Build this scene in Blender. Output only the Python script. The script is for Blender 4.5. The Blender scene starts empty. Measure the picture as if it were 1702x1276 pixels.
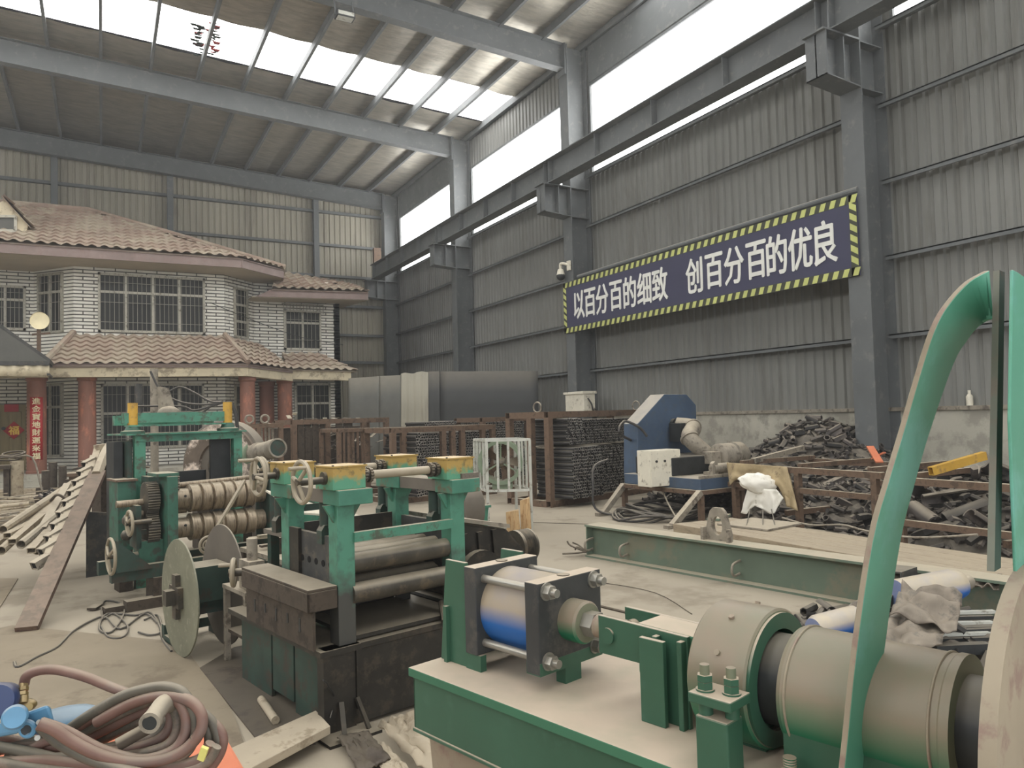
import bpy, bmesh, math, random
from mathutils import Vector, Matrix, noise as mnoise
random.seed(7)
C = bpy.context.scene.collection
S = bpy.context.scene
PI = math.pi

# ------------------------------------------------------------------ camera
FRAME_W, FRAME_H, FOCAL = 1702.0, 1276.0, 1244.6          # frame and focal length in pixels
YAW, PITCH, ROLL, EYE = 0.50121118, 0.04134648, -0.02684539, 1.6
_cy, _sy, _cp, _sp = math.cos(YAW), math.sin(YAW), math.cos(PITCH), math.sin(PITCH)
_f = Vector((_sy*_cp, _cy*_cp, _sp)); _r = Vector((_cy, -_sy, 0)); _u = _r.cross(_f)
_r2 = _r*math.cos(ROLL) + _u*math.sin(ROLL); _u2 = _u*math.cos(ROLL) - _r*math.sin(ROLL)
EYEP = Vector((0, 0, EYE))
cam_data = bpy.data.cameras.new('camera'); cam = bpy.data.objects.new('camera', cam_data); C.objects.link(cam)
cam_data.sensor_fit = 'HORIZONTAL'; cam_data.sensor_width = 36.0; cam_data.lens = 36.0*FOCAL/FRAME_W
cam_data.clip_start = 0.05; cam_data.clip_end = 300
m3 = Matrix((_r2, _u2, -_f)).transposed()
cam.matrix_world = Matrix.Translation(EYEP) @ m3.to_4x4()
S.camera = cam

# ------------------------------------------------------------------ light
S.view_settings.view_transform = 'Standard'; S.view_settings.look = 'None'
S.view_settings.gamma = 1.0; S.view_settings.use_curve_mapping = False
S.view_settings.exposure = 0.14
PANE_LIGHT = 5.5          # daylight coming through the frosted roof and wall panes
world = bpy.data.worlds.new('world'); S.world = world; world.use_nodes = True
wn = world.node_tree.nodes; wl = world.node_tree.links
wn['Background'].inputs[0].default_value = (0.93, 0.96, 1.0, 1); wn['Background'].inputs[1].default_value = 0.0
_hv = wn.new('ShaderNodeVolumeScatter'); _hv.inputs['Color'].default_value = (0.97, 0.97, 0.95, 1)      # dust haze hanging in the hall
_hv.inputs['Density'].default_value = 0.003; _hv.inputs['Anisotropy'].default_value = 0.35; wl.new(_hv.outputs[0], wn['World Output'].inputs['Volume'])
def area_light(name, loc, rot, sx, sy, power, col):
    l = bpy.data.lights.new(name, 'AREA'); l.shape = 'RECTANGLE'; l.size = sx; l.size_y = sy
    l.energy = power; l.color = col
    o = bpy.data.objects.new(name, l); C.objects.link(o); o.location = loc; o.rotation_euler = rot
    return o

area_light('front_fill', (0.5, -8.7, 3.6), (PI/2, 0, 0), 17.0, 7.0, 1000, (0.95, 0.97, 1.0))      # added fill light behind the camera, for an assumed open gate

# ------------------------------------------------------------------ points of the place seen along a sight line
def ray(px, py):
    a = (px-FRAME_W/2)/FOCAL; b = -(py-FRAME_H/2)/FOCAL
    return _r2*a + _u2*b + _f
def gz(px, py, z=0.0):
    d = ray(px, py); return EYEP + d*((z-EYE)/d.z)
def gx(px, py, x):
    d = ray(px, py); return EYEP + d*(x/d.x)
def gy(px, py, y):
    d = ray(px, py); return EYEP + d*(y/d.y)
def gd(px, py, d): return EYEP + ray(px, py)*d                # at a forward distance d
class Frame:                                                # a turned ground frame for one machine
    def __init__(s, x, y, deg):
        a = math.radians(deg); s.o = Vector((x, y, 0)); s.rz = a
        s.u = Vector((math.cos(a), math.sin(a), 0)); s.v = Vector((-math.sin(a), math.cos(a), 0)); s.w = Vector((0, 0, 1))
    def hit(s, px, py, ax, val):
        d = ray(px, py); n = (s.u, s.v, s.w)[ax]
        p = EYEP + d*((val-(EYEP-s.o).dot(n))/d.dot(n)) - s.o
        return Vector((p.dot(s.u), p.dot(s.v), p.z))
    def to(s, u, v, z): return s.o + s.u*u + s.v*v + s.w*z

# ------------------------------------------------------------------ materials
def lin(c):
    return tuple(((x/255.0)/12.92 if x/255.0 <= 0.04045 else ((x/255.0+0.055)/1.055)**2.4) for x in c)
DUST = lin((186, 174, 152))
def nd(t, typ, **k):
    n = t.nodes.new(typ)
    for a, v in k.items(): setattr(n, a, v)
    return n
def mixc(t, fac, a, b, mode='MIX'):
    n = nd(t, 'ShaderNodeMix', data_type='RGBA', blend_type=mode)
    for s_, v in ((0, fac), (6, a), (7, b)):
        if hasattr(v, 'is_output'): t.links.new(v, n.inputs[s_])
        elif isinstance(v, tuple): n.inputs[s_].default_value = (v+(1,))[:4]
        else: n.inputs[s_].default_value = v
    return n.outputs[2]
def mrange(t, v, a, b, c=0.0, d=1.0):
    n = nd(t, 'ShaderNodeMapRange'); t.links.new(v, n.inputs[0])
    for i, x in enumerate((a, b, c, d)): n.inputs[i+1].default_value = x
    return n.outputs[0]
def mul(t, a, b, op='MULTIPLY'):
    n = nd(t, 'ShaderNodeMath', operation=op)
    for i, v in enumerate((a, b)):
        if hasattr(v, 'is_output'): t.links.new(v, n.inputs[i])
        else: n.inputs[i].default_value = v
    return n.outputs[0]
def nz(t, co, scale, detail=4, rough=0.6):
    n = nd(t, 'ShaderNodeTexNoise'); n.inputs['Scale'].default_value = scale
    n.inputs['Detail'].default_value = detail; n.inputs['Roughness'].default_value = rough
    t.links.new(co, n.inputs['Vector']); return n.outputs[0]
def stretch(t, co, s):
    n = nd(t, 'ShaderNodeMapping'); n.inputs['Scale'].default_value = s; t.links.new(co, n.inputs['Vector']); return n.outputs[0]
MATS = {}
def mat(name, col, rough=0.6, metal=0.0, var=0.25, scale=4.0, dust=0.0, spots=None, spot_amt=0.5, spot_scale=9.0,
        bump=0.0, bscale=40.0, st=(1, 1, 1), spec=0.4, dcol=None, dlo=0.35, dhi=0.9):
    m = bpy.data.materials.new(name); m.use_nodes = True; t = m.node_tree
    b = t.nodes['Principled BSDF']; col = lin(col)
    tc = nd(t, 'ShaderNodeTexCoord').outputs['Object']
    co = stretch(t, tc, st) if st != (1, 1, 1) else tc
    n1 = nz(t, co, scale)
    lo = tuple(x*(1-var) for x in col); hi = tuple(min(1, x*(1+var)) for x in col)
    c = mixc(t, mrange(t, n1, 0.3, 0.7), lo, hi)
    if spots:
        n2 = nz(t, co, spot_scale, 6, 0.7); c = mixc(t, mrange(t, n2, 0.62-0.24*spot_amt, 0.72-0.24*spot_amt), c, lin(spots))
    if dust > 0:
        g = nd(t, 'ShaderNodeNewGeometry'); sx = nd(t, 'ShaderNodeSeparateXYZ'); t.links.new(g.outputs['Normal'], sx.inputs[0])
        up = mrange(t, sx.outputs[2], dlo, dhi)
        n3 = mrange(t, nz(t, tc, 7.0), 0.25, 0.6, 0.8, 1.0)
        c = mixc(t, mul(t, mul(t, up, n3), dust), c, dcol and lin(dcol) or DUST)
    t.links.new(c, b.inputs['Base Color'])
    b.inputs['Roughness'].default_value = rough; b.inputs['Metallic'].default_value = metal
    b.inputs['Specular IOR Level'].default_value = spec
    if bump > 0:
        bp = nd(t, 'ShaderNodeBump'); bp.inputs['Strength'].default_value = bump; bp.inputs['Distance'].default_value = 0.01
        t.links.new(nz(t, co, bscale, 5), bp.inputs['Height']); t.links.new(bp.outputs[0], b.inputs['Normal'])
    MATS[name] = m; return m
def glow(name, col, strength):
    m = bpy.data.materials.new(name); m.use_nodes = True; t = m.node_tree; b = t.nodes['Principled BSDF']
    b.inputs['Base Color'].default_value = col+(1,); b.inputs['Emission Color'].default_value = col+(1,)
    b.inputs['Emission Strength'].default_value = strength; b.inputs['Roughness'].default_value = 0.8
    MATS[name] = m; return m

# ------------------------------------------------------------------ mesh building
def basis(d, up=None):
    d = d.normalized()
    up = Vector(up) if up is not None else Vector((0, 0, 1))
    if abs(d.dot(up.normalized())) > 0.98: up = Vector((1, 0, 0)) if abs(d.x) < 0.9 else Vector((0, 1, 0))
    x = up.cross(d).normalized(); y = d.cross(x); return x, y, d
class MB:
    def __init__(s): s.v = []; s.f = []
    def add(s, vs, fs):
        k = len(s.v); s.v += [Vector(p) for p in vs]; s.f += [tuple(i+k for i in f) for f in fs]; return s
    def hexa(s, p):
        return s.add(p, [(0, 3, 2, 1), (4, 5, 6, 7), (0, 1, 5, 4), (1, 2, 6, 5), (2, 3, 7, 6), (3, 0, 4, 7)])
    def box(s, x0, x1, y0, y1, z0, z1):
        return s.hexa([(x0, y0, z0), (x1, y0, z0), (x1, y1, z0), (x0, y1, z0), (x0, y0, z1), (x1, y0, z1), (x1, y1, z1), (x0, y1, z1)])
    def bar(s, p, q, w, h, up=None):
        p, q = Vector(p), Vector(q); x, y, d = basis(q-p, up); x, y = x*w/2, y*h/2
        return s.hexa([p-x-y, p+x-y, p+x+y, p-x+y, q-x-y, q+x-y, q+x+y, q-x+y])
    def hollow(s, p, q, w, h, t, up=None):                  # open ended box tube
        p, q = Vector(p), Vector(q); x, y, d = basis(q-p, up); vs = []
        for e in (p, q):
            for k in (0, t):
                X, Y = x*(w/2-k), y*(h/2-k); vs += [e-X-Y, e+X-Y, e+X+Y, e-X+Y]
        fs = []
        for i in range(4):
            j = (i+1) % 4
            fs += [(i, j, 8+j, 8+i), (4+j, 4+i, 12+i, 12+j), (j, i, 4+i, 4+j), (8+i, 8+j, 12+j, 12+i)]
        return s.add(vs, fs)
    def tube(s, p, q, r, n=14, r2=None, caps=True):
        p, q = Vector(p), Vector(q); x, y, d = basis(q-p); r2 = r if r2 is None else r2; vs = []
        for e, rr in ((p, r), (q, r2)):
            vs += [e + x*rr*math.cos(2*PI*i/n) + y*rr*math.sin(2*PI*i/n) for i in range(n)]
        fs = [(i, (i+1) % n, n+(i+1) % n, n+i) for i in range(n)]
        if caps: fs += [tuple(range(n-1, -1, -1)), tuple(range(n, 2*n))]
        return s.add(vs, fs)
    def pipe(s, p, q, r, ri, n=14):                          # hollow round tube
        return s.lathe(p, q, [(0, ri), (0, r), (1, r), (1, ri)], n, closed=True)
    def lathe(s, p, q, prof, n=20, closed=False, a0=0.0, a1=2*PI):   # prof: (fraction along pq, radius)
        p, q = Vector(p), Vector(q); x, y, d = basis(q-p); L = (q-p).length; vs = []; fs = []
        full = abs(a1-a0-2*PI) < 1e-6; nn = n if full else n+1
        for t_, rr in prof:
            vs += [p + d*L*t_ + x*rr*math.cos(a0+(a1-a0)*i/n) + y*rr*math.sin(a0+(a1-a0)*i/n) for i in range(nn)]
        m_ = len(prof)
        for k in range(m_ if closed else m_-1):
            a, b = k*nn, ((k+1) % m_)*nn
            for i in range(n): j = (i+1) % nn; fs.append((a+i, a+j, b+j, b+i))
        if not closed and full:
            if prof[0][1] > 1e-5: fs.append(tuple(range(nn-1, -1, -1)))
            if prof[-1][1] > 1e-5: fs.append(tuple(range((m_-1)*nn, m_*nn)))
        return s.add(vs, fs)
    def path(s, pts, r, n=8, smooth=4, closed=False, r2=None):
        P = [Vector(p) for p in pts]
        if smooth > 1 and len(P) > 2:
            Q = []; N = len(P)
            for i in range(N if closed else N-1):
                g = (lambda k: P[k % N]) if closed else (lambda k: P[max(0, min(N-1, k))])
                p0, p1, p2, p3 = g(i-1), g(i), g(i+1), g(i+2)
                for k in range(smooth):
                    t_ = k/smooth
                    Q.append(0.5*((2*p1)+(p2-p0)*t_+(2*p0-5*p1+4*p2-p3)*t_*t_+(3*p1-p0-3*p2+p3)*t_**3))
            if not closed: Q.append(P[-1])
            P = Q
        N = len(P); vs = []; fs = []; px_ = None
        for i in range(N):
            d = (P[(i+1) % N]-P[i-1]) if closed else (P[min(i+1, N-1)]-P[max(i-1, 0)])
            if d.length < 1e-9: d = Vector((0, 0, 1))
            d.normalize()
            if px_ is None: px_, _, _ = basis(d)
            x = (px_ - d*px_.dot(d))
            if x.length < 1e-6: x, _, _ = basis(d)
            x.normalize(); y = d.cross(x); px_ = x
            rr = r if r2 is None else r+(r2-r)*i/(N-1)
            vs += [P[i] + x*rr*math.cos(2*PI*k/n) + y*rr*math.sin(2*PI*k/n) for k in range(n)]
        for i in range(N if closed else N-1):
            a, b = i*n, ((i+1) % N)*n
            for k in range(n): j = (k+1) % n; fs.append((a+k, a+j, b+j, b+k))
        if not closed: fs += [tuple(range(n-1, -1, -1)), tuple(range((N-1)*n, N*n))]
        return s.add(vs, fs)
    def prism(s, poly, off):                                # polygon of 3-D points pushed along off
        off = Vector(off); P = [Vector(p) for p in poly]; n = len(P)
        fs = [tuple(range(n-1, -1, -1)), tuple(range(n, 2*n))] + [(i, (i+1) % n, n+(i+1) % n, n+i) for i in range(n)]
        return s.add(P+[p+off for p in P], fs)
    def torus(s, c, axis, R, r, n=28, k=8, a0=0.0, a1=2*PI):
        c = Vector(c); x, y, d = basis(Vector(axis)); full = abs(a1-a0-2*PI) < 1e-6
        pts = [c + x*R*math.cos(a0+(a1-a0)*i/n) + y*R*math.sin(a0+(a1-a0)*i/n) for i in range(n if full else n+1)]
        return s.path(pts, r, k, 1, closed=full)
    def ball(s, c, r, n=12, sx=1, sy=1, sz=1):
        c = Vector(c); vs = [c+Vector((0, 0, r*sz))]; fs = []; m_ = n//2
        for j in range(1, m_):
            a = PI*j/m_
            vs += [c+Vector((r*sx*math.sin(a)*math.cos(2*PI*i/n), r*sy*math.sin(a)*math.sin(2*PI*i/n), r*sz*math.cos(a))) for i in range(n)]
        vs.append(c-Vector((0, 0, r*sz))); L = len(vs)-1
        for i in range(n): fs += [(0, 1+i, 1+(i+1) % n), (L, L-n+(i+1) % n, L-n+i)]
        for j in range(m_-2):
            for i in range(n):
                a, b = 1+j*n, 1+(j+1)*n; fs.append((a+i, b+i, b+(i+1) % n, a+(i+1) % n))
        return s.add(vs, fs)
    def grid(s, fn, nu, nv, thick=None):
        vs = [Vector(fn(i/nu, j/nv)) for j in range(nv+1) for i in range(nu+1)]
        fs = [(j*(nu+1)+i, j*(nu+1)+i+1, (j+1)*(nu+1)+i+1, (j+1)*(nu+1)+i) for j in range(nv) for i in range(nu)]
        return s.add(vs, fs)
    def hexnut(s, p, q, r): return s.tube(p, q, r, 6)
    def build(s, name, m, parent=None, frame=None, solid=0.0, bevel=0.0, smooth=35, recenter=True):
        vs = s.v
        if frame is not None: vs = [frame.to(*p) for p in vs]
        loc = Vector((0, 0, 0))
        if parent is None and recenter:
            xs = [p.x for p in vs]; ys = [p.y for p in vs]; zs = [p.z for p in vs]
            loc = Vector(((min(xs)+max(xs))/2, (min(ys)+max(ys))/2, min(zs)))
            vs = [p-loc for p in vs]
        elif parent is not None and frame is None and parent.get('_world'):
            vs = [p-parent.location for p in vs]
        me = bpy.data.meshes.new(name); me.from_pydata([tuple(p) for p in vs], [], s.f); me.update()
        bm = bmesh.new(); bm.from_mesh(me); bmesh.ops.recalc_face_normals(bm, faces=bm.faces[:]); bm.to_mesh(me); bm.free()
        if m is not None: me.materials.append(m)
        if smooth:
            me.shade_smooth(); me.set_sharp_from_angle(angle=math.radians(smooth))
        o = bpy.data.objects.new(name, me); C.objects.link(o); o.location = loc
        if parent is not None: o.parent = parent
        if solid:
            md = o.modifiers.new('solid', 'SOLIDIFY'); md.thickness = solid; md.offset = 0
        if bevel:
            md = o.modifiers.new('bevel', 'BEVEL'); md.width = bevel; md.segments = 2; md.limit_method = 'ANGLE'
        return o
def tag(o, label=None, cat=None, group=None, kind=None):
    if label: o['label'] = label
    if cat: o['category'] = cat
    if group: o['group'] = group
    if kind: o['kind'] = kind
    return o
def thing(name, label, cat, loc=(0, 0, 0), rz=0.0, group=None, world=False):
    o = bpy.data.objects.new(name, None); C.objects.link(o); o.location = loc; o.rotation_euler = (0, 0, rz)
    o.empty_display_size = 0.2
    if world: o['_world'] = 1
    return tag(o, label, cat, group)
def fthing(name, label, cat, fr, group=None): return thing(name, label, cat, fr.o, fr.rz, group)
def struct(o): o['kind'] = 'structure'; return o
KIDS = {}
def copy_tree(o, parent=None):
    c = o.copy(); C.objects.link(c)
    if parent is not None: c.parent = parent
    for ch in o.children: copy_tree(ch, c)
    return c
def text_mesh(body, size, bold=0.0, align='CENTER', depth=0.0):
    cu = bpy.data.curves.new('text', 'FONT'); cu.body = body; cu.size = size; cu.align_x = align; cu.offset = bold; cu.extrude = depth
    cu.resolution_u = 2
    o = bpy.data.objects.new('text', cu); C.objects.link(o)
    dg = bpy.context.evaluated_depsgraph_get(); me = bpy.data.meshes.new_from_object(o.evaluated_get(dg))
    bpy.data.objects.remove(o); bpy.data.curves.remove(cu); return me
def put_text(name, body, size, m, X, Y, origin, parent=None, bold=0.0, depth=0.002, sx=1.0, sy=1.0, center=True):
    """lettering as a mesh: X and Y are the world directions of its baseline and height"""
    me = text_mesh(body, size, 0.0, depth=depth)
    if bold:
        bm = bmesh.new(); bm.from_mesh(me); src = bm.verts[:]+bm.edges[:]+bm.faces[:]
        for ax_, ay_, az_ in ((bold, 0, .001), (-bold, 0, .002), (0, bold*0.6, .003), (0, -bold*0.6, .004)):
            r_ = bmesh.ops.duplicate(bm, geom=src); bmesh.ops.translate(bm, vec=(ax_, ay_, az_), verts=[e for e in r_['geom'] if isinstance(e, bmesh.types.BMVert)])
        bm.to_mesh(me); bm.free()
    X, Y = Vector(X).normalized(), Vector(Y).normalized(); N = X.cross(Y)
    xs = [v.co.x for v in me.vertices]; ys = [v.co.y for v in me.vertices]
    cx, cy = (min(xs)+max(xs))/2, (min(ys)+max(ys))/2
    base = Vector(origin)
    for v in me.vertices:
        v.co = base + X*((v.co.x-cx)*sx) + Y*((v.co.y-cy)*sy) + N*v.co.z
        if parent is not None and parent.get('_world'): v.co -= parent.location
    me.materials.clear(); me.materials.append(m)
    o = bpy.data.objects.new(name, me); C.objects.link(o)
    if parent is not None: o.parent = parent
    return o
# ------------------------------------------------------------------ common materials
mat('concrete_floor', (160, 150, 132), 0.85, var=0.13, scale=0.45, spots=(138, 128, 111), spot_amt=0.4, spot_scale=0.8, bump=0.15, bscale=30)
mat('concrete_wall', (170, 166, 152), 0.9, var=0.15, scale=1.2, spots=(146, 142, 130), spot_amt=0.55, spot_scale=2.2, bump=0.3, bscale=18)
mat('sheet', (122, 122, 117), 0.55, var=0.12, scale=1.1, st=(1, 1, 0.12), spots=(111, 110, 104), spot_amt=0.4, spot_scale=2.5)
mat('sheet_back', (152, 147, 131), 0.55, var=0.12, scale=1.1, st=(1, 1, 0.12), spots=(134, 128, 114), spot_amt=0.35, spot_scale=2.5)
mat('frame_steel', (96, 99, 99), 0.6, var=0.12, scale=1.5, spots=(112, 113, 110), spot_amt=0.3, spot_scale=5, dust=0.5)
mat('foil', (166, 160, 146), 0.38, metal=0.55, var=0.22, scale=2.2, st=(1.0, 3.0, 1), bump=0.9, bscale=5.0)
glow('pane_light', (1.0, 1.0, 1.0), PANE_LIGHT)
mat('rust', (108, 88, 72), 0.8, var=0.25, scale=9, dust=0.9, spots=(82, 68, 56), spot_amt=0.5, dlo=0.2)
mat('rust_dark', (74, 65, 55), 0.8, var=0.3, scale=9, dust=0.6, spots=(54, 46, 39), spot_amt=0.5)
mat('dusty_steel', (140, 132, 118), 0.65, var=0.25, scale=8, dust=0.8, spots=(96, 88, 78), spot_amt=0.4, metal=0.1)
mat('dark_steel', (66, 66, 64), 0.6, var=0.3, scale=6, dust=0.45, spots=(88, 82, 74), spot_amt=0.4)
mat('black_steel', (42, 44, 44), 0.5, var=0.3, scale=7, dust=0.3)
mat('fence_dark', (56, 57, 56), 0.6, var=0.12, scale=2, dust=0.3)
mat('grey_sheet', (88, 88, 82), 0.6, var=0.12, scale=3, dust=0.4)
mat('wood', (186, 156, 114), 0.7, var=0.2, scale=3, st=(8, 8, 0.8), spots=(150, 110, 66), spot_amt=0.4, dust=0.3)
mat('white_paint', (214, 208, 190), 0.6, var=0.08, scale=4, spots=(150, 142, 124), spot_amt=0.25, dust=0.35)
mat('rubber', (60, 58, 56), 0.6, var=0.3, scale=6, dust=0.5)
# ------------------------------------------------------------------ the hall
XW, YB = 11.0, 30.2
COLY = [7.55, 15.75, 22.75, 29.8]
RAFT = lambda x: 11.5-0.05*x
SHEET = lambda x: 11.72-0.05*x
m = MB(); m.grid(lambda u, v: (-14+25*u, -9+39.2*v, 0), 1, 1); fl = struct(m.build('floor', MATS['concrete_floor'], recenter=False))
def corrugated(along, lo, hi, z0, z1, pitch, at, out, gw=0.05, gd=0.035, ztop=None):
    """profiled sheet running along 'along' (0 = x, 1 = y): flats facing the hall, narrow grooves pushed out"""
    pts = []; t = lo
    while t < hi-1e-6:
        e = min(t+pitch, hi)
        pts += [(t, 0), (max(t, e-gw*2), 0), (max(t, e-gw*1.5), gd), (max(t, e-gw*0.5), gd)]
        t = e
    pts.append((hi, 0)); m = MB(); vs = []
    for (a, d) in pts:
        p = [0, 0, 0]; p[along] = a; p[1-along] = at+out*d
        zt = ztop(a) if ztop else z1
        vs += [(p[0], p[1], z0), (p[0], p[1], zt)]
    m.add(vs, [(2*i, 2*i+2, 2*i+3, 2*i+1) for i in range(len(pts)-1)]); return m
m = corrugated(1, -9.0, YB, 1.55, 7.62, 0.2, XW, 1); m.add(*(lambda q: (q.v, q.f))(corrugated(1, -9.0, YB, 9.98, 11.2, 0.2, XW, 1)))
wr = struct(m.build('wall_right', MATS['sheet'], smooth=0, recenter=False))
m = corrugated(0, -14.0, XW, 0, 12, 0.22, YB, 1, ztop=lambda x: SHEET(x)); struct(m.build('wall_back', MATS['sheet_back'], smooth=0, recenter=False))
m = MB().box(XW-0.06, XW+0.2, -9, YB, 0, 1.5); struct(m.build('wall_right_plinth', MATS['concrete_wall'], recenter=False))
m = MB().box(XW-0.1, XW+0.2, -9, YB, 1.5, 1.56); struct(m.build('trim_1', MATS['dusty_steel'], recenter=False))
# ceiling of foil-faced insulation, sagging a little between the purlins
PX = [9.75-1.22*k for k in range(19)]
SKY = [(19.25, 21.45), (11.0, 13.2), (3.2, 5.4), (-3.6, -1.4)]
def roof_strip(m, y0, y1):
    n = 64; ny = max(2, int((y1-y0)*4))
    def fn(u, v):
        x = -14+25*u; ph = ((x-9.75)/1.22) % 1.0; y = y0+(y1-y0)*v
        sag = 0.05*math.sin(PI*ph)*(0.7+0.6*mnoise.noise(Vector((x*0.7, y*0.9, 3))))
        rip = 0.022*mnoise.noise(Vector((x*0.8, y*5.0, 1)))
        return (x, y, SHEET(x)-0.01-sag+rip)
    m.grid(fn, n*2, ny)
m = MB(); ys = sorted(SKY); edges = [-9.0]+[e for p in ys for e in p]+[YB]
for i in range(0, len(edges), 2): roof_strip(m, edges[i], edges[i+1])
struct(m.build('ceiling', MATS['foil'], recenter=False, smooth=60))
wi = 0
def window_pane(poly, off, frame_bars=None):
    global wi; wi += 1
    o = struct(MB().prism(poly, off).build('window_%d' % wi, MATS['pane_light'], recenter=False, smooth=0))
    if frame_bars:
        f = MB()
        for a, b in frame_bars: f.bar(a, b, 0.05, 0.06)
        f.build('window_frame', MATS['frame_steel'], o, smooth=0)
    return o
for (a, b) in SKY:
    xa, xb = -14.0, 10.9
    window_pane([(xa, a, SHEET(xa)+0.03), (xb, a, SHEET(xb)+0.03), (xb, b, SHEET(xb)+0.03), (xa, b, SHEET(xa)+0.03)], (0, 0, 0.01))
bays = [(-9.0, 7.2), (7.95, 15.45), (16.05, 22.45), (23.05, 29.4)]
for (a, b) in bays:
    window_pane([(XW+0.02, a, 7.66), (XW+0.02, b, 7.66), (XW+0.02, b, 9.98), (XW+0.02, a, 9.98)], (0.01, 0, 0),
                [((XW-0.03, a, 7.68), (XW-0.03, b, 7.68)), ((XW-0.03, a, 9.96), (XW-0.03, b, 9.96)), ((XW-0.03, a, 7.66), (XW-0.03, a, 9.98)), ((XW-0.03, b, 7.66), (XW-0.03, b, 9.98))])
tn = 1
def trim(m, material='frame_steel', smooth=0):
    global tn; tn += 1
    return struct(m.build('trim_%d' % tn, MATS[material], recenter=False, smooth=smooth))
for (a, b) in bays:                                          # blank strips beside the columns between the clerestory panes
    trim(MB().box(XW, XW+0.03, b, b+0.7, 7.62, 9.98), 'sheet')
for x in PX:                                                 # roof purlins
    z = SHEET(x)-0.03
    trim(MB().box(x-0.03, x+0.03, -9, YB, z-0.2, z).box(x-0.03, x+0.045, -9, YB, z-0.205, z-0.19))
for (a, b) in [(-4, 7.4), (7.7, 15.6), (15.9, 22.6), (22.9, 29.7)]:    # wall girts, one length per bay
    for z in (2.70, 3.94, 5.14, 6.36, 7.62):
        trim(MB().box(XW-0.2, XW-0.02, a, b, z-0.02, z).box(XW-0.2, XW-0.17, a, b, z-0.07, z))
for z in (10.12, 8.77, 7.5, 6.3, 5.1, 3.98):
    trim(MB().box(-12, XW-0.4, YB-0.18, YB-0.02, z-0.1, z))
for x in (-5.1, -1.43, 2.23, 7.6):
    trim(MB().box(x-0.1, x+0.1, YB-0.3, YB-0.02, 0, RAFT(x)-0.6))
trim(MB().box(10.9, 11.0, -4, YB, 10.95, 11.2).bar((10.95, -4, 11.0), (10.95, YB, 11.0), 0.2, 0.1))
def h_section(m, y, z0, z1, x0=10.35, x1=10.95, w=0.38, t=0.025):
    m.box(x0, x0+t, y-w/2, y+w/2, z0, z1).box(x1-t, x1, y-w/2, y+w/2, z0, z1).box(x0+t, x1-t, y-t/2, y+t/2, z0, z1)
where = {7.55: 'right of the blue banner', 15.75: 'behind the left end of the blue banner', 22.75: 'behind the dark sheet fence', 29.8: 'in the corner by the back wall'}
for y in COLY:
    c = thing('steel_column', 'tall grey steel H column on the right wall, ' + where[y], 'column', (10.65, y, 0), world=True)
    m = MB(); h_section(m, y, 0, RAFT(10.6)); m.build('shaft', MATS['frame_steel'], c, smooth=0)
    m = MB(); x0 = 9.58                                       # crane bracket: tapering box of plates
    m.prism([(10.35, y-0.012, 6.56), (x0, y-0.012, 6.62), (x0, y-0.012, 7.28), (10.35, y-0.012, 7.28)], (0, 0.025, 0))
    m.box(x0-0.06, 10.35, y-0.2, y+0.2, 7.28, 7.31)
    m.prism([(10.35, y-0.19, 6.54), (x0, y-0.19, 6.60), (x0, y-0.19, 6.62), (10.35, y-0.19, 6.56)], (0, 0.38, 0))
    m.box(x0, x0+0.02, y-0.19, y+0.19, 6.60, 7.28).box(10.0, 10.02, y-0.17, y+0.17, 6.59, 7.28)
    m.build('crane_bracket', MATS['frame_steel'], c, smooth=0)
    for z in (6.55, 7.29): MB().box(10.376, 10.924, y-0.17, y+0.17, z-0.01, z+0.01).build('stiffener', MATS['frame_steel'], c, smooth=0)
for (a, b, w) in [(-4.0, 7.55, 'nearest length, over the right end of the banner'), (7.55, 15.75, 'length running above the blue banner'),
                  (15.75, 22.75, 'length above the wall camera and its column'), (22.75, 29.6, 'farthest length, ending at the back wall corner')]:
    g = thing('crane_girder', 'grey crane rail girder, ' + w, 'beam', (9.9, (a+b)/2, 7.33), group='crane girders along the right wall', world=True)
    x = 9.9; m = MB().box(x-0.17, x+0.17, a+0.01, b-0.01, 7.33, 7.355).box(x-0.2, x+0.2, a+0.01, b-0.01, 7.90, 7.925).box(x-0.01, x+0.01, a+0.01, b-0.01, 7.355, 7.90)
    m.build('beam', MATS['frame_steel'], g, smooth=0)
    n = int((b-a)/1.7)
    for k in range(n+1):
        yy = a+0.12+(b-a-0.24)*k/n; MB().box(x-0.15, x-0.012, yy-0.008, yy+0.008, 7.357, 7.898).build('stiffener', MATS['frame_steel'], g, smooth=0)
    MB().box(x-0.04, x+0.04, a+0.01, b-0.01, 7.925, 7.96).build('rail', MATS['dusty_steel'], g, smooth=0)
raftname = {7.55: None, 15.75: 'nearest the camera, at the column behind the banner', 22.75: 'in the middle, beyond the bright roof lights', 29.8: 'against the back wall above the house'}
for y in COLY:
    if not raftname[y]: continue
    g = thing('roof_beam', 'long sloping grey steel roof beam ' + raftname[y], 'beam', (0, y, RAFT(0)), group='main roof beams', world=True)
    h = 0.62
    def slab(zo, dz, y0, y1, xa=-14.0, xb=10.35): return [(xa, y0, RAFT(xa)+zo), (xb, y0, RAFT(xb)+zo), (xb, y0, RAFT(xb)+zo+dz), (xa, y0, RAFT(xa)+zo+dz)], (0, y1-y0, 0)
    MB().prism(*slab(-h, h, y-0.006, y+0.006)).build('web', MATS['frame_steel'], g, smooth=0)
    MB().prism(*slab(-h-0.015, 0.015, y-0.13, y+0.13)).prism(*slab(0, 0.015, y-0.13, y+0.13)).build('flange', MATS['frame_steel'], g, smooth=0)
    MB().box(10.3, 10.345, y-0.17, y+0.17, RAFT(10)-0.8, RAFT(10)).build('end_plate', MATS['frame_steel'], g, smooth=0)


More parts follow.
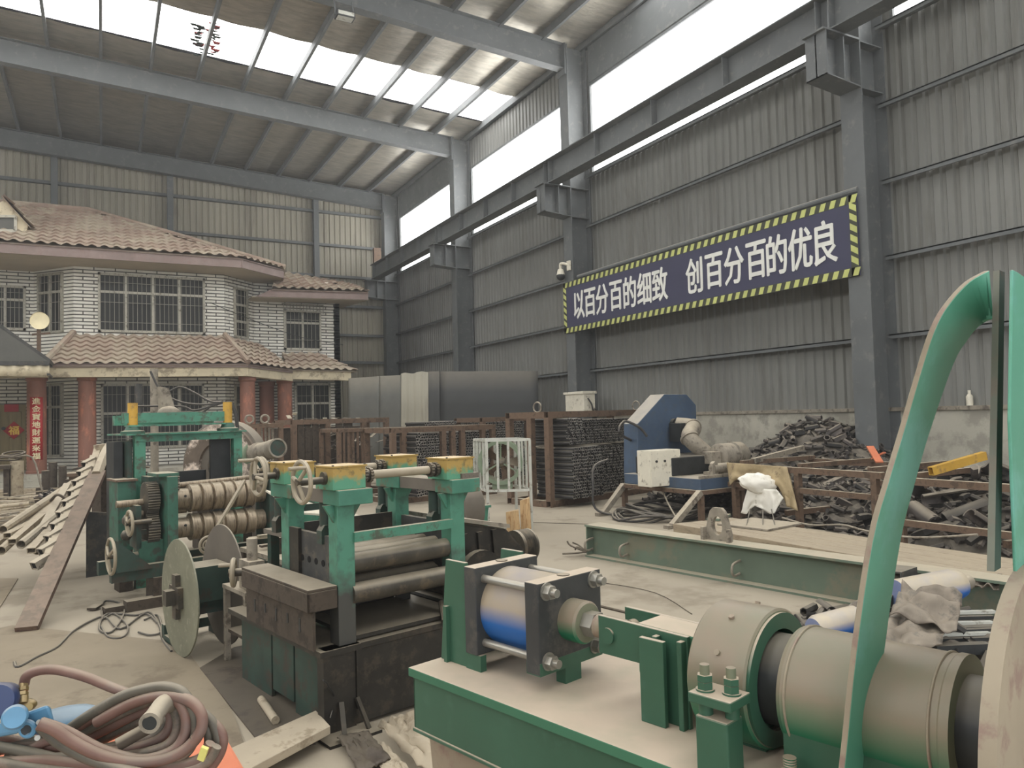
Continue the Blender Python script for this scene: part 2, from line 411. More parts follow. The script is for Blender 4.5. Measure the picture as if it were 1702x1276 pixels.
# the far side and the assumed gate side of the hall, behind the camera's view
m = corrugated(1, -9.0, YB, 0, 7.6, 0.25, -14.0, -1); m.add(*(lambda q: (q.v, q.f))(corrugated(1, -9.0, YB, 9.98, 12.5, 0.25, -14.0, -1))); struct(m.build('wall_left', MATS['sheet'], smooth=0, recenter=False))
window_pane([(-14.02, -9, 7.6), (-14.02, YB, 7.6), (-14.02, YB, 9.98), (-14.02, -9, 9.98)], (-0.01, 0, 0))
m = corrugated(0, -14.0, XW, 7.2, 12.5, 0.25, -9.0, -1, ztop=lambda x: SHEET(x)); m.box(-14, -9.6, -9.02, -9, 0, 7.2).box(7.6, XW, -9.02, -9, 0, 7.2); struct(m.build('wall_front', MATS['sheet'], smooth=0, recenter=False))
for (a, b) in ((7.95, 15.45), (23.05, 29.4)): trim(MB().box(10.93, 10.985, a, b, 10.02, 11.15))      # plain dark eave panels of two bays
# ------------------------------------------------------------------ the two-storey house standing inside the hall
def brick_mat(name, col, joint, row=0.105, width=0.3):
    m = bpy.data.materials.new(name); m.use_nodes = True; t = m.node_tree; b = t.nodes['Principled BSDF']
    tc = nd(t, 'ShaderNodeTexCoord').outputs['Object']; sx = nd(t, 'ShaderNodeSeparateXYZ'); t.links.new(tc, sx.inputs[0])
    cb = nd(t, 'ShaderNodeCombineXYZ'); t.links.new(mul(t, sx.outputs[0], sx.outputs[1], 'ADD'), cb.inputs[0]); t.links.new(sx.outputs[2], cb.inputs[1])
    br = nd(t, 'ShaderNodeTexBrick'); t.links.new(cb.outputs[0], br.inputs['Vector'])
    br.inputs['Scale'].default_value = 1.0; br.inputs['Brick Width'].default_value = width; br.inputs['Row Height'].default_value = row
    br.inputs['Mortar Size'].default_value = 0.017; br.inputs['Mortar Smooth'].default_value = 0.3
    c1 = lin(col); br.inputs['Color1'].default_value = c1+(1,); br.inputs['Color2'].default_value = tuple(x*0.8 for x in c1)+(1,)
    br.inputs['Mortar'].default_value = lin(joint)+(1,)
    c = mixc(t, mrange(t, nz(t, tc, 1.3), 0.45, 0.75, 0, 0.35), br.outputs['Color'], lin((160, 156, 142)))
    c = mixc(t, br.outputs['Fac'], c, lin(joint))
    t.links.new(c, b.inputs['Base Color']); b.inputs['Roughness'].default_value = 0.7
    bp = nd(t, 'ShaderNodeBump'); bp.invert = True; bp.inputs['Strength'].default_value = 1.0; bp.inputs['Distance'].default_value = 0.03
    t.links.new(br.outputs['Fac'], bp.inputs['Height']); t.links.new(bp.outputs[0], b.inputs['Normal']); MATS[name] = m
brick_mat('split_brick', (240, 237, 226), (92, 90, 84), 0.1, 0.55)
mat('roof_tile', (142, 122, 108), 0.8, var=0.22, scale=1.6, spots=(160, 148, 130), spot_amt=0.6, spot_scale=1.1, dust=0.35)
mat('eave_tile', (130, 114, 108), 0.7, var=0.15, scale=3, spots=(130, 110, 104), spot_amt=0.4)
mat('cream_plaster', (200, 188, 160), 0.8, var=0.14, scale=2.2, spots=(150, 138, 116), spot_amt=0.45, spot_scale=3, dust=0.2)
mat('soffit_plaster', (168, 158, 140), 0.85, var=0.1, scale=1)
mat('column_red', (134, 92, 76), 0.65, var=0.16, scale=2.5, st=(1, 1, 0.4), spots=(178, 116, 92), spot_amt=0.35, spot_scale=3)
mat('dark_glass', (40, 42, 40), 0.4, var=0.2, scale=0.8, spec=0.25)
mat('window_metal', (176, 172, 158), 0.5, var=0.1, metal=0.2, spots=(120, 114, 100), spot_amt=0.3)
mat('bars_metal', (140, 136, 124), 0.5, var=0.1, metal=0.2)
mat('door_wood', (132, 118, 84), 0.6, var=0.18, scale=3, st=(5, 5, 0.5))
mat('poster_red', (168, 40, 44), 0.6, var=0.1)
mat('gold', (224, 186, 84), 0.45, metal=0.3, var=0.12)
mat('pale_gold', (226, 214, 176), 0.5, metal=0.1, var=0.1)
HB = Vector((2.0, 24.6, 0.0))
house = thing('house', 'two-storey white brick house with red tiled roofs and round red columns', 'house', HB, world=True)
def hp(px, py, y): return gy(px, py, y)
def tiles(name, a, b, d, c, pitch=0.3, row=0.34, amp=0.034, over=0.0, parent=None, material='roof_tile'):
    """tiled slope: a-b along the eave, d-c along the top (d above a)"""
    a, b, c, d = Vector(a), Vector(b), Vector(c), Vector(d); S_ = (b-a).normalized()
    up = (c+d)/2-(a+b)/2; n = S_.cross(up).normalized()
    if n.z < 0: n = -n
    T = n.cross(S_) if n.cross(S_).z > 0 else -n.cross(S_)
    H = max((d-a).dot(T), (c-a).dot(T)); rows = max(2, int(round(H/row)))
    N = max(8, int((b-a).length/(pitch/7))); vs = []; fs = []
    for k in range(rows):
        for e, off in ((0, 0.05), (0.999, 0.0)):
            t_ = (k+e)/rows; L, R = a.lerp(d, t_), b.lerp(c, t_)
            for i in range(N+1):
                p = L.lerp(R, i/N); s_ = (p-a).dot(S_)
                vs.append(p + n*(off + amp*math.sin(2*PI*s_/pitch) + 0.012*mnoise.noise(p*1.7)))
    for j in range(2*rows-1):
        for i in range(N): fs.append((j*(N+1)+i, j*(N+1)+i+1, (j+1)*(N+1)+i+1, (j+1)*(N+1)+i))
    m = MB(); m.add(vs, fs); m.prism([a-n*0.06, b-n*0.06, c-n*0.06, d-n*0.06], n*0.01)
    return m.build(name, MATS[material], parent, smooth=60)
def wall_run(name, pts, z0, z1, material, parent, th=0.2):
    for (p, q) in zip(pts[:-1], pts[1:]):
        p, q = Vector((p[0], p[1], 0)), Vector((q[0], q[1], 0)); d = (q-p).normalized(); n = Vector((-d.y, d.x, 0))
        MB().prism([p+Vector((0, 0, z0)), q+Vector((0, 0, z0)), q+Vector((0, 0, z1)), p+Vector((0, 0, z1))], n*th).build(name, MATS[material], parent, smooth=0)
PLAN = [(-7.0, 25.7), (-1.75, 25.7), (-0.71, 24.6), (3.35, 24.6), (4.42, 25.6), (7.25, 25.6), (7.25, 29.0)]
wall_run('upper_wall', PLAN, 3.2, 6.35, 'split_brick', house)
wall_run('lower_wall', PLAN, 0.4, 3.2, 'split_brick', house)
MB().prism([(-7, 22.7, 0.0), (5.2, 22.7, 0.0), (6.0, 24.0, 0.0), (7.6, 24.0, 0.0), (7.6, 26, 0.0), (-7, 26, 0.0)], (0, 0, 0.4)).build('plinth', MATS['concrete_wall'], house, smooth=0)
for k in range(2): MB().box(-2.9+0.0, 0.4, 22.7-0.35*(2-k), 22.7, 0.0, 0.135*(k+1)).build('step', MATS['concrete_wall'], house, smooth=0)
def house_window(p, X, w, h, cols, rows_, mats=('window_metal', 'dark_glass', 'bars_metal'), bars=0, parent=house, out=0.03, hb=0):
    """window standing on a wall: p is the lower left corner, X runs along the wall"""
    p = Vector(p); X = Vector(X).normalized(); Zv = Vector((0, 0, 1)); N = X.cross(Zv)
    f = MB(); e = 0.035
    def bb(x0, x1, z0, z1, d0, d1): return [p+X*x+Zv*z+N*d for d in (d0, d1) for (x, z) in ((x0, z0), (x1, z0), (x1, z1), (x0, z1))]
    for (x0, x1, z0, z1) in [(0, w, 0, 2*e), (0, w, h-2*e, h), (0, 2*e, 0, h), (w-2*e, w, 0, h)]: f.hexa(bb(x0, x1, z0, z1, 0.0, out+0.03))
    for c_ in cols: f.hexa(bb(w*c_-e, w*c_+e, 0, h, 0.0, out+0.02))
    for r_ in rows_: f.hexa(bb(0, w, h*r_-e, h*r_+e, 0.0, out+0.025))
    win = f.build('window', MATS[mats[0]], parent, smooth=0); win['_world'] = 1
    g = MB(); g.hexa(bb(e, w-e, e, h-e, 0.002, 0.008)); g.v = [v-parent.location for v in g.v]; g.build('pane', MATS[mats[1]], win, frame=None, smooth=0)
    if bars:
        k = MB()
        for i in range(bars):
            x = w*(i+0.5)/bars; k.bar(p+X*x+N*(out+0.07)+Zv*0.02, p+X*x+N*(out+0.07)+Zv*(h-0.02), 0.012, 0.012)
        for i in range(hb): z = h*(i+0.5)/hb; k.bar(p+N*(out+0.08)+Zv*z, p+X*w+N*(out+0.08)+Zv*z, 0.025, 0.012)
        k.v = [v-parent.location for v in k.v]; k.build('security_bars', MATS[mats[2]], win, smooth=0)
    return win
def win_by_px(x0, y0, x1, y1, y, cols, rows_, bars=0, hb=0, **k):
    a = hp(x0, y1, y); b = hp(x1, y1, y); t = hp(x0, y0, y)
    return house_window((a.x, y-0.0, (a.z+b.z)/2), (1, 0, 0), b.x-a.x, t.z-a.z, cols, rows_, bars=bars, hb=hb, **k)
win_by_px(163, 455, 341, 554, 24.6, (0.25, 0.5, 0.75), (0.68,), 24, 3)
win_by_px(-60, 472, 43, 548, 25.7, (0.33, 0.66), (0.68,), 14, 3)
win_by_px(472, 515, 534, 582, 25.6, (0.5,), (0.68,), 9, 2)
mm = MB()                                                     # cage of bars above the right upper window
a = hp(470, 517, 25.5); b = hp(536, 520, 25.5); zt = hp(470, 505, 25.5).z
for i in range(13): x = a.x+(b.x-a.x)*i/12; mm.bar((x, 25.4, a.z-0.05), (x, 25.4, zt), 0.02, 0.02)
mm.bar((a.x, 25.4, zt), (b.x, 25.4, zt), 0.03, 0.03).bar((a.x, 25.4, a.z), (b.x, 25.4, a.z), 0.03, 0.03)
for e in (a.x, b.x): mm.bar((e, 25.4, zt), (e, 25.6, zt), 0.03, 0.03)
mm.build('security_cage', MATS['bars_metal'], house, smooth=0)
cd = Vector((1.07, 1.0, 0)).normalized()                      # chamfered corners
house_window(Vector((3.35, 24.6, 4.28))+cd*0.42, cd, 0.66, 1.62, (), (0.33, 0.66), bars=4, hb=3)
cl = Vector((1.04, -1.1, 0)).normalized()
house_window(Vector((-1.75, 25.7, 4.3))+cl*0.2, cl, 0.95, 1.75, (0.5,), (0.68,), bars=7, hb=3)
house_window(Vector((-1.75, 25.7, 0.75))+cl*0.2, cl, 0.95, 2.1, (0.5,), (0.68,), bars=9, hb=3)
win_by_px(168, 634, 340, 745, 24.6, (0.25, 0.5, 0.75), (0.55,), 24, 3)
house_window(Vector((3.35, 24.6, 0.8))+cd*0.4, cd, 0.8, 2.0, (0.5,), (0.68,), bars=6, hb=2)
win_by_px(490, 636, 550, 720, 25.6, (0.5,), (0.6,), 8, 2)
# upper roof
E0, E1, E2, E3 = Vector((-7.5, 23.4, 6.48)), hp(404, 428, 23.4), hp(474, 447, 24.8), Vector((6.0, 29.0, 6.4))
R0, R1 = Vector((-7.5, 27.0, 8.36)), hp(148, 352, 27.0)
tiles('upper_roof', E0, E1, R0, R1, parent=house)
tiles('upper_roof', E1, E2, R1-Vector((0.02, 0, 0)), R1, parent=house)
tiles('upper_roof', E2, E3, R1, R1+Vector((0.3, 0.6, 0)), parent=house)
MB().prism([E0-Vector((0, -0.1, 0.30)), E1-Vector((0, -0.1, 0.30)), E2-Vector((0.1, -0.1, 0.30)), E3-Vector((0.1, 0, 0.30)), Vector((-7.5, 29, 6.18))], (0, 0, 0.03)).build('soffit', MATS['soffit_plaster'], house, smooth=0)
m = MB()
for p, q in ((E0, E1), (E1, E2), (E2, E3)):
    d = (q-p).normalized(); n = Vector((-d.y, d.x, 0)).normalized()
    m.prism([p-Vector((0, 0, 0.02))+n*0.05, q-Vector((0, 0, 0.02))+n*0.05, q-Vector((0, 0, 0.30))+n*0.05, p-Vector((0, 0, 0.30))+n*0.05], n*0.06)
m.build('eave_fascia', MATS['eave_tile'], house, smooth=0)
MB().path([R0+Vector((0, 0, 0.06)), R1+Vector((0, 0, 0.06)), R1.lerp(E2, 0.5)+Vector((0, 0, 0.08)), E2+Vector((0, 0, 0.06))], 0.09, 8, 1).build('ridge_cap', MATS['roof_tile'], house)
# right wing roof
y = 24.6; a, b = hp(452, 479, y), hp(613, 484, y); c, d = hp(575, 470, 26.5), hp(462, 449, 26.5)
tiles('wing_roof', a, b, d, c, parent=house)
MB().prism([a-Vector((0, -0.06, 0.02)), b-Vector((0, -0.06, 0.02)), b-Vector((0, -0.06, 0.28)), a-Vector((0.5, -0.06, 0.28))], (0, 0.06, 0)).build('eave_fascia', MATS['eave_tile'], house, smooth=0)
MB().prism([(a.x-0.6, 24.7, a.z-0.3), (b.x, 24.7, b.z-0.3), (7.3, 28.5, b.z-0.3), (a.x-0.6, 28.5, a.z-0.3)], (0, 0, 0.03)).build('soffit', MATS['soffit_plaster'], house, smooth=0)
tiles('wing_roof', b, Vector((8.0, 29, b.z)), c, Vector((7.0, 28, c.z)), parent=house)
# dormer
y = 24.3
def dq(px, py): return hp(px, py, y)
dm = MB().prism([dq(-60, 396), dq(40, 396), dq(47, 374), dq(8, 332), dq(-30, 352), dq(-60, 378)], (0, 1.6, 0)).build('dormer_wall', MATS['cream_plaster'], house, smooth=0)
dw = MB()
for (p, q) in ((dq(-30, 360), dq(26, 360)), (dq(26, 360), dq(26, 384)), (dq(-30, 384), dq(26, 384))): dw.bar(p-Vector((0, 0.02, 0)), q-Vector((0, 0.02, 0)), 0.08, 0.07)
dwo = dw.build('dormer_window', MATS['window_metal'], house, smooth=0)
MB().prism([dq(-30, 360)-Vector((0, 0.012, 0))-HB, dq(26, 360)-Vector((0, 0.012, 0))-HB, dq(26, 384)-Vector((0, 0.012, 0))-HB, dq(-30, 384)-Vector((0, 0.012, 0))-HB], (0, 0.01, 0)).build('pane', MATS['grey_sheet'], dwo, smooth=0)
tiles('dormer_roof', dq(54, 378)-Vector((0, 0.15, 0)), dq(54, 378)+Vector((0, 1.8, 0.1)), dq(6, 325)-Vector((0, 0.15, 0)), dq(6, 325)+Vector((0, 1.8, 0.1)), pitch=0.24, amp=0.03, parent=house)
# lower roof
L1, L2, L3 = hp(72, 606, 22.9), hp(413, 604, 22.9), hp(489, 614, 24.2)
T1, T2, T3 = hp(122, 555, 24.6), hp(374, 558, 24.6), hp(428, 571, 25.6)
tiles('lower_roof', L1, L2, T1, T2, row=0.3, parent=house)
tiles('lower_roof', L2, L3, T2, T3, row=0.3, parent=house)
a, b, d, c = hp(478, 613, 24.5), hp(594, 616, 24.5), hp(468, 586, 25.6), hp(527, 586, 25.6)
tiles('lower_roof', a, b, d, c, row=0.3, parent=house); tiles('lower_roof', b, Vector((b.x, 27.5, b.z)), c, c+Vector((0.3, 1.5, 0)), row=0.3, parent=house)
MB().path([T1+Vector((0, 0, 0.05)), L1+Vector((0, 0, 0.05))], 0.09, 8, 1).build('hip_cap', MATS['roof_tile'], house)
MB().path([T2+Vector((0, 0, 0.05)), L2+Vector((0, 0, 0.05))], 0.08, 8, 1).build('hip_cap', MATS['roof_tile'], house)
LX = Vector((-7.0, 22.9, L1.z))
def fascia(p, q, dz0, dz1, th, material, name):
    d = (q-p).normalized(); n = Vector((-d.y, d.x, 0)).normalized()
    return MB().prism([p-Vector((0, 0, dz0))+n*0.05, q-Vector((0, 0, dz0))+n*0.05, q-Vector((0, 0, dz1))+n*0.05, p-Vector((0, 0, dz1))+n*0.05], n*th).build(name, MATS[material], house, smooth=0)
for p, q in ((LX, L2), (L2, L3)):
    fascia(p, q, 0.0, 0.11, 0.2, 'eave_tile', 'eave_fascia'); fascia(p+Vector((0, 0.04, 0)), q+Vector((0, 0.04, 0)), 0.11, 0.36, 0.3, 'cream_plaster', 'porch_beam')
fascia(a+Vector((0, 0.02, 0)), b+Vector((-0.2, 0.02, 0)), 0.02, 0.32, 0.3, 'cream_plaster', 'porch_beam')
MB().prism([LX-Vector((0, -0.3, 0.2)), L2-Vector((0.1, -0.3, 0.2)), L3-Vector((0.2, -0.1, 0.2)), Vector((L3.x, 25.8, L3.z-0.2)), Vector((-7, 25.8, L3.z-0.2))], (0, 0, 0.03)).build('porch_ceiling', MATS['soffit_plaster'], house, smooth=0)
def porch_column(px, y, w, z1):
    p = hp(px, 700, y); r = 0.5*w/FOCAL*(p-EYEP).dot(_f)
    MB().lathe((p.x, y, 0.4), (p.x, y, z1), [(0, r*1.08), (0.02, r*1.08), (0.03, r), (0.94, r*0.97), (0.95, r*1.12), (1, r*1.12)], 28).build('column', MATS['column_red'], house)
    return p.x, r
cx1, cr1 = porch_column(61, 23.4, 29, 2.98)
porch_column(145, 23.4, 27, 2.98); porch_column(412, 23.4, 25, 2.96); porch_column(474, 24.5, 24, 2.95); porch_column(444, 25.3, 24, 2.9)
# door in the ground floor wall
pd = hp(-2, 790, 25.6); pt = hp(45, 672, 25.6); dx0, dx1 = hp(-28, 730, 25.6).x, hp(43, 730, 25.6).x
door = MB().box(dx0, dx1, 25.58, 25.69, 0.4, pt.z).build('door', MATS['door_wood'], house, smooth=0); door['_world'] = 1
pm = MB()
for k in range(2):
    for (z0, z1) in ((0.6, 1.35), (1.5, pt.z-0.2)):
        w = (dx1-dx0)/2; pm.box(dx0+w*k+0.1, dx0+w*(k+1)-0.1, 25.55, 25.58, z0, z1)
pm.v = [v-HB for v in pm.v]; pm.build('door_panel', MATS['door_wood'], door, smooth=0, bevel=0.015)
hl = hp(6, 712, 25.5); MB().tube(hl-HB, hl+Vector((0, -0.06, 0))-HB, 0.05, 12).build('handle', MATS['black_steel'], door)
# paper decorations
px_ = hp(23, 715, 25.52); r = 15.0/FOCAL*(px_-EYEP).dot(_f)
fu = thing('paper_diamond', 'red paper diamond with a gold lucky character pasted on the wooden door', 'poster', (px_.x, 25.52, px_.z-r), world=True)
MB().prism([(px_.x-r, 25.52, px_.z), (px_.x, 25.52, px_.z-r), (px_.x+r, 25.52, px_.z), (px_.x, 25.52, px_.z+r)], (0, 0.008, 0)).build('paper', MATS['poster_red'], fu, smooth=0)
put_text('lettering', '\u798f', r*1.05, MATS['gold'], (1, 0, 0), (0, 0, 1), (px_.x, 25.515, px_.z), fu, bold=0.007)
a, b = hp(7, 672, 25.53), hp(31, 684, 25.53)
tag(MB().box(a.x, b.x, 25.53, 25.545, b.z, a.z).build('paper_strip', MATS['poster_red'], smooth=0), 'small dark red paper strip pasted above the wooden door panels', 'poster')
zt, zb = hp(61, 660, 23.2).z, hp(61, 764, 23.2).z
cp = thing('couplet_banner', 'tall red paper banner with vertical gold characters wrapped on a porch column', 'banner', (cx1, 23.4, zb), world=True)
m = MB(); m.grid(lambda u, v: (cx1+cr1*1.03*math.sin(-0.62+1.3*u), 23.4-cr1*1.03*math.cos(-0.62+1.3*u), zb+(zt-zb)*v), 10, 2)
m.build('paper', MATS['poster_red'], cp, solid=0.004)
for k, ch in enumerate('\u9032\u91d1\u5bf6\u5730\u8ca1\u904b\u4f86\u798f'):
    h = (zt-zb)/8.0; zc = zt-h*(k+0.5)
    o = put_text('lettering', ch, h*0.92, MATS['pale_gold'], (1, 0, 0), (0, 0, 1), (0, 0, 0), cp, bold=0.006, sx=0.98, depth=0.0)
    for v in o.data.vertices:
        q = v.co+cp.location; an = q.x/cr1; R_ = cr1*1.06
        v.co = Vector((cx1+R_*math.sin(an+0.02), 23.4-R_*math.cos(an+0.02), zc+q.z))-cp.location
# canopy at the left edge and the round dish beside it
y = 21.6
cn = thing('porch_canopy', 'dark gabled sheet canopy with a pale translucent valance at the house front', 'canopy', (hp(20, 600, y).x, y, 2.6), world=True)
def cq(px, py, dy=0): return hp(px, py, y)+Vector((0, dy, 0))
MB().prism([cq(-130, 600), cq(80, 600), cq(-25, 527)], (0, 0.05, 0)).build('gable_sheet', MATS['grey_sheet'], cn, smooth=0)
MB().prism([cq(82, 602), cq(-25, 526), cq(-25, 520), cq(84, 597)], (0, 1.3, 0)).prism([cq(-130, 602), cq(-25, 526), cq(-25, 520), cq(-132, 597)], (0, 1.3, 0)).build('roof_sheet', MATS['dark_steel'], cn, smooth=0)
MB().prism([cq(-130, 600), cq(82, 600), cq(82, 607), cq(-130, 607)], (0, 0.08, 0)).build('rail', MATS['dark_steel'], cn, smooth=0)
m = MB(); n = 40
a, b, t_ = cq(-130, 625), cq(82, 625), cq(82, 607)
m.grid(lambda u, v: (a.x+(b.x-a.x)*u, y+0.03+0.02*math.sin(u*60), a.z+(t_.z-a.z)*v), 120, 1)
m.build('valance', MATS['cream_plaster'], cn, solid=0.005)
MB().bar((cq(80, 625).x, y+1.2, 3.2), (cq(80, 625).x, 22.9, 3.2), 0.06, 0.06).bar((cq(80, 610).x, y, 2.9), (cq(80, 610).x, y+1.3, 2.9), 0.06, 0.06).build('bracket', MATS['dark_steel'], cn, smooth=0)
p = hp(68, 533, 22.5); r = 14.5/FOCAL*(p-EYEP).dot(_f)
ds = thing('round_dish', 'round cream dish on a short post above the canopy', 'dish', (p.x, 22.5, p.z-1.0), world=True)
MB().lathe(p+Vector((0, 0.12, 0)), p-Vector((0.03, 0.03, 0)), [(0, 0.05), (0.1, r*0.6), (0.6, r*0.97), (1.0, r), (0.9, r*0.95), (0.75, 0.01)], 28).build('dish', MATS['pale_gold'], ds)
MB().bar(p+Vector((-0.05, 0.1, -1.05)), p+Vector((-0.05, 0.1, -0.2)), 0.09, 0.09).bar(p+Vector((-0.2, 0.1, -0.35)), p+Vector((0.2, 0.1, -0.3)), 0.05, 0.05).build('post', MATS['rust'], ds, smooth=0)
tag(MB().path([hp(350, 503, 24.3), hp(420, 532, 25.0), hp(500, 560, 25.3), hp(570, 573, 25.5)], 0.012, 5).build('wire', MATS['black_steel']), 'thin black wire strung across the right wall of the house', 'wire')
# ------------------------------------------------------------------ things standing along the right side of the hall
mat('tube_side', (58, 57, 57), 0.45, metal=0.3, var=0.3, scale=20, dust=0.4)
mat('tube_end', (176, 172, 164), 0.4, metal=0.3, var=0.3, scale=30)
mat('banner_blue', (62, 62, 84), 0.7, var=0.06, scale=2)
mat('hazard_yellow', (188, 192, 116), 0.6, var=0.14, scale=3)
mat('hazard_black', (60, 62, 48), 0.6, var=0.1)
mat('letter_white', (222, 222, 214), 0.6, var=0.06)
mat('machine_blue', (68, 84, 104), 0.5, var=0.18, scale=2.5, spots=(74, 86, 100), spot_amt=0.4, dust=0.85)
mat('bright_blue', (34, 98, 176), 0.45, var=0.12, scale=4, dust=1.0, dlo=-0.3, dhi=0.3)
mat('beam_green', (98, 112, 96), 0.6, var=0.14, scale=2, spots=(116, 116, 98), spot_amt=0.45, spot_scale=3, dust=0.9)
mat('deck_plank', (150, 136, 114), 0.75, var=0.15, scale=3, st=(4, 0.7, 4), spots=(128, 114, 94), spot_amt=0.4, dust=0.35)
mat('canvas', (168, 150, 116), 0.85, var=0.2, scale=5, spots=(126, 110, 86), spot_amt=0.2)
mat('white_cloth', (232, 228, 216), 0.85, var=0.06, scale=4, spots=(196, 190, 174), spot_amt=0.2)
mat('scrap', (86, 80, 76), 0.7, var=0.35, scale=6, spots=(120, 110, 100), spot_amt=0.3, dust=0.55)
mat('scrap_dark', (56, 54, 52), 0.7, var=0.3, scale=7, dust=0.3)
mat('fan_green', (128, 142, 118), 0.6, var=0.14, dust=0.5)
mat('cage_white', (188, 188, 178), 0.5, var=0.12, scale=5, spots=(130, 124, 110), spot_amt=0.3)
mat('orange', (200, 118, 84), 0.6, var=0.12)
mat('yellow_paint', (190, 150, 62), 0.55, var=0.14, spots=(150, 120, 70), spot_amt=0.35)
# slogan banner
BX = 10.3; by0, by1, bz0, bz1 = 15.95, 7.5, 3.62, 4.9
bn = thing('slogan_banner', 'long dark blue banner with white slogan and yellow black striped border', 'banner', (BX, (by0+by1)/2, bz0), world=True)
MB().box(BX, BX+0.03, by1, by0, bz0, bz1).build('board', MATS['banner_blue'], bn, smooth=0)
bw = 0.135; mb = MB(); my = MB()
def yz(y, z, dx): return (BX-dx, y, z)
for (y0, y1, z0, z1) in ((by1, by0, bz0, bz0+bw), (by1, by0, bz1-bw, bz1), (by1, by1+bw, bz0, bz1), (by0-bw, by0, bz0, bz1)): mb.box(BX-0.003, BX, y0, y1, z0, z1)
n = 44; L = by0-by1; st = L/n
for zz in (bz0, bz1-bw):
    for k in range(n):
        y = by1+st*k; my.prism([yz(y+st*0.1, zz+0.006, 0.004), yz(y+st*0.6, zz+0.006, 0.004), yz(y+st*0.35, zz+bw-0.006, 0.004), yz(y-st*0.15, zz+bw-0.006, 0.004)], (-0.002, 0, 0))
for yy in (by1, by0-bw):
    for k in range(6):
        z = bz0+bw+0.02+(bz1-bz0-2*bw)/6*k; my.prism([yz(yy+0.006, z, 0.004), yz(yy+bw-0.006, z+0.08, 0.004), yz(yy+bw-0.006, z+0.18, 0.004), yz(yy+0.006, z+0.1, 0.004)], (-0.002, 0, 0))
mb.build('border', MATS['hazard_black'], bn, smooth=0); my.build('stripes', MATS['hazard_yellow'], bn, smooth=0)
def ycent(px, py): return gx(px, py, BX).y
slog = '\u4ee5\u767e\u5206\u767e\u7684\u7ec6\u81f4 \u521b\u767e\u5206\u767e\u7684\u4f18\u826f'
cpx = [(963, 508), (981, 503), (1001, 497), (1024, 492), (1047, 486), (1071, 479), (1097, 472), None, (1154, 456), (1187, 447), (1220, 437), (1257, 428), (1291, 418), (1330, 408), (1372, 398)]
for ch, q in zip(slog, cpx):
    if q: put_text('lettering', ch, 0.66, MATS['letter_white'], (0, -1, 0), (0, 0, 1), (BX-0.006, ycent(*q), (bz0+bz1)/2), bn, bold=0.016, sx=0.78, sy=1.14, depth=0.004)
MB().tube((BX+0.06, by1, bz1+0.07), (BX+0.06, by0-0.6, bz1+0.07), 0.05, 10).build('hanging_pipe', MATS['frame_steel'], bn)
# wall camera
p = gx(932, 458, 10.2)
sc = thing('security_camera', 'small white dome security camera on the column left of the banner', 'camera', (p.x, p.y, p.z-0.2), world=True)
MB().ball(p+Vector((0, 0, -0.02)), 0.11, 14).build('dome', MATS['black_steel'], sc)
MB().tube(p+Vector((0, 0, 0.02)), p+Vector((0, 0, 0.16)), 0.11, 14, 0.07).build('housing', MATS['white_paint'], sc)
MB().path([p+Vector((0, 0, 0.14)), p+Vector((0, 0, 0.28)), p+Vector((0.02, -0.08, 0.3)), p+Vector((0.12, -0.2, 0.24))], 0.035, 8).box(p.x+0.08, p.x+0.12, p.y-0.3, p.y-0.16, p.z+0.1, p.z+0.34).build('arm', MATS['white_paint'], sc)
# white box beside the column
a = gx(975, 672, 10.3); b = gx(1012, 650, 10.3)
wb = thing('wall_cabinet', 'small dusty white metal cabinet at the foot of the column behind the tube rack', 'cabinet', (10.5, 15.0, 0), world=True)
zt = a.z+(b.z-a.z); y0 = 14.75; y1 = 15.55
MB().box(10.0, 10.34, y0, y1, 1.55, 2.06).build('cabinet_body', MATS['white_paint'], wb, smooth=0, bevel=0.02)
MB().box(9.97, 10.37, y0-0.03, y1+0.03, 2.06, 2.12).build('lid', MATS['white_paint'], wb, smooth=0)
MB().bar((10.05, y0+0.1, 0), (10.05, y0+0.1, 1.55), 0.05, 0.05).build('leg', MATS['frame_steel'], wb, smooth=0); MB().bar((10.05, y1-0.1, 0), (10.05, y1-0.1, 1.55), 0.05, 0.05).build('leg', MATS['frame_steel'], wb, smooth=0)
MB().path([(10.1, y0-0.04, 1.95), (10.15, y0-0.12, 1.8), (10.2, y0-0.1, 1.65), (10.3, y0-0.05, 1.7), (10.33, y0-0.1, 1.5)], 0.02, 6).build('cable', MATS['rubber'], wb)
# sheet fence
A, B = Vector((6.3, 21.4, 0)), Vector((10.1, 17.0, 0))
def fpt(px): 
    lo, hi = 0.0, 1.0
    for _ in range(30):
        mid = (lo+hi)/2; q = A.lerp(B, mid); r_ = q+Vector((0, 0, 1.6))-EYEP
        if FRAME_W/2+FOCAL*r_.dot(_r2)/r_.dot(_f) < px: lo = mid
        else: hi = mid
    return A.lerp(B, lo)
fn = (B-A).normalized(); fN = Vector((fn.y, -fn.x, 0))
def depth(p): return (Vector(p)-EYEP).dot(_f)
def zat(p, px, py): d = ray(px, py); return EYE + d.z*(Vector((p.x, p.y, 0)).length/Vector((d.x, d.y, 0)).length)
panels = [(561, 632, 629, 625, 'grey_sheet', 'flat grey steel sheet at the left end of the sheet fence'), (633, 668, 625, 623, 'grey_sheet', 'narrow grey sheet, second from the left in the sheet fence'),
          (668, 714, 621, 617, 'sheet_back', 'pale creased corrugated sheet in the middle of the sheet fence'), (714, 733, 617, 617, 'fence_dark', 'narrow dark sheet right of the pale corrugated one'),
          (733, 904, 617, 616, 'fence_dark', 'wide dark grey steel sheet at the right end of the sheet fence')]
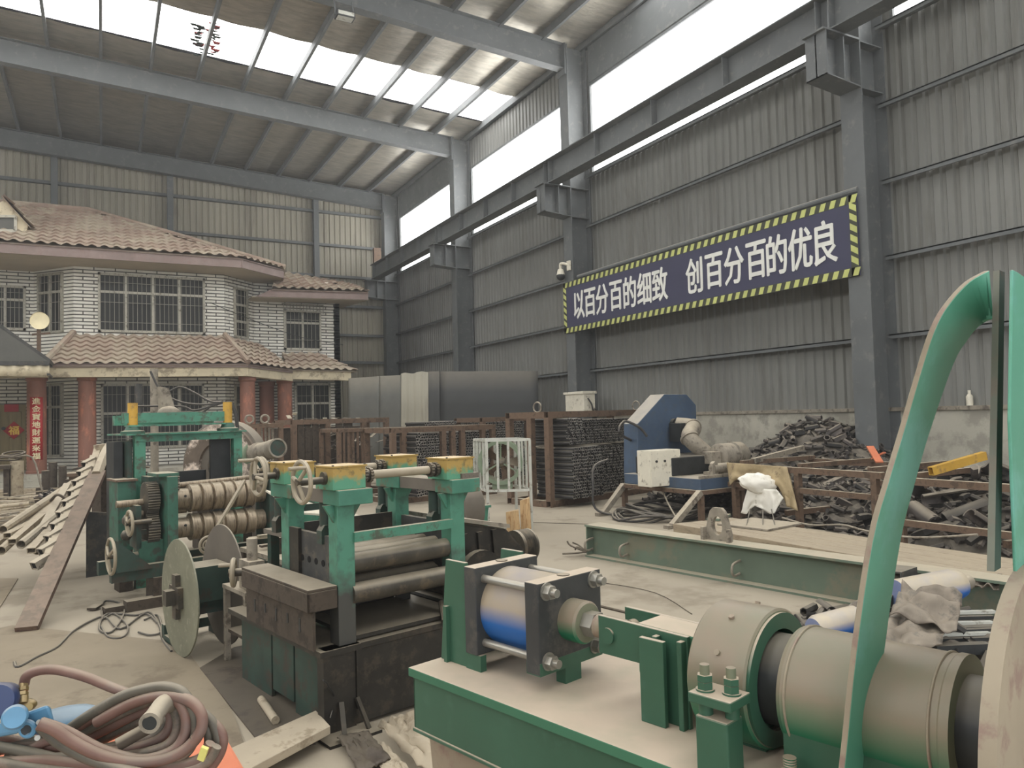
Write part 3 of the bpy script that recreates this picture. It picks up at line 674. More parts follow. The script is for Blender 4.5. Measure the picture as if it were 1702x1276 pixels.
for k, (x0, x1, t0, t1, mt_, lab) in enumerate(panels):
    p, q = fpt(x0), fpt(x1); m = MB(); o_ = fN*(0.012*(k % 2)); za, zb = zat(p, x0, t0), zat(q, x1, t1)
    lean = 0.12
    def fnp(u, v):
        w = p.lerp(q, u); c = (0.018*math.sin(u*(q-p).length/0.11*PI) if mt_ == 'sheet_back' else 0.006*math.sin(u*9))
        wz = (za+(zb-za)*u + (0.02*math.sin(u*11) if mt_ == 'sheet_back' else 0))
        return w+o_+fN*(c+(1-v)*lean)+Vector((0, 0, wz*v))
    m.grid(fnp, 60 if mt_ == 'sheet_back' else 12, 3)
    tag(m.build('steel_sheet', MATS[mt_], solid=0.008), lab, 'sheet', 'sheets of the fence behind the tube racks')
for px in (650, 800):
    p = fpt(px)-fN*0.1; tag(MB().bar((p.x, p.y, 0), (p.x, p.y, 2.5), 0.08, 0.08).build('fence_post', MATS['rust'], smooth=0), 'rusty post holding up the sheet fence behind the %s' % ('pale corrugated sheet' if px == 650 else 'wide dark sheet'), 'post')
# ---- steel tube racks
def tube_piece(L, r):
    m = MB(); m.pipe((0, 0, 0), (0, L, 0), r, r*0.78, 8); return m
TUBE = tube_piece(1.0, 0.03).build('steel_tube', MATS['tube_side'])
bpy.data.objects.remove(TUBE)
tube_me = bpy.data.meshes['steel_tube']
def end_faces(me, n):                                         # the cut rings of a tube are bright metal
    if len(me.materials) < 2: me.materials.append(MATS['tube_end'])
    for i, p in enumerate(me.polygons): p.material_index = 1 if (i//n) % 2 == 0 else 0
end_faces(tube_me, 8)
ntube = 0
def stack(fr, u0, u1, v0, z0, z1, pitch, L, singles, label, group, jit=0.035, rowdrop=0.87, maxpx=None, lab2='more dark tube ends packed in the same stack'):
    """tubes lying along v, stacked in staggered rows; the first 'singles' (seen largest) are objects, the rest one mass"""
    cells = []; row = 0; z = z0+pitch/2
    while z < z1:
        n = int((u1-u0)/pitch)
        for i in range(n):
            u = u0+pitch*(i+0.5+0.5*(row % 2))
            if u > u1: continue
            cells.append((u, v0+random.uniform(-jit, jit), z+random.uniform(-0.004, 0.004)))
        row += 1; z += pitch*rowdrop
    cells.sort(key=lambda c: depth(fr.to(*c)))
    mass = MB()
    for k, (u, v, z) in enumerate(cells):
        w = fr.to(u, v, z)
        if k < singles:
            o = bpy.data.objects.new('steel_tube', tube_me); C.objects.link(o); o.location = w
            o.rotation_euler = (0, 0, fr.rz+random.uniform(-0.03, 0.03)); o.scale = (pitch/0.06, L, pitch/0.06)
            tag(o, label, 'tube', group)
        else:
            mass.pipe(fr.to(u, v, z), fr.to(u, v+L, z), pitch*0.5, pitch*0.38, 7)
    if mass.v: o = mass.build('steel_tubes', MATS['tube_side']); end_faces(o.data, 7); tag(o, lab2, 'tubes', kind='stuff')
def rack(fr, L, W, H, label, posts, w=0.09, material='rust', bottom=True, top_bars=(), group=None):
    t = fthing('steel_rack', label, 'rack', fr, group); mt_ = MATS[material]
    for (v, z, nm) in ((0, H, 'top_rail'), (W, H, 'top_rail'), (0, w, 'bottom_rail'), (W, w, 'bottom_rail')):
        MB().hollow((-w/2, v, z-w/2), (L+w/2, v, z-w/2), w, w, 0.008).build(nm, mt_, t, smooth=0)
    for u in (0, L):
        for z, nm in ((H, 'end_rail'), (w, 'end_rail')): MB().bar((u, w/2, z-w/2), (u, W-w/2, z-w/2), w, w).build(nm, mt_, t, smooth=0)
    for (u, v) in posts: MB().bar((u, v, w), (u, v, H-w), w, w, up=(0, 1, 0)).build('post', mt_, t, smooth=0)
    for u in top_bars: MB().bar((u, 0, H-w*0.3), (u, W, H-w*0.3), w*0.5, w*0.5).build('cross_bar', mt_, t, smooth=0)
    return t
R1 = Frame(6.74, 11.04, 16)
rk = rack(R1, 2.95, 0.95, 1.64, 'large rusty rack packed with dark tubes beside the blue machine', [(0, 0), (0, 0.42), (0, 0.95), (2.95, 0), (2.95, 0.95)], w=0.11)
for u in (0.0, 2.9):
    MB().torus((u, 0.25, 1.72), (1, 0, 0), 0.09, 0.015, 16, 6).build('lifting_ring', MATS['dusty_steel'], rk)
stack(R1, 0.12, 2.85, 0.02, 0.12, 0.98, 0.062, 0.85, 200, 'dark steel tube end in the lower stack of the large rusty rack', 'tubes in the lower stack of the large rack')
stack(R1, 0.15, 2.55, 0.10, 1.04, 1.50, 0.056, 0.8, 60, 'dark steel tube end in the upper stack of the large rusty rack', 'tubes in the upper stack of the large rack', lab2='more dark tube ends packed in the upper stack of the large rack')
for k, (u0, u1) in enumerate(((0.1, 0.95), (0.9, 1.75), (1.85, 2.75))):
    o = MB().box(-0.42, 0.42, -0.4, 0.4, 0, 0.02).build('board', MATS['dusty_steel'], smooth=0); o.location = R1.to((u0+u1)/2, 0.4, 1.0+0.008*k); o.rotation_euler = (0, 0, R1.rz)
    tag(o, ['left', 'middle', 'right'][k]+' grey separator board between the two tube stacks of the large rack', 'board', 'separator boards in the large rack')
R2 = Frame(*gz(655, 838)[:2], 9)
rk2 = rack(R2, 2.3, 1.1, 1.42, 'rusty steel rack of tubes behind the yellow gear boxes', [(0, 0), (0.22, 0), (0, 1.1), (1.1, 0), (1.32, 0), (1.55, 0), (2.05, 0), (2.3, 0), (2.3, 1.1)], w=0.1, top_bars=(0.9, 1.0))
for v in (0.3, 0.55, 0.8): MB().bar((0, v, 1.39), (2.3, v, 1.39), 0.05, 0.05).build('top_bar', MATS['dusty_steel'], rk2, smooth=0)
stack(R2, 0.25, 2.25, 0.06, 0.1, 1.28, 0.062, 0.9, 36, 'dark tube end in the rack behind the yellow gear boxes', 'tubes in the rack behind the gear boxes', lab2='more dark tube ends in the rack behind the gear boxes')
R3 = Frame(*gz(805, 812)[:2], 14)
rack(R3, 2.2, 0.9, 1.56, 'rusty tube rack partly hidden behind the white fan cage', [(0, 0), (0, 0.9), (2.2, 0), (2.2, 0.9)], w=0.1)
R3b = Frame(*gz(705, 815)[:2], 12)
stack(R3b, 0.1, 3.0, 0.06, 0.1, 1.50, 0.064, 0.8, 0, '', '', lab2='dark tube ends stacked between the racks behind the white cage')
R4 = Frame(*gz(490, 832)[:2], 10)
rk4 = rack(R4, 2.1, 0.9, 1.62, 'rusty upright rack with brown side plates right of the old blower', [(0, 0), (0.72, 0), (1.55, 0), (2.1, 0), (2.1, 0.9)], w=0.1)
for k, (u, w_) in enumerate(((0.14, 0.13), (0.3, 0.11), (0.46, 0.14), (0.62, 0.1), (0.98, 0.15), (1.2, 0.2))):
    MB().box(u-w_/2, u+w_/2, -0.02+0.03*(k % 2), 0.0+0.03*(k % 2), 0.1, 1.54).build('side_plate', MATS['rust_dark'], rk4, smooth=0)
R5 = Frame(*gz(565, 835)[:2], 10)
rk5 = rack(R5, 0.62, 0.8, 1.42, 'narrow rusty cage of upright bars next to the tube rack', [(0, 0), (0.62, 0), (0, 0.8), (0.62, 0.8)], w=0.07)
for k in range(5): MB().bar((0.1*(k+1), 0, 0.1), (0.1*(k+1), 0, 1.38), 0.04, 0.04).build('bar', MATS['rust'], rk5, smooth=0)
R6 = Frame(*gz(402, 845)[:2], 8)
rk6 = rack(R6, 0.75, 0.8, 1.56, 'rusty rack with lifting eyes behind the electric motor of the blower', [(0, 0), (0.32, 0), (0.75, 0), (0.75, 0.8)], w=0.08)
for u in (0.16, 0.45): MB().torus((u, 0.0, 1.65), (0, 1, 0), 0.075, 0.022, 18, 6).build('lifting_eye', MATS['dusty_steel'], rk6)
for k in range(4): MB().bar((0.42+0.07*k, 0.1, 0.1), (0.42+0.07*k, 0.1, 1.5), 0.03, 0.03).build('bar', MATS['dusty_steel'], rk6, smooth=0)
# scrap laid on top of the far rack
for k in range(26):
    p = gz(random.uniform(492, 560), 690, 1.62) if False else R4.to(random.uniform(0.1, 2.0), random.uniform(0.9, 1.5), 1.45+random.uniform(0, 0.4)*(0.5+0.5*(k % 3 == 0)))
    a = random.uniform(0, PI); L = random.uniform(0.15, 0.45); d = Vector((math.cos(a), math.sin(a), random.uniform(-0.4, 0.4)))*L
    tag(MB().bar(p, p+d, 0.09, 0.012).build('metal_offcut', MATS['white_paint' if k % 4 == 0 else 'dusty_steel'], smooth=0), 'bent pale sheet offcut heaped behind the rack with brown side plates', 'offcut', 'pale offcuts heaped behind the rack')
tag(MB().box(-0.95, 0.95, -0.35, 0.35, 0, 1.45).build('steel_crate', MATS['rust_dark'], smooth=0), 'dark rusty crate under the heap of pale offcuts', 'crate').location = R4.to(1.05, 1.2, 0)
for k in range(60):
    u = random.uniform(0.75, 2.0); z = random.uniform(0.15, 1.4); p = R4.to(u, random.uniform(0.15, 0.7), z); a = random.uniform(0, PI); L = random.uniform(0.1, 0.3)
    d = Vector((math.cos(a), math.sin(a), random.uniform(-0.6, 0.6)))*L
    tag(MB().bar(p, p+d, 0.07, 0.012).build('metal_offcut', MATS['dusty_steel' if k % 3 else 'scrap'], smooth=0), 'small sheet offcut lying inside the rack with brown side plates', 'offcut', 'offcuts inside the rack with brown plates')
# ---- white guard cage with its fan
Nn, N2, Rr = gz(812, 884), gz(850, 888), gz(885, 880)
cg = thing('fan_cage', 'white barred guard cage on thin legs around a fan', 'cage', (4.8, 9.4, 0), world=True)
c00 = gz(812, 882); c10 = gz(884, 880); bk = (gz(776, 862)-c00).normalized()*0.72
cor = [c00, c10, c10+bk, c00+bk]; HT, HB_ = 1.25, 0.55
def at(p, z): return Vector((p.x, p.y, z))
for i in range(4):
    p, q = cor[i], cor[(i+1) % 4]
    MB().bar(at(p, 0), at(p, HT), 0.032, 0.032).build('leg', MATS['cage_white'], cg, smooth=0)
    MB().bar(at(p, HT), at(q, HT), 0.032, 0.032).build('top_rail', MATS['cage_white'], cg, smooth=0)
    MB().bar(at(p, HB_), at(q, HB_), 0.032, 0.032).build('bottom_rail', MATS['cage_white'], cg, smooth=0)
    for k in range(1, 4):
        w = p.lerp(q, k/4); MB().bar(at(w, HB_), at(w, HT), 0.026, 0.026).build('bar', MATS['cage_white'], cg, smooth=0)
MB().bar(at(cor[0], 0.03), at(cor[1], 0.03), 0.02, 0.02).build('bottom_bar', MATS['cage_white'], cg, smooth=0)
fc = (cor[0]+cor[1]+cor[2]+cor[3])/4; fd = Vector((-0.55, -0.8, 0)).normalized(); fcen = at(fc, 0.93)
fa = thing('duct_fan', 'grey green duct fan inside the white guard cage', 'fan', (fc.x, fc.y, HB_), world=True)
MB().lathe(fcen-fd*0.18, fcen+fd*0.16, [(0, 0.31), (0.03, 0.31), (0.03, 0.29), (0.97, 0.29), (0.97, 0.32), (1, 0.32), (1, 0.265), (0, 0.265)], 32, closed=True).build('duct', MATS['fan_green'], fa)
MB().lathe(fcen-fd*0.12, fcen+fd*0.08, [(0, 0.07), (0.7, 0.07), (1, 0.02)], 16).build('hub', MATS['dusty_steel'], fa)
bx, byy, bd = basis(fd)
for k in range(5):
    a = 2*PI*k/5; r1 = bx*math.cos(a)+byy*math.sin(a); tg = fd.cross(r1)
    MB().hexa([fcen+r1*0.06+tg*0.03-fd*0.04, fcen+r1*0.06-tg*0.03+fd*0.0, fcen+r1*0.25-tg*0.07+fd*0.03, fcen+r1*0.25+tg*0.07-fd*0.05,
               fcen+r1*0.06+tg*0.03-fd*0.03, fcen+r1*0.06-tg*0.03+fd*0.01, fcen+r1*0.25-tg*0.07+fd*0.04, fcen+r1*0.25+tg*0.07-fd*0.04]).build('blade', MATS['rust'], fa, smooth=0)
for k in range(3):
    a = PI/2+2*PI*k/3; r1 = bx*math.cos(a)+byy*math.sin(a); MB().bar(fcen+r1*0.05+fd*0.1, fcen+r1*0.28+fd*0.1, 0.02, 0.02).build('strut', MATS['fan_green'], fa, smooth=0)
MB().bar(fcen+Vector((-0.12, 0.06, -0.34)), fcen+Vector((0.12, -0.09, -0.34)), 0.2, 0.08, up=(0, 0, 1)).build('foot', MATS['fan_green'], fa, smooth=0)
for k, (x0, x1, yb, yt, lab, dd) in enumerate(((836, 858, 884, 846, 'short split wooden block, the wider and lower of two beside the cage legs', 0.0), (859, 876, 881, 826, 'tall narrow split wooden block leaning beside the cage legs', 0.05))):
    p = gz((x0+x1)/2, yb); s_ = depth(p)/FOCAL; w = (x1-x0)*s_; h = (yb-yt)*s_
    o = MB().hexa([(-w/2, -0.05, 0), (w/2, -0.05, 0), (w/2*0.9, 0.06, 0), (-w/2, 0.06, 0), (-w/2*1.1, -0.04, h*0.93), (w/2*0.8, -0.05, h), (w/2*0.8, 0.05, h*1.02), (-w/2, 0.05, h*0.9)]).build('wood_block', MATS['wood'], smooth=0, recenter=False)
    o.location = p+Vector((0, -0.12, 0)); o.rotation_euler = (0.03, 0, -0.5); tag(o, lab, 'wood')
# ---- blue belt machine
MF = Frame(7.43, 8.09, 4)
bm_ = fthing('belt_machine', 'dusty blue machine with a large octagonal guard, elbow duct and electric motor', 'machine', MF)
rm = MATS['rust']; LV = 1.62
MB().box(-0.06, 1.75, -0.05, 0.02, 0.40, 0.46).box(-0.06, 1.75, LV-0.02, LV+0.05, 0.40, 0.46).box(-0.06, 0.02, 0, LV, 0.40, 0.46).box(1.7, 1.76, 0, LV, 0.40, 0.46).build('base_frame', rm, bm_, smooth=0)
for (u, v) in ((0, 0), (0, LV), (1.7, 0), (1.7, LV), (0.85, 0)): MB().bar((u, v, 0), (u, v, 0.4), 0.07, 0.07).build('leg', rm, bm_, smooth=0)
for v, e in ((0, -0.62), (LV, -0.5)):
    MB().hollow((e, v-0.05, 0.03), (-0.03, v-0.02, 0.44), 0.08, 0.08, 0.008).box(e-0.12, e+0.1, v-0.1, v, 0.0, 0.05).build('brace', MATS['dusty_steel'], bm_, smooth=0)
MB().box(0.0, 1.5, 0.0, LV, 0.46, 0.62).build('bed', MATS['machine_blue'], bm_, smooth=0, bevel=0.01)
MB().box(0.0, 1.5, 0.0, 0.03, 0.62, 0.66).box(0.55, 0.9, 0.05, 0.45, 0.62, 0.67).build('bed_plate', MATS['dusty_steel'], bm_, smooth=0)
ov = LV-0.1
def mo(px, py): return MF.hit(px, py, 1, ov)
oc = [mo(1060, 792), mo(1060, 704), mo(1104, 655), mo(1141, 655), mo(1157, 673), mo(1158, 720), mo(1158, 792)]
zz = [p.z for p in oc]; guard = MB().prism([(p.x, ov, p.z) for p in oc], (0, 0.34, 0)).build('octagon_guard', MATS['machine_blue'], bm_, smooth=0, bevel=0.01)
ax = mo(1120, 705)
MB().lathe((ax.x, ov, ax.z), (ax.x, ov-0.22, ax.z), [(0, 0.1), (0.3, 0.1), (0.3, 0.06), (0.8, 0.06), (0.8, 0.045), (1, 0.045)], 18).box(ax.x-0.16, ax.x-0.03, ov-0.3, ov-0.05, ax.z-0.28, ax.z+0.02).build('shaft_hub', MATS['black_steel'], bm_)
p0 = Vector((ax.x+0.05, ov-0.12, ax.z-0.04)); p1 = MF.hit(1150, 728, 1, 0.9); p2 = MF.hit(1180, 752, 1, 0.75)
el = [p0+Vector((-0.05, 0.05, 0.02)), p0+Vector((0.05, -0.2, -0.02)), Vector((p1.x, 0.95, p1.z)), Vector((p2.x-0.03, 0.8, p2.z-0.02)), Vector((p2.x+0.08, 0.72, p2.z-0.2))]
MB().path(el, 0.135, 16, 5, r2=0.125).build('elbow_duct', MATS['dusty_steel'], bm_)
for k in (1, 2):
    d = (el[k+1]-el[k-1]).normalized(); MB().lathe(el[k]-d*0.02, el[k]+d*0.02, [(0, 0.15), (1, 0.15)], 18).build('duct_clamp', MATS['dusty_steel'], bm_)
mc = MF.hit(1212, 757, 1, 0.55); mr = 0.2
MB().lathe((mc.x-0.28, 0.55, mc.z), (mc.x+0.36, 0.55, mc.z), [(0, mr*0.7), (0.05, mr)]+[(0.08+0.42*i/14, mr*(1.0 if i % 2 else 0.9)) for i in range(15)]+[(0.52, mr*1.08), (0.8, mr*1.05), (0.93, mr*0.8), (1.0, 0.02)], 22).build('motor', MATS['dusty_steel'], bm_)
MB().box(mc.x-0.25, mc.x+0.2, 0.4, 0.7, 0.62, mc.z-0.1).build('motor_mount', MATS['dark_steel'], bm_, smooth=0)
MB().box(mc.x-0.5, mc.x-0.3, 0.45, 0.65, mc.z-0.1, mc.z+0.08).build('terminal_box', MATS['dusty_steel'], bm_, smooth=0)
q = MF.hit(1195, 778, 1, 0.12); MB().tube((q.x-0.14, 0.12, q.z), (q.x+0.2, 0.12, q.z), 0.075, 16).build('roller', MATS['dusty_steel'], bm_)
MB().prism([(q.x-0.2, 0.07, 0.62), (q.x-0.06, 0.07, 0.62), (q.x-0.08, 0.07, q.z+0.08), (q.x-0.13, 0.07, q.z+0.11), (q.x-0.18, 0.07, q.z+0.08)], (0, 0.06, 0)).build('bearing_bracket', MATS['dusty_steel'], bm_, smooth=0)
MB().box(0.05, 1.4, 0.6, 1.4, 0.62, 0.9).build('gear_case', MATS['black_steel'], bm_, smooth=0, bevel=0.02)
a = MF.hit(1082, 810, 0, -0.36); b = MF.hit(1130, 746, 1, a.y)
cb = thing('control_cabinet', 'white steel control cabinet with two round buttons on the blue machine', 'cabinet', MF.to(a.x, a.y, a.z), MF.rz)
w, h = b.x-a.x, b.z-a.z
MB().box(0, w, 0, 0.28, 0, h).build('cabinet_body', MATS['white_paint'], cb, smooth=0, bevel=0.006)
MB().box(0.01, w-0.01, -0.012, 0, 0.01, h-0.01).build('door', MATS['white_paint'], cb, smooth=0)
for u in (w*0.18, w*0.45): MB().tube((u, -0.012, h*0.7), (u, -0.03, h*0.7), 0.018, 12).build('button', MATS['black_steel'], cb)
MB().box(w-0.05, w-0.03, -0.025, -0.01, h*0.42, h*0.52).build('lock', MATS['black_steel'], cb, smooth=0)
MB().bar((0.05, 0.14, -a.z+0.46), (0.05, 0.14, 0), 0.05, 0.05).build('stand', MATS['rust'], cb, smooth=0)
def cable(name, pts, r, label, m_='rubber', cat='cable'): return tag(MB().path(pts, r, 7, 5).build(name, MATS[m_]), label, cat)
cable('hose', [gz(1075, 742, 1.0), MF.to(-0.15, 1.5, 1.25), MF.to(-0.02, 1.55, 1.45), MF.to(0.2, 1.45, 1.35), MF.to(0.32, 1.4, 1.2)], 0.022, 'thick grey hose arching over the white control cabinet', cat='hose')
cable('cable', [MF.to(-0.25, 1.7, 0.85), MF.to(-0.5, 1.75, 0.75), MF.to(-0.62, 1.65, 0.45), MF.to(-0.62, 1.6, 0.12), MF.to(-0.4, 1.3, 0.02), MF.to(0.1, 0.6, 0.02)], 0.02, 'black cable looping down left of the blue machine onto the floor')
for k in range(7):
    c_ = MF.to(-0.15+0.05*k, 0.85, 0.03+0.018*k); aa = 0.5+0.1*(k % 3)
    tag(MB().path([c_+Vector((aa*math.cos(t)*1.0, (0.5+0.04*k)*math.sin(t), 0.05*math.sin(3*t+k))) for t in [2*PI*i/10 for i in range(10)]], 0.018, 6, 4, closed=True).build('cable_coil', MATS['rubber']),
        'one loop of dark cable heaped on the floor under the blue machine', 'cable', 'cable loops under the blue machine')
cable('cable', [MF.to(0.1, 0.9, 0.45), MF.to(-0.15, 0.5, 0.25), MF.to(-0.4, 0.05, 0.02), MF.to(-0.7, -0.1, 0.01)], 0.012, 'thin pale cable hanging from the control cabinet', 'dusty_steel')
# ---- green steel girder lying on the floor
d_ = Vector((0.55, -2.95, 0)).normalized(); IF = Frame(4.72, 7.02, math.degrees(math.atan2(d_.y, d_.x)))
ib = fthing('steel_girder', 'long dusty green I beam lying on the floor', 'beam', IF)
IL = 5.3; h = 0.355
MB().box(0, IL, 0.0, 0.24, 0, 0.02).box(0, IL, 0.0, 0.24, h-0.02, h).box(0, IL, 0.11, 0.13, 0.02, h-0.02).box(0, 0.015, 0.02, 0.22, 0.02, h-0.02).build('girder', MATS['beam_green'], ib, smooth=0)
for (x, y) in ((1218, 893),):
    q = IF.hit(x, y, 2, h); u = q.x
    lw = 0.16
    prof = [(-lw, 0), (lw, 0), (lw*0.55, 0.27), (lw*0.35, 0.31), (-lw*0.35, 0.31), (-lw*0.55, 0.27)]
    inner = [(0.055*math.cos(t), 0.14+0.085*math.sin(t)) for t in [2*PI*i/16 for i in range(16)]]
    m = MB(); n_ = 24; out = []
    for i in range(n_):                                       # sample the outer outline by angle so that it bridges to the hole
        a_ = 2*PI*i/n_; dx, dz = math.cos(a_), math.sin(a_); best = None
        for (x0, z0), (x1, z1) in zip(prof, prof[1:]+prof[:1]):
            ex, ez = x1-x0, z1-z0; det = dx*(-ez)+dz*ex
            if abs(det) < 1e-9: continue
            t_ = ((x0)*(-ez)+(z0-0.14)*ex)/det; s_ = (dx*(z0-0.14)-dz*x0)/det
            if t_ > 0 and -1e-6 <= s_ <= 1+1e-6 and (best is None or t_ < best): best = t_
        out.append((dx*best, 0.14+dz*best))
    inn = [(0.055*math.cos(2*PI*i/n_), 0.14+0.09*math.sin(2*PI*i/n_)) for i in range(n_)]
    vs = [(u+x, v, h+z) for v in (0.10, 0.14) for ring in (out, inn) for (x, z) in ring]; fs = []
    for i in range(n_):
        j = (i+1) % n_
        fs += [(i, j, n_+j, n_+i), (2*n_+j, 2*n_+i, 3*n_+i, 3*n_+j), (j, i, 2*n_+i, 2*n_+j), (n_+i, n_+j, 3*n_+j, 3*n_+i)]
    m.add(vs, fs); m.box(u-0.16, u-0.13, 0.05, 0.10, h, h+0.12).box(u+0.13, u+0.16, 0.05, 0.10, h, h+0.12)
    m.build('lifting_lug', MATS['dusty_steel'], ib, smooth=30)
for (x, y) in ((1031, 915), (1218, 957), (971, 905)):
    q = IF.hit(x, y, 1, -0.01); u = max(0.02, q.x); v = 0.05
    MB().path([(u, 0.1, 0.08), (u, 0.01, 0.07), (u+0.005, -0.03, 0.12), (u+0.01, -0.01, 0.18), (u+0.01, 0.1, 0.2)], 0.012, 8, 4).build('rod_hook', MATS['dusty_steel'], ib)
for k in range(6):
    a = random.uniform(2.4, 4.2); L = random.uniform(0.12, 0.22)
    q = IF.to(-0.02, 0.05, 0.08); pass
tag(MB().path([IF.to(0.0, 0.02, 0.06), IF.to(-0.1, -0.02, 0.1), IF.to(-0.2, 0.04, 0.05)], 0.01, 5).path([IF.to(0.0, 0.02, 0.05), IF.to(-0.12, -0.1, 0.12), IF.to(-0.16, -0.12, 0.17)], 0.01, 5).path([IF.to(0.0, 0.02, 0.05), IF.to(-0.1, -0.1, 0.04), IF.to(-0.2, -0.16, 0.03)], 0.01, 5)
    .path([IF.to(0.0, 0.02, 0.05), IF.to(-0.14, 0.05, 0.1), IF.to(-0.22, 0.02, 0.13)], 0.01, 5).build('wire_bundle', MATS['rust_dark']), 'frayed bundle of wire at the left end of the green girder', 'wire', kind='stuff')
# ---- stack of long planks behind the girder
for k in range(4):
    x0 = 6.25+0.235*k
    o = MB().box(x0, x0+0.225, 1.2, 7.32-0.02*k, 0.0, 0.19).build('long_plank', MATS['deck_plank'], smooth=0, bevel=0.006)
    tag(o, ['first', 'second', 'third', 'fourth'][k]+' dusty plank from the girder in the long flat timber deck', 'plank', 'planks of the flat deck behind the green girder')
o = MB().box(-0.35, 0.35, -0.35, 0.35, 0, 0.02).build('steel_plate', MATS['dusty_steel'], smooth=0); o.location = gz(1262, 872, 0.195); o.rotation_euler = (0, 0, 0.15); tag(o, 'thin square steel plate lying on the timber deck', 'plate')
o = MB().box(-0.25, 0.25, -0.08, 0.08, 0, 0.03).build('steel_strip', MATS['beam_green'], smooth=0); o.location = gz(1195, 861, 0.195); o.rotation_euler = (0, 0, 0.5); tag(o, 'short grey green strip lying on the far end of the timber deck', 'strip')
# ------------------------------------------------------------------ scrap, rusty frames and cloth in front of the right wall
yp = gx(1345, 700, 10.3).y
def mound(x, y):
    a = max(0.0, 1-abs(y-yp)/(2.3 if y > yp else 2.6)); b = max(0.0, min(1.0, (x-8.3)/1.9))
    return 1.38*(a**0.8)*(b**0.8)
mat('scrap_mid', (70, 66, 62), 0.7, var=0.4, scale=9, dust=0.3, spots=(108, 98, 88), spot_amt=0.3)
def heap(name, fn, x0, x1, y0, y1, label, cat, n=44, rough=0.1, material='scrap_mid', extra=0):
    m = MB()
    def g(u, v):
        x, y = x0+(x1-x0)*u, y0+(y1-y0)*v; h = fn(x, y)
        return (x, y, max(0.004, h + (rough*mnoise.noise(Vector((x*5, y*5, 2.2))) if h > 0.02 else 0)-0.05))
    m.grid(g, n, n)
    k = 0
    while k < extra:                                          # the countless smaller bits below the ones on top
        x, y = random.uniform(x0, x1), random.uniform(y0, y1); h = fn(x, y)
        if h < 0.04: k += 0.2; continue
        a, b_ = random.uniform(0, 6.28), random.uniform(-0.5, 0.5); L = random.uniform(0.07, 0.16); d = Vector((math.cos(a)*math.cos(b_), math.sin(a)*math.cos(b_), math.sin(b_)))*L
        c = Vector((x, y, h+random.uniform(-0.05, 0.03)))
        if k % 2 < 1: m.tube(c-d*0.7, c+d*0.7, random.uniform(0.02, 0.04), 6)
        else: m.bar(c-d*0.7, c+d*0.7, random.uniform(0.04, 0.08), 0.02)
        k += 1
    return tag(m.build(name, MATS[material], recenter=False, smooth=0), label, cat, kind='stuff')
heap('scrap_heap', mound, 8.2, 10.93, yp-2.7, yp+2.4, 'core of the dark scrap heap piled against the concrete wall', 'scrap heap', extra=1000)
def short_piece(L, r, k):
    m = MB()
    if k == 0: m.pipe((-L/2, 0, 0), (L/2, 0, 0), r, r*0.75, 7)
    elif k == 1:
        m.add(*(lambda q: (q.v, q.f))(MB().lathe((-L/2, 0, 0), (L/2, 0, 0), [(0, r*0.8), (0, r), (1, r), (1, r*0.8)], 6, closed=True, a0=0.3, a1=3.4)))
    elif k == 2: m.hollow((-L/2, 0, 0), (L/2, 0, 0), r*1.6, r*1.6, r*0.2)
    else: m.path([(-L/2, 0, 0), (-L/6, 0, r*0.8), (L/6, r*0.5, -r*0.2), (L/2, 0, r*0.6)], r*0.45, 5, 3)
    return m
PIECES = []
for k in range(4):
    for mt_ in ('scrap', 'scrap_dark'):
        o = short_piece(0.24, 0.048, k).build('steel_offcut', MATS[mt_]); PIECES.append(o.data); bpy.data.objects.remove(o)
def strew(n, fn, xr, yr, label, group, sc=(0.7, 1.3), kinds=range(8), cat='offcut', tilt=0.6, name='steel_offcut', lift=0.0):
    k = 0; tries = 0
    while k < n and tries < n*60:
        tries += 1
        x, y = random.uniform(*xr), random.uniform(*yr); h = fn(x, y)
        if h < 0.03: continue
        o = bpy.data.objects.new(name, PIECES[random.choice(list(kinds))]); C.objects.link(o)
        s_ = random.uniform(*sc); o.scale = (s_, s_, s_); o.location = (x, y, h+random.uniform(-0.02, 0.05)+lift)
        o.rotation_euler = (random.uniform(0, 6.28), random.uniform(-tilt, tilt), random.uniform(0, 6.28)); tag(o, label, cat, group); k += 1
strew(290, mound, (8.6, 10.85), (yp-2.5, yp+2.2), 'short dark steel offcut on the big scrap heap by the concrete wall', 'offcuts on the big scrap heap', kinds=[0, 0, 1, 1, 2, 3, 4, 5], sc=(0.6, 1.1))
def mound2(x, y): return 0.72*max(0, 1-((x-9.2)/1.35)**2-((y-5.0)/1.5)**2)
heap('scrap_heap', mound2, 7.7, 10.7, 3.4, 6.6, 'core of the low heap of bent strips behind the rusty frames', 'scrap heap', 30, extra=650)
strew(120, mound2, (7.9, 10.4), (3.6, 6.4), 'bent dark strip on the low heap behind the rusty frames', 'strips on the low heap', sc=(1.3, 2.4), kinds=[3, 3, 7, 7, 6, 2], name='steel_strip', cat='strip')
def mound3(x, y): return 0.45*max(0, 1-((x-9.3)/1.1)**2-((y-7.1)/1.0)**2)
heap('scrap_heap', mound3, 8.2, 10.4, 6.1, 8.1, 'core of the small heap under the left rusty frame', 'scrap heap', 22, extra=260)
strew(60, mound3, (8.3, 10.3), (6.2, 8.0), 'dark offcut on the small heap under the left rusty frame', 'offcuts on the small heap', kinds=[0, 1, 4, 6, 7])
strew(70, lambda x, y: 0.06, (7.35, 8.6), (3.4, 7.2), 'small scrap bit on the floor between the planks and the rusty frames', 'scrap bits on the floor', sc=(0.4, 0.9), tilt=0.15, name='scrap_bit', lift=-0.055)
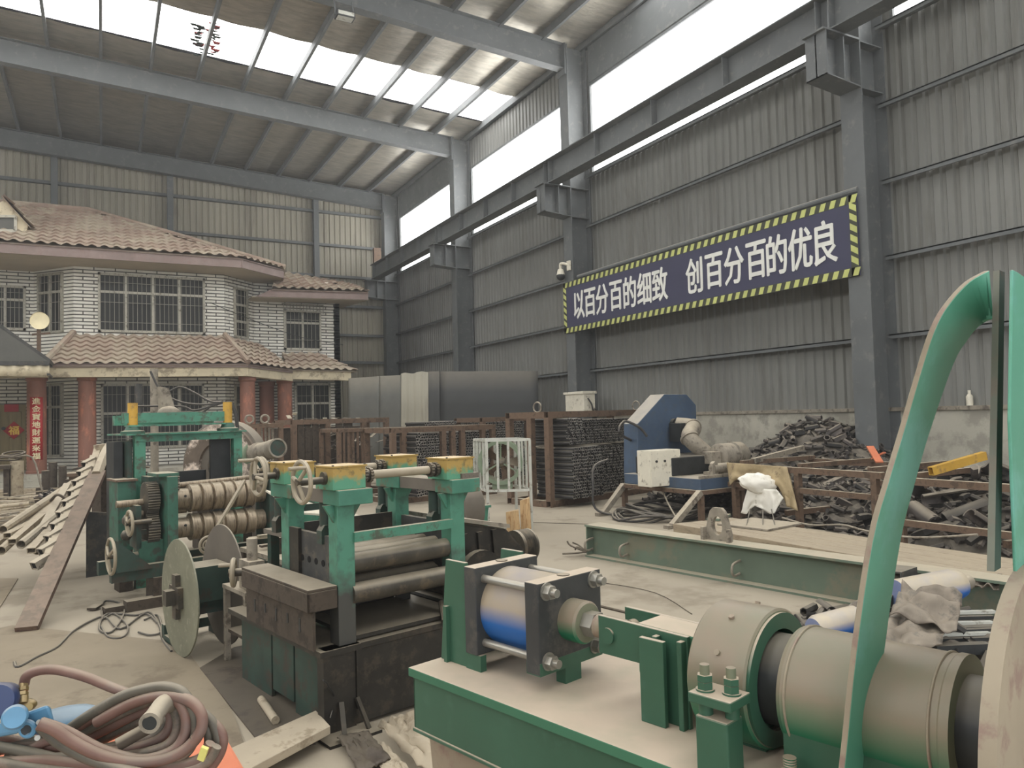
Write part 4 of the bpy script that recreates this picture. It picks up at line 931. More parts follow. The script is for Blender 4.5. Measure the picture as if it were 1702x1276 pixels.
# rusty frames
def frame_table(label, y0, y1, xa, xb, zt, nposts, material, low=0.5, cross=3, grp=None):
    t = thing('rust_frame', label, 'frame', ((xa+xb)/2, (y0+y1)/2, 0), world=True, group=grp); w = 0.075
    for x in (xa, xb):
        MB().bar((x, y0, zt), (x, y1, zt), w, w).build('top_rail', MATS[material], t, smooth=0)
        MB().bar((x, y0, low), (x, y1, low), w*0.9, w*0.9).build('low_rail', MATS[material], t, smooth=0)
        for k in range(nposts):
            y = y0+(y1-y0)*(k+0.1)/(nposts-0.8); MB().bar((x, y, 0), (x, y, zt-w/2), w, w).build('post', MATS[material], t, smooth=0)
    for k in range(cross):
        y = y0+(y1-y0)*(k+0.2)/(cross-0.6) if cross > 1 else (y0+y1)/2
        MB().bar((xa+0.04, y, zt+0.055), (xb, y, zt+0.055), 0.06, 0.06).build('cross_bar', MATS[material], t, smooth=0)
    MB().bar((xa+0.03, y0+(y1-y0)*0.4, 0.2), (xb, y0+(y1-y0)*0.55, 0.25), 0.07, 0.07).build('brace', MATS[material], t, smooth=0)
    return t
frame_table('rusty box tube frame standing left of the green arch', 8.05, 5.6, 7.95, 9.5, 0.78, 3, 'rust', 0.52)
frame_table('rusty box tube frame standing behind the green arch and post', 5.4, 2.4, 7.75, 9.4, 0.76, 3, 'rust', 0.3)
tag(MB().hollow(gx(1251, 766, 8.2), gx(1334, 744, 9.4), 0.07, 0.07, 0.006).build('box_tube', MATS['dusty_steel'], smooth=0), 'loose dusty box tube laid across the left end of the rusty frame', 'tube')
p, q = gx(1547, 783, 7.9), gx(1636, 757, 8.6)
tag(MB().hollow(p, q, 0.07, 0.09, 0.006).build('box_tube', MATS['yellow_paint'], smooth=0), 'loose yellow box tube lying on the rusty frame right of the green arch', 'tube')
tag(MB().bar(gx(1446, 742, 9.0), gx(1462, 768, 8.7), 0.09, 0.02).bar(gx(1450, 762, 8.9), gx(1470, 752, 8.9), 0.06, 0.02).build('orange_strap', MATS['orange'], smooth=0), 'orange strap hooked over the rusty frame by the column foot', 'strap')
tag(MB().path([gx(1300, 860, 7.6), gx(1345, 872, 7.6), gx(1400, 872, 7.55), gx(1440, 882, 7.5), gx(1520, 893, 7.4), gx(1625, 888, 7.4)], 0.012, 6).build('rope', MATS['dusty_steel']), 'slack grey rope strung along the front of the rusty frames', 'rope')
bt = gx(1612, 672, 10.93)
tag(MB().lathe((10.93, bt.y, 1.56), (10.93, bt.y, 1.78), [(0, 0.045), (0.6, 0.045), (0.75, 0.02), (1, 0.02)], 14).build('bottle', MATS['white_paint']), 'white plastic bottle standing on the ledge of the concrete wall', 'bottle')
# canvas and the white cloth
def cloth(name, label, cat, material, top, bottom, nu=34, nv=16, fold=0.05, jag=0.0, freq=7, out=Vector((-0.7, -0.7, 0)), bulge=0.0):
    def lerp_list(L, u):
        k = u*(len(L)-1); i = min(int(k), len(L)-2); return L[i].lerp(L[i+1], k-i)
    def fn(u, v):
        a, b = lerp_list(top, u), lerp_list(bottom, u)
        b = b+Vector((0, 0, jag*mnoise.noise(Vector((u*freq*1.3, 3.1, 0)))))
        p = a.lerp(b, v); w = fold*(0.3+0.7*v)*(math.sin(u*freq*2.0+1.5*v)+0.8*mnoise.noise(Vector((u*freq, v*3, 7))))
        return p + out*(w + bulge*math.sin(PI*min(1, v*1.1))*math.sin(PI*u) + 0.05)
    m = MB(); m.grid(fn, nu, nv); return tag(m.build(name, MATS[material], solid=0.008, smooth=70), label, cat)
X_ = 7.9
cloth('canvas_sheet', 'old tan canvas draped over the left end of the rusty frame', 'canvas', 'canvas', [gx(1208, 768, X_), gx(1240, 770, X_), gx(1275, 773, X_), gx(1300, 774, X_), gx(1308, 776, X_)],
      [gx(1213, 803, X_), gx(1236, 793, X_), gx(1268, 800, X_), gx(1296, 815, X_), gx(1326, 850, X_-0.1)], fold=0.075, jag=0.14, freq=5)
cloth('canvas_sheet', 'hanging corner of tan canvas right of the white cloth', 'canvas', 'canvas', [gx(1296, 776, X_+0.1), gx(1310, 778, X_+0.1)], [gx(1306, 840, X_-0.05), gx(1326, 848, X_-0.05)], nu=10, fold=0.03, freq=4)
XC = 7.72
wc = thing('white_cloth', 'crumpled white cloth bundle hanging in front of the tan canvas', 'cloth', gx(1264, 820, XC)*1.0, world=True)
def lump(u, v):
    a = 2*PI*u; t_ = PI*v; c_ = gx(1260, 803, XC-0.05); r = 1+0.22*mnoise.noise(Vector((3*math.cos(a)*math.sin(t_), 3*math.sin(a)*math.sin(t_), 3*math.cos(t_))))
    sx, sz = 0.24, 0.13; return c_ + _r2*(sx*r*math.cos(a)*math.sin(t_)) + Vector((0, 0, 1))*(sz*r*math.cos(t_)+0.05*math.cos(a)*math.sin(t_)*-0.5) + _f*(0.13*r*math.sin(a)*math.sin(t_))
MB().grid(lump, 28, 16).build('bundle', MATS['white_cloth'], wc, smooth=60)
top = [gx(1240, 812, XC), gx(1262, 810, XC), gx(1288, 812, XC)]; bot = [gx(1229, 851, XC), gx(1238, 852, XC), gx(1250, 838, XC), gx(1262, 843, XC), gx(1274, 851, XC), gx(1284, 850, XC), gx(1299, 826, XC)]
def skirt(u, v):
    k = u*2; a = top[min(1, int(k))].lerp(top[min(1, int(k))+1], k-min(1, int(k)))
    k = u*6; i = min(5, int(k)); b = bot[i].lerp(bot[i+1], k-i)
    return a.lerp(b, v) - _f*(0.06+0.03*math.sin(u*19)*v+0.04*mnoise.noise(Vector((u*6, v*3, 1)))+0.07*math.sin(PI*u))
MB().grid(skirt, 40, 12).build('skirt', MATS['white_cloth'], wc, solid=0.006, smooth=60)
for k, (x0, x1) in enumerate(((1247, 1241), (1268, 1268), (1282, 1288))):
    tag(MB().bar(gx(x0, 845, 7.7), gz(x1, 873, 0.21), 0.012, 0.012).build('thin_rod', MATS['black_steel'], smooth=0), ['left', 'middle', 'right'][k]+' thin dark rod standing under the white cloth', 'rod', 'rods under the white cloth')
# ---- debris pile beside the girder, right foreground
def crumple(name, label, quad, material, amp=0.06, seed=0, n=22, freq=2.4, cat='sheet', solid=0.006):
    a, b, c_, d = [Vector(p) for p in quad]
    def fn(u, v):
        p = a.lerp(b, u).lerp(d.lerp(c_, u), v); q = Vector((u*freq, v*freq, seed))
        e = 0.015*mnoise.noise(Vector((u*9, v*9, seed+5)))
        return p + Vector((e, e*0.7, amp*(abs(mnoise.noise(q))*1.3+mnoise.noise(q*2.1)*0.25)))
    m = MB(); m.grid(fn, n, n); return tag(m.build(name, MATS[material], solid=solid, smooth=50), label, cat)
mat('crumpled_grey', (122, 112, 99), 0.6, var=0.25, scale=5, spots=(92, 86, 78), spot_amt=0.5, dust=0.15)
D = lambda px, py, z: gz(px, py, z)
cyl = thing('gas_cylinder', 'dusty blue gas cylinder lying on the debris pile by the green girder', 'cylinder', D(1560, 985, 0.1), world=True)
p, q = gd(1490, 990, 5.05), gd(1602, 968, 5.2)
MB().lathe(p, q, [(0, 0.108), (0.82, 0.108), (0.93, 0.092), (1.0, 0.05)], 28).build('cylinder_body', MATS['bright_blue'], cyl)
MB().lathe(q, q+(q-p).normalized()*0.07, [(0, 0.05), (0.6, 0.05), (1, 0.03)], 12).build('neck', MATS['dusty_steel'], cyl)
p2, q2 = gd(1352, 1046, 4.75), gd(1420, 1028, 4.9)
tag(MB().lathe(p2, q2, [(0, 0.07), (0.1, 0.085), (1, 0.085)], 20).build('blue_bottle', MATS['bright_blue']), 'end of a small dusty blue cylinder under the torn sheets', 'cylinder')
for (quad, lab, sd, amp) in [
    ([gd(1478, 1022, 4.6), gd(1590, 1056, 4.4), gd(1600, 1002, 4.65), gd(1500, 978, 4.85)], 'large crumpled grey sheet leaning on the blue cylinder', 1, 0.10),
    ([gd(1470, 1072, 4.3), gd(1565, 1078, 4.3), gd(1575, 1030, 4.6), gd(1480, 1020, 4.75)], 'flat crumpled grey sheet nearest the drum', 2, 0.06),
    ([gd(1366, 1040, 4.9), gd(1470, 1052, 4.8), gd(1450, 998, 5.2), gd(1410, 1010, 5.1)], 'torn pale sheet corner sticking up left of the green arch', 3, 0.05),
    ([gd(1612, 975, 5.3), gd(1660, 985, 5.2), gd(1665, 955, 5.5), gd(1628, 960, 5.5)], 'small pale sheet scrap at the right end of the pile', 4, 0.05)]:
    crumple('crumpled_sheet', lab, quad, 'crumpled_grey', amp, sd)
sb = thing('slat_bundle', 'bundle of black and white slats right of the crumpled sheets', 'slats', gd(1600, 1045, 4.7), world=True)
for k in range(7):
    y = 1016+9*k; a, b = gd(1545-3*k, y+3, 4.9-0.07*k), gd(1652-2*k, y, 4.95-0.07*k)
    MB().bar(a, b, 0.03, 0.02).build('slat', MATS['black_steel' if k % 2 else 'cage_white'], sb, smooth=0)
MB().bar(gd(1552, 1080, 4.4), gd(1640, 1076, 4.45), 0.06, 0.06).bar(gd(1540, 1040, 4.8), gd(1645, 1035, 4.85), 0.3, 0.02).build('tray', MATS['black_steel'], sb, smooth=0)
tag(MB().hollow(gd(1478, 968, 5.2), gd(1505, 958, 5.5), 0.16, 0.16, 0.01).bar(gd(1470, 1000, 5.1), gd(1486, 960, 5.3), 0.1, 0.08).build('bent_bracket', MATS['dark_steel'], smooth=0), 'dark bent bracket beside the green arch on the debris pile', 'bracket')
heap('floor_rubbish', lambda x, y: 0.22*max(0, 1-((x-4.75)/0.7)**2-((y-3.1)/0.9)**2), 4.0, 5.5, 2.1, 4.1, 'dark rubbish filling the debris pile under the crumpled sheets', 'rubbish', 22)
strew(40, lambda x, y: 0.22*max(0, 1-((x-4.75)/0.7)**2-((y-3.1)/0.9)**2), (4.1, 5.4), (2.3, 4.0), 'dark scrap piece in the debris pile by the drum', 'pieces in the debris pile', kinds=[1, 3, 5, 7], sc=(0.5, 0.9))
# ------------------------------------------------------------------ roll forming machine on the left
mat('machine_green', (74, 130, 108), 0.5, var=0.2, scale=4, spots=(76, 84, 70), spot_amt=0.5, spot_scale=7, dust=0.85)
mat('machine_green_dark', (48, 66, 58), 0.55, var=0.25, scale=5, spots=(62, 58, 50), spot_amt=0.5, dust=0.75)
mat('oily_steel', (74, 70, 62), 0.45, metal=0.35, var=0.3, scale=7, spots=(96, 86, 72), spot_amt=0.4, dust=0.7)
mat('roll_steel', (146, 132, 112), 0.4, metal=0.45, var=0.22, scale=6, st=(6, 1, 1), spots=(104, 90, 74), spot_amt=0.45, dust=0.6)
mat('wheel_steel', (150, 140, 120), 0.5, metal=0.15, var=0.15, dust=0.6)
mat('peeling', (104, 92, 80), 0.7, var=0.25, scale=5, spots=(222, 206, 190), spot_amt=0.52, spot_scale=3.2, dust=0.3)
mat('disc_olive', (116, 116, 98), 0.55, var=0.16, scale=4, spots=(140, 138, 118), spot_amt=0.3, spot_scale=20, dust=0.3)
mat('green_grime', (58, 98, 82), 0.55, var=0.22, scale=5, spots=(66, 72, 62), spot_amt=0.5, dust=0.8)
mat('grey_brown', (104, 97, 87), 0.65, var=0.18, scale=3, dust=0.5)
BF = Frame(0.50, 7.45, 12)
bmch = fthing('roll_former', 'green roll forming machine with ribbed steel rollers and portal frame left of the leveler', 'machine', BF)
GRN, GRD, OILY, ROLL, WHL = MATS['machine_green'], MATS['machine_green_dark'], MATS['oily_steel'], MATS['roll_steel'], MATS['wheel_steel']
def P_(m, name, material, parent, **k): return m.build(name, material, parent, **k)
# stands
P_(MB().box(0.0, 0.09, -0.05, 0.22, 0.2, 1.13).box(-0.08, 0.11, -0.02, 0.3, 1.13, 1.16), 'roller_stand', MATS['green_grime'], bmch, smooth=0, bevel=0.004)
P_(MB().box(0.98, 1.07, 0.05, 0.4, 0.2, 1.2), 'roller_stand', GRD, bmch, smooth=0, bevel=0.004)
P_(MB().box(0.0, 0.09, 0.55, 0.8, 0.2, 1.1), 'roller_stand', GRD, bmch, smooth=0)
def ribbed(zc, r, u0, u1, shift):
    prof = [(0.0, r*0.76), (0.16, r*0.76)]; n = 6
    for i in range(n):
        a = 0.17+(0.72/n)*i+shift; b = a+0.72/n
        prof += [(a, r*0.86), (a+0.01, r*1.02), (a+0.025, r*1.05), (a+0.03, r), (b-0.025, r), (b-0.018, r*1.04), (b-0.006, r*0.9)]
    prof += [(0.92+shift, r*0.8), (1.0, r*0.8)]
    return MB().lathe((u0, 0.2, zc), (u1, 0.2, zc), prof, 32)
up = P_(ribbed(0.90, 0.128, 0.10, 0.97, 0.0), 'upper_roller', ROLL, bmch); lo = P_(ribbed(0.63, 0.122, 0.10, 0.97, 0.005), 'lower_roller', ROLL, bmch)
for z, o in ((0.90, up), (0.63, lo)): P_(MB().tube((0.2, 0.2-0.098, z+0.03), (0.2, 0.2-0.085, z+0.03), 0.012, 10), 'set_screw_hole', MATS['black_steel'], o)
def gear(zc, r, u0, u1, v=0.2, n=36):
    vs = []; fs = []; m = MB()
    pts = []
    for i in range(n):
        for k, rr in ((0, r*0.92), (0.3, r*0.92), (0.5, r), (0.8, r)): a = 2*PI*(i+k)/n; pts.append((rr*math.cos(a), rr*math.sin(a)))
    return m.prism([(u0, v+x, zc+y) for x, y in pts], (u1-u0, 0, 0))
for z in (0.93, 0.655): P_(gear(z, 0.15, -0.13, -0.03), 'gear', OILY, bmch, smooth=0)
for z in (0.90, 0.62): P_(gear(z, 0.13, 1.08, 1.14), 'gear', OILY, bmch, smooth=0)
for z in (0.915, 0.81): P_(MB().tube((-0.35 if z > 0.9 else -0.26, 0.25, z-0.02), (0.25 if z < 0.9 else 0.0, 0.25, z-0.02), 0.032, 14), 'shaft', ROLL, bmch)
P_(MB().tube((0.1, 0.28, 1.02), (0.95, 0.28, 1.045), 0.026, 12).tube((0.1, 0.28, 1.02), (0.2, 0.28, 1.022), 0.036, 12), 'adjusting_rod', ROLL, bmch)
for k in range(6): P_(MB().torus((0.13, 0.16, 1.0+0.022*k), (0, 0, 1), 0.03, 0.008, 14, 6), 'spring_coil', OILY, bmch)
def handwheel(c, r, axis, parent, rim=0.014, spokes=3, handle=True, material=None, phase=0.5, hub=0.3, knob=None):
    c = Vector(c); ax = Vector(axis).normalized(); x, y, d = basis(ax); M_ = material or WHL
    w = P_(MB().torus(c, ax, r, rim, 30, 8), 'handwheel', M_, parent)
    for k in range(spokes):
        a = phase+2*PI*k/spokes; e = c+(x*math.cos(a)+y*math.sin(a))*r
        P_(MB().tube(c-ax*0.02, e, rim*0.9, 8), 'spoke', M_, w)
    P_(MB().tube(c-ax*0.03, c+ax*hub, rim*1.6, 12), 'hub', OILY, w)
    if handle:
        a = phase if knob is None else knob; e = c+(x*math.cos(a)+y*math.sin(a))*r*0.98
        P_(MB().tube(e, e-ax*0.1, rim*0.8, 8), 'crank_handle', M_, w)
    return w
handwheel((0.93, 0.12, 1.11), 0.13, (1, 0.1, 0), bmch, rim=0.017, knob=-1.3)
handwheel((-0.29, 0.05, 0.74), 0.105, (1, 0, 0), bmch, handle=False, hub=0.18)
handwheel((-0.45, 0.0, 0.48), 0.15, (1, 0, 0), bmch, handle=False, hub=0.15)
P_(MB().prism([(-0.42, -0.06, 0.34), (-0.12, -0.06, 0.34), (-0.40, -0.06, 0.60)], (0, 0.24, 0)), 'gusset', GRD, bmch, smooth=0)
P_(MB().box(-0.22, -0.18, 0.1, 0.34, 0.5, 0.88).box(-0.22, -0.02, 0.12, 0.16, 0.62, 0.66).box(-0.22, -0.02, 0.12, 0.16, 0.72, 0.75), 'bearing_yoke', GRD, bmch, smooth=0)
P_(MB().box(-0.2, 0.0, 0.1, 0.3, 0.36, 0.56), 'bearing_box', MATS['green_grime'], bmch, smooth=0)
P_(MB().ball((-0.26, 0.2, 0.75), 0.06, 10).ball((-0.28, 0.2, 0.62), 0.05, 10), 'grease_lump', OILY, bmch)
P_(MB().box(-0.45, 1.15, -0.02, 0.06, 0.25, 0.37).box(-0.45, 1.15, 0.45, 0.53, 0.25, 0.37), 'base_beam', GRD, bmch, smooth=0)
P_(MB().tube((-0.3, 0.15, 0.42), (0.1, 0.15, 0.44), 0.045, 12), 'tie_tube', GRD, bmch)
P_(MB().box(-0.12, 0.14, -0.04, 0.2, 0.0, 0.25), 'base_leg', MATS['rust_dark'], bmch, smooth=0); P_(MB().box(0.9, 1.12, -0.04, 0.2, 0.0, 0.25), 'base_leg', GRD, bmch, smooth=0)
P_(MB().box(-0.35, 0.2, -0.1, 0.02, 0.0, 0.09).box(-0.5, 0.3, -0.02, 0.1, 0.0, 0.05), 'foot_block', MATS['rust_dark'], bmch, smooth=0)
# portal
P_(MB().box(-0.04, 0.055, 0.85, 0.95, 0.0, 1.44), 'portal_leg', GRN, bmch, smooth=0, bevel=0.004); P_(MB().box(0.93, 1.02, 0.85, 0.95, 0.0, 1.44), 'portal_leg', GRN, bmch, smooth=0, bevel=0.004)
P_(MB().box(-0.04, 0.055, 1.35, 1.45, 0.0, 1.44).box(-0.1, -0.06, 0.9, 1.4, 0.3, 1.44), 'portal_leg', GRD, bmch, smooth=0); P_(MB().box(0.93, 1.02, 1.35, 1.45, 0.0, 1.44), 'portal_leg', GRD, bmch, smooth=0)
P_(MB().box(0.72, 0.93, 0.96, 1.0, 0.3, 1.43), 'side_panel', MATS['black_steel'], bmch, smooth=0); P_(MB().box(-0.2, -0.12, 1.0, 1.3, 0.3, 1.44), 'side_panel', MATS['black_steel'], bmch, smooth=0)
P_(MB().box(-0.04, 1.02, 0.85, 0.95, 1.43, 1.50).box(-0.15, 1.05, 0.8, 1.5, 1.50, 1.515), 'portal_beam', GRN, bmch, smooth=0)
P_(MB().box(-0.13, 0.86, 0.88, 0.98, 1.62, 1.72).box(-0.1, 0.84, 0.84, 1.02, 1.585, 1.60).box(-0.13, 0.86, 1.25, 1.35, 1.6, 1.7), 'cross_slab', GRN, bmch, smooth=0)
for u in (-0.05, 0.885):
    P_(MB().lathe((u, 0.9, 1.515), (u, 0.9, 1.82), [(0.2, 0.046), (1, 0.046)], 20), 'guide_post', MATS['yellow_paint'], bmch)
    P_(MB().lathe((u, 0.9, 1.515), (u, 0.9, 1.60), [(0, 0.11), (0.3, 0.11), (0.4, 0.075), (1, 0.055)], 20), 'post_flange', MATS['green_grime'], bmch)
P_(MB().prism([(0.30, 1.2, 1.72), (0.45, 1.2, 1.72), (0.38, 1.2, 1.98), (0.29, 1.2, 2.0)], (0, 0.1, 0)).ball((0.36, 1.15, 1.72), 0.09, 12, 1.3, 0.5, 0.8), 'valve_lever', MATS['dusty_steel'], bmch, smooth=40)
P_(MB().box(-0.22, -0.06, 0.75, 1.1, 0.4, 1.06), 'side_box', MATS['green_grime'], bmch, smooth=0)
P_(MB().box(-0.24, -0.05, 0.73, 1.12, 1.06, 1.08), 'side_box_lid', MATS['rust'], bmch, smooth=0)
P_(MB().box(-0.2, -0.08, 0.8, 1.0, 0.0, 0.4), 'side_box_leg', MATS['rust_dark'], bmch, smooth=0)
P_(MB().tube((0.1, 1.3, 0.85), (0.6, 1.3, 0.85), 0.1, 16).box(0.08, 0.72, 1.1, 1.2, 0.95, 1.1), 'dark_roll', MATS['black_steel'], bmch)
P_(MB().box(0.1, 0.5, 1.0, 1.5, 0.6, 0.64).prism([(0.4, 1.1, 0.64), (0.55, 1.1, 0.64), (0.42, 1.1, 0.9)], (0, 0.02, 0)), 'feed_tray', MATS['white_paint'], bmch, smooth=0)
tp = gd(256, 613, 10.0)
tag(MB().tube((tp.x, tp.y, 0.0), tp, 0.05, 14).build('standing_pipe', MATS['dusty_steel']), 'tall dusty pipe standing upright behind the green portal frame', 'pipe')
tp = gd(231, 638, 10.6)
tag(MB().tube((tp.x, tp.y, 0.0), tp, 0.045, 12).build('standing_pipe', MATS['dark_steel']), 'short dark pipe standing upright left of the tall dusty pipe', 'pipe')
hs = [([(250, 617), (268, 650), (300, 668), (340, 672), (372, 668)], 'upper grey hose running from the tall pipe to the right guide post'), ([(283, 650), (300, 643), (322, 652), (350, 667), (375, 668)], 'grey hose arching over the valve lever of the green portal'),
      ([(229, 675), (300, 675), (322, 682), (350, 675), (372, 668)], 'slack grey hose between the two yellow guide posts'), ([(300, 700), (330, 690), (352, 674), (371, 667)], 'grey hose rising from the green cross slab to the right post'),
      ([(384, 668), (392, 690), (395, 718)], 'black hose hanging down right of the yellow guide post')]
for pts, lab in hs: tag(MB().path([gd(x, y, 8.35) for x, y in pts], 0.012 if 'black' not in lab else 0.02, 8, 5).build('hose', MATS['rubber']), lab, 'hose')
o = MB().bar(BF.to(0.62, -0.25, 1.06), BF.to(0.25, -0.35, 0.55), 0.035, 0.02).build('flat_bar', MATS['wheel_steel'], smooth=0); tag(o, 'flat steel bar leaning across the ribbed rollers', 'bar')
tag(MB().bar(BF.to(0.25, -0.36, 0.57), BF.to(0.10, -0.5, 0.01), 0.035, 0.02).build('flat_bar', MATS['wheel_steel'], smooth=0), 'lower flat steel bar below the rollers, leaning down to the spool', 'bar')
for k in range(2):
    c = BF.to(0.3, -0.28, 0.46); pass
br_ = MB().torus(BF.to(0.30, -0.2, 0.50), (0.2, -1, 0), 0.075, 0.013, 28, 8).build('bearing_ring', MATS['wheel_steel']); tag(br_, 'round steel bearing ring hanging below the ribbed rollers', 'ring')
MB().torus(BF.to(0.30, -0.2, 0.50)-br_.location, (0.2, -1, 0), 0.045, 0.01, 24, 8).build('inner_ring', MATS['wheel_steel'], br_)
# feed bench between the rollers and the leveler
tb = fthing('feed_bench', 'low dusty steel feed bench between the roll former and the leveler', 'bench', BF)
P_(MB().box(0.55, 1.35, -1.25, -0.3, 0.42, 0.46), 'bench_top', MATS['dusty_steel'], tb, smooth=0)
P_(MB().box(0.55, 1.35, -1.22, -1.18, 0.28, 0.42), 'apron', MATS['rust_dark'], tb, smooth=0)
for u in (0.58, 1.3):
    for v in (-1.2, -0.35): P_(MB().box(u-0.03, u+0.03, v-0.03, v+0.03, 0, 0.42), 'leg', MATS['rust_dark'], tb, smooth=0)
P_(MB().box(0.62, 1.1, -0.95, -0.9, 0.46, 0.6), 'side_plate', MATS['rust_dark'], tb, smooth=0); P_(MB().tube((0.95, -1.0, 0.53), (1.35, -1.0, 0.53), 0.055, 14), 'feed_roll', MATS['wheel_steel'], tb)
for k, (u0, v0, u1, v1, z) in enumerate(((0.55, -0.5, 1.3, -0.75, 0.56), (0.6, -0.65, 1.25, -0.6, 0.5), (0.5, -0.85, 1.3, -0.82, 0.62), (0.7, -1.1, 1.35, -1.05, 0.49))):
    tag(MB().bar(BF.to(u0, v0, z), BF.to(u1, v1, z+0.02*(k % 2)), 0.05, 0.02).build('steel_strip', MATS['wheel_steel' if k != 1 else 'rust_dark'], smooth=0), ['long strip slanting across the back of the feed bench', 'dark strip in the middle of the feed bench', 'raised pale strip over the feed bench', 'strip at the near edge of the feed bench'][k], 'strip')
# old blower with its motor
bl = thing('old_blower', 'large old round blower housing with peeling white paint behind the portal frame', 'blower', gd(365, 775, 9.6).xy.to_3d(), world=True)
c0 = gd(368, 774, 9.5); ax_ = (-_f - _r2*0.25); ax_.z = 0; ax_.normalize()
MB().lathe(c0-ax_*0.2, c0, [(0, 0.54), (0.05, 0.57), (0.95, 0.57), (1.0, 0.55)], 56).build('housing', MATS['grey_brown'], bl)
MB().lathe(c0, c0+ax_*0.03, [(0, 0.30), (0, 0.54), (1, 0.53), (1, 0.31)], 40, closed=True).build('painted_band', MATS['peeling'], bl)
MB().lathe(c0+ax_*0.0, c0+ax_*0.12, [(0, 0.16), (0.6, 0.15), (1, 0.07)], 24).build('hub', MATS['oily_steel'], bl)
MB().box(c0.x-0.3, c0.x+0.7, c0.y-0.2, c0.y+0.5, 0, 0.6).build('pedestal', MATS['rust_dark'], bl, smooth=0)
em = thing('electric_motor', 'grey electric motor with a finned round end cap right of the old blower', 'motor', gd(440, 760, 9.2).xy.to_3d(), world=True)
q = gd(462, 744, 9.0); p = gd(424, 754, 9.45); d = (q-p).normalized(); R = 0.125
MB().lathe(p, q, [(0, R*0.9), (0.05, R*1.05), (0.2, R*1.05)]+[(0.22+0.5*i/10, R*(0.92 if i % 2 else 0.86)) for i in range(11)]+[(0.75, R*0.95), (1, R*0.95), (1, R*0.78), (0.94, R*0.76)], 26).build('motor_body', MATS['dusty_steel'], em)
MB().lathe(q-d*0.03, q-d*0.015, [(0, R*0.76), (1, R*0.76)], 22).build('end_grille', MATS['machine_green_dark'], em)
MB().box(p.x-0.1, q.x+0.05, q.y-0.1, p.y+0.05, p.z-R-0.06, p.z-R*0.9).box(p.x-0.05, q.x, q.y-0.05, p.y, 0, p.z-R-0.05).build('motor_base', MATS['grey_brown'], em, smooth=0)
MB().lathe(p-d*0.12, p+d*0.02, [(0, R*1.3), (1, R*1.3)], 22).build('belt_guard', MATS['fan_green'], em)
# ---- two disc spool
SF = Frame(0.766, 5.85, 12)
sp = fthing('cable_spool', 'empty steel spool with two large round discs beside the leveler', 'spool', SF)
def disc(u, r, v, material):
    m = MB().lathe((u-0.006, v, r), (u+0.006, v, r), [(0, r), (1, r)], 48); return m
d1 = P_(disc(-0.32, 0.40, -0.06, None), 'side_disc', MATS['disc_olive'], sp, bevel=0.003); d2 = P_(disc(0.0, 0.43, 0.0, None), 'side_disc', MATS['grey_brown'], sp, bevel=0.003)
P_(MB().box(-0.31, -0.01, -0.16, 0.1, 0.36, 0.60).box(-0.31, -0.01, -0.12, 0.05, 0.27, 0.36), 'core', GRD, sp, smooth=0)
P_(MB().tube((-0.42, -0.06, 0.41), (0.2, 0.0, 0.43), 0.025, 14).lathe((-0.40, -0.06, 0.41), (-0.33, -0.06, 0.41), [(i/12, 0.03 if i % 2 else 0.04) for i in range(13)], 14), 'shaft', OILY, sp)
P_(MB().box(-0.36, -0.326, -0.16, 0.04, 0.34, 0.48).box(-0.36, -0.326, -0.1, -0.02, 0.26, 0.56), 'clamp_plate', OILY, sp, smooth=0)
P_(MB().box(-0.42, -0.36, -0.1, -0.02, 0.36, 0.46), 'clamp_nut', OILY, sp, smooth=0)
P_(MB().box(-0.3, 0.1, 0.38, 0.44, 0.05, 0.12).box(-0.3, -0.24, 0.1, 0.44, 0, 0.05).box(0.04, 0.1, 0.1, 0.44, 0, 0.05).bar((-0.1, 0.4, 0.1), (-0.1, 0.02, 0.4), 0.05, 0.05), 'stand', GRD, sp, smooth=0)
# ------------------------------------------------------------------ plate leveler in the middle
AF = Frame(0.98, 3.86, 12)
DARK = mat('oily_dark', (46, 44, 40), 0.42, var=0.3, scale=6, spots=(66, 60, 52), spot_amt=0.4, dust=0.6, metal=0.2)
CAP = mat('cap_green', (70, 124, 104), 0.5, var=0.2, scale=6, spots=(104, 92, 72), spot_amt=0.45, spot_scale=6, dust=0.95)
def yellow_green():
    m = bpy.data.materials.new('yellow_green'); m.use_nodes = True; t = m.node_tree; b = t.nodes['Principled BSDF']
    tc = nd(t, 'ShaderNodeTexCoord').outputs['Object']; sx = nd(t, 'ShaderNodeSeparateXYZ'); t.links.new(tc, sx.inputs[0])
    h = mul(t, sx.outputs[2], mrange(t, nz(t, tc, 16), 0.2, 0.8, -0.05, 0.05), 'ADD')
    c = mixc(t, mrange(t, h, 1.28, 1.315), lin((84, 144, 116)), lin((166, 138, 74)))
    c = mixc(t, mrange(t, nz(t, tc, 24, 6), 0.56, 0.66, 0, 0.8), c, lin((112, 98, 60)))
    g = nd(t, 'ShaderNodeNewGeometry'); s2 = nd(t, 'ShaderNodeSeparateXYZ'); t.links.new(g.outputs['Normal'], s2.inputs[0])
    c = mixc(t, mrange(t, s2.outputs[2], 0.5, 0.9, 0, 0.9), c, lin((206, 184, 146))); t.links.new(c, b.inputs['Base Color']); b.inputs['Roughness'].default_value = 0.55
    MATS['yellow_green'] = m; return m
YG = yellow_green(); HOLE = mat('hole_black', (10, 10, 10), 0.9)
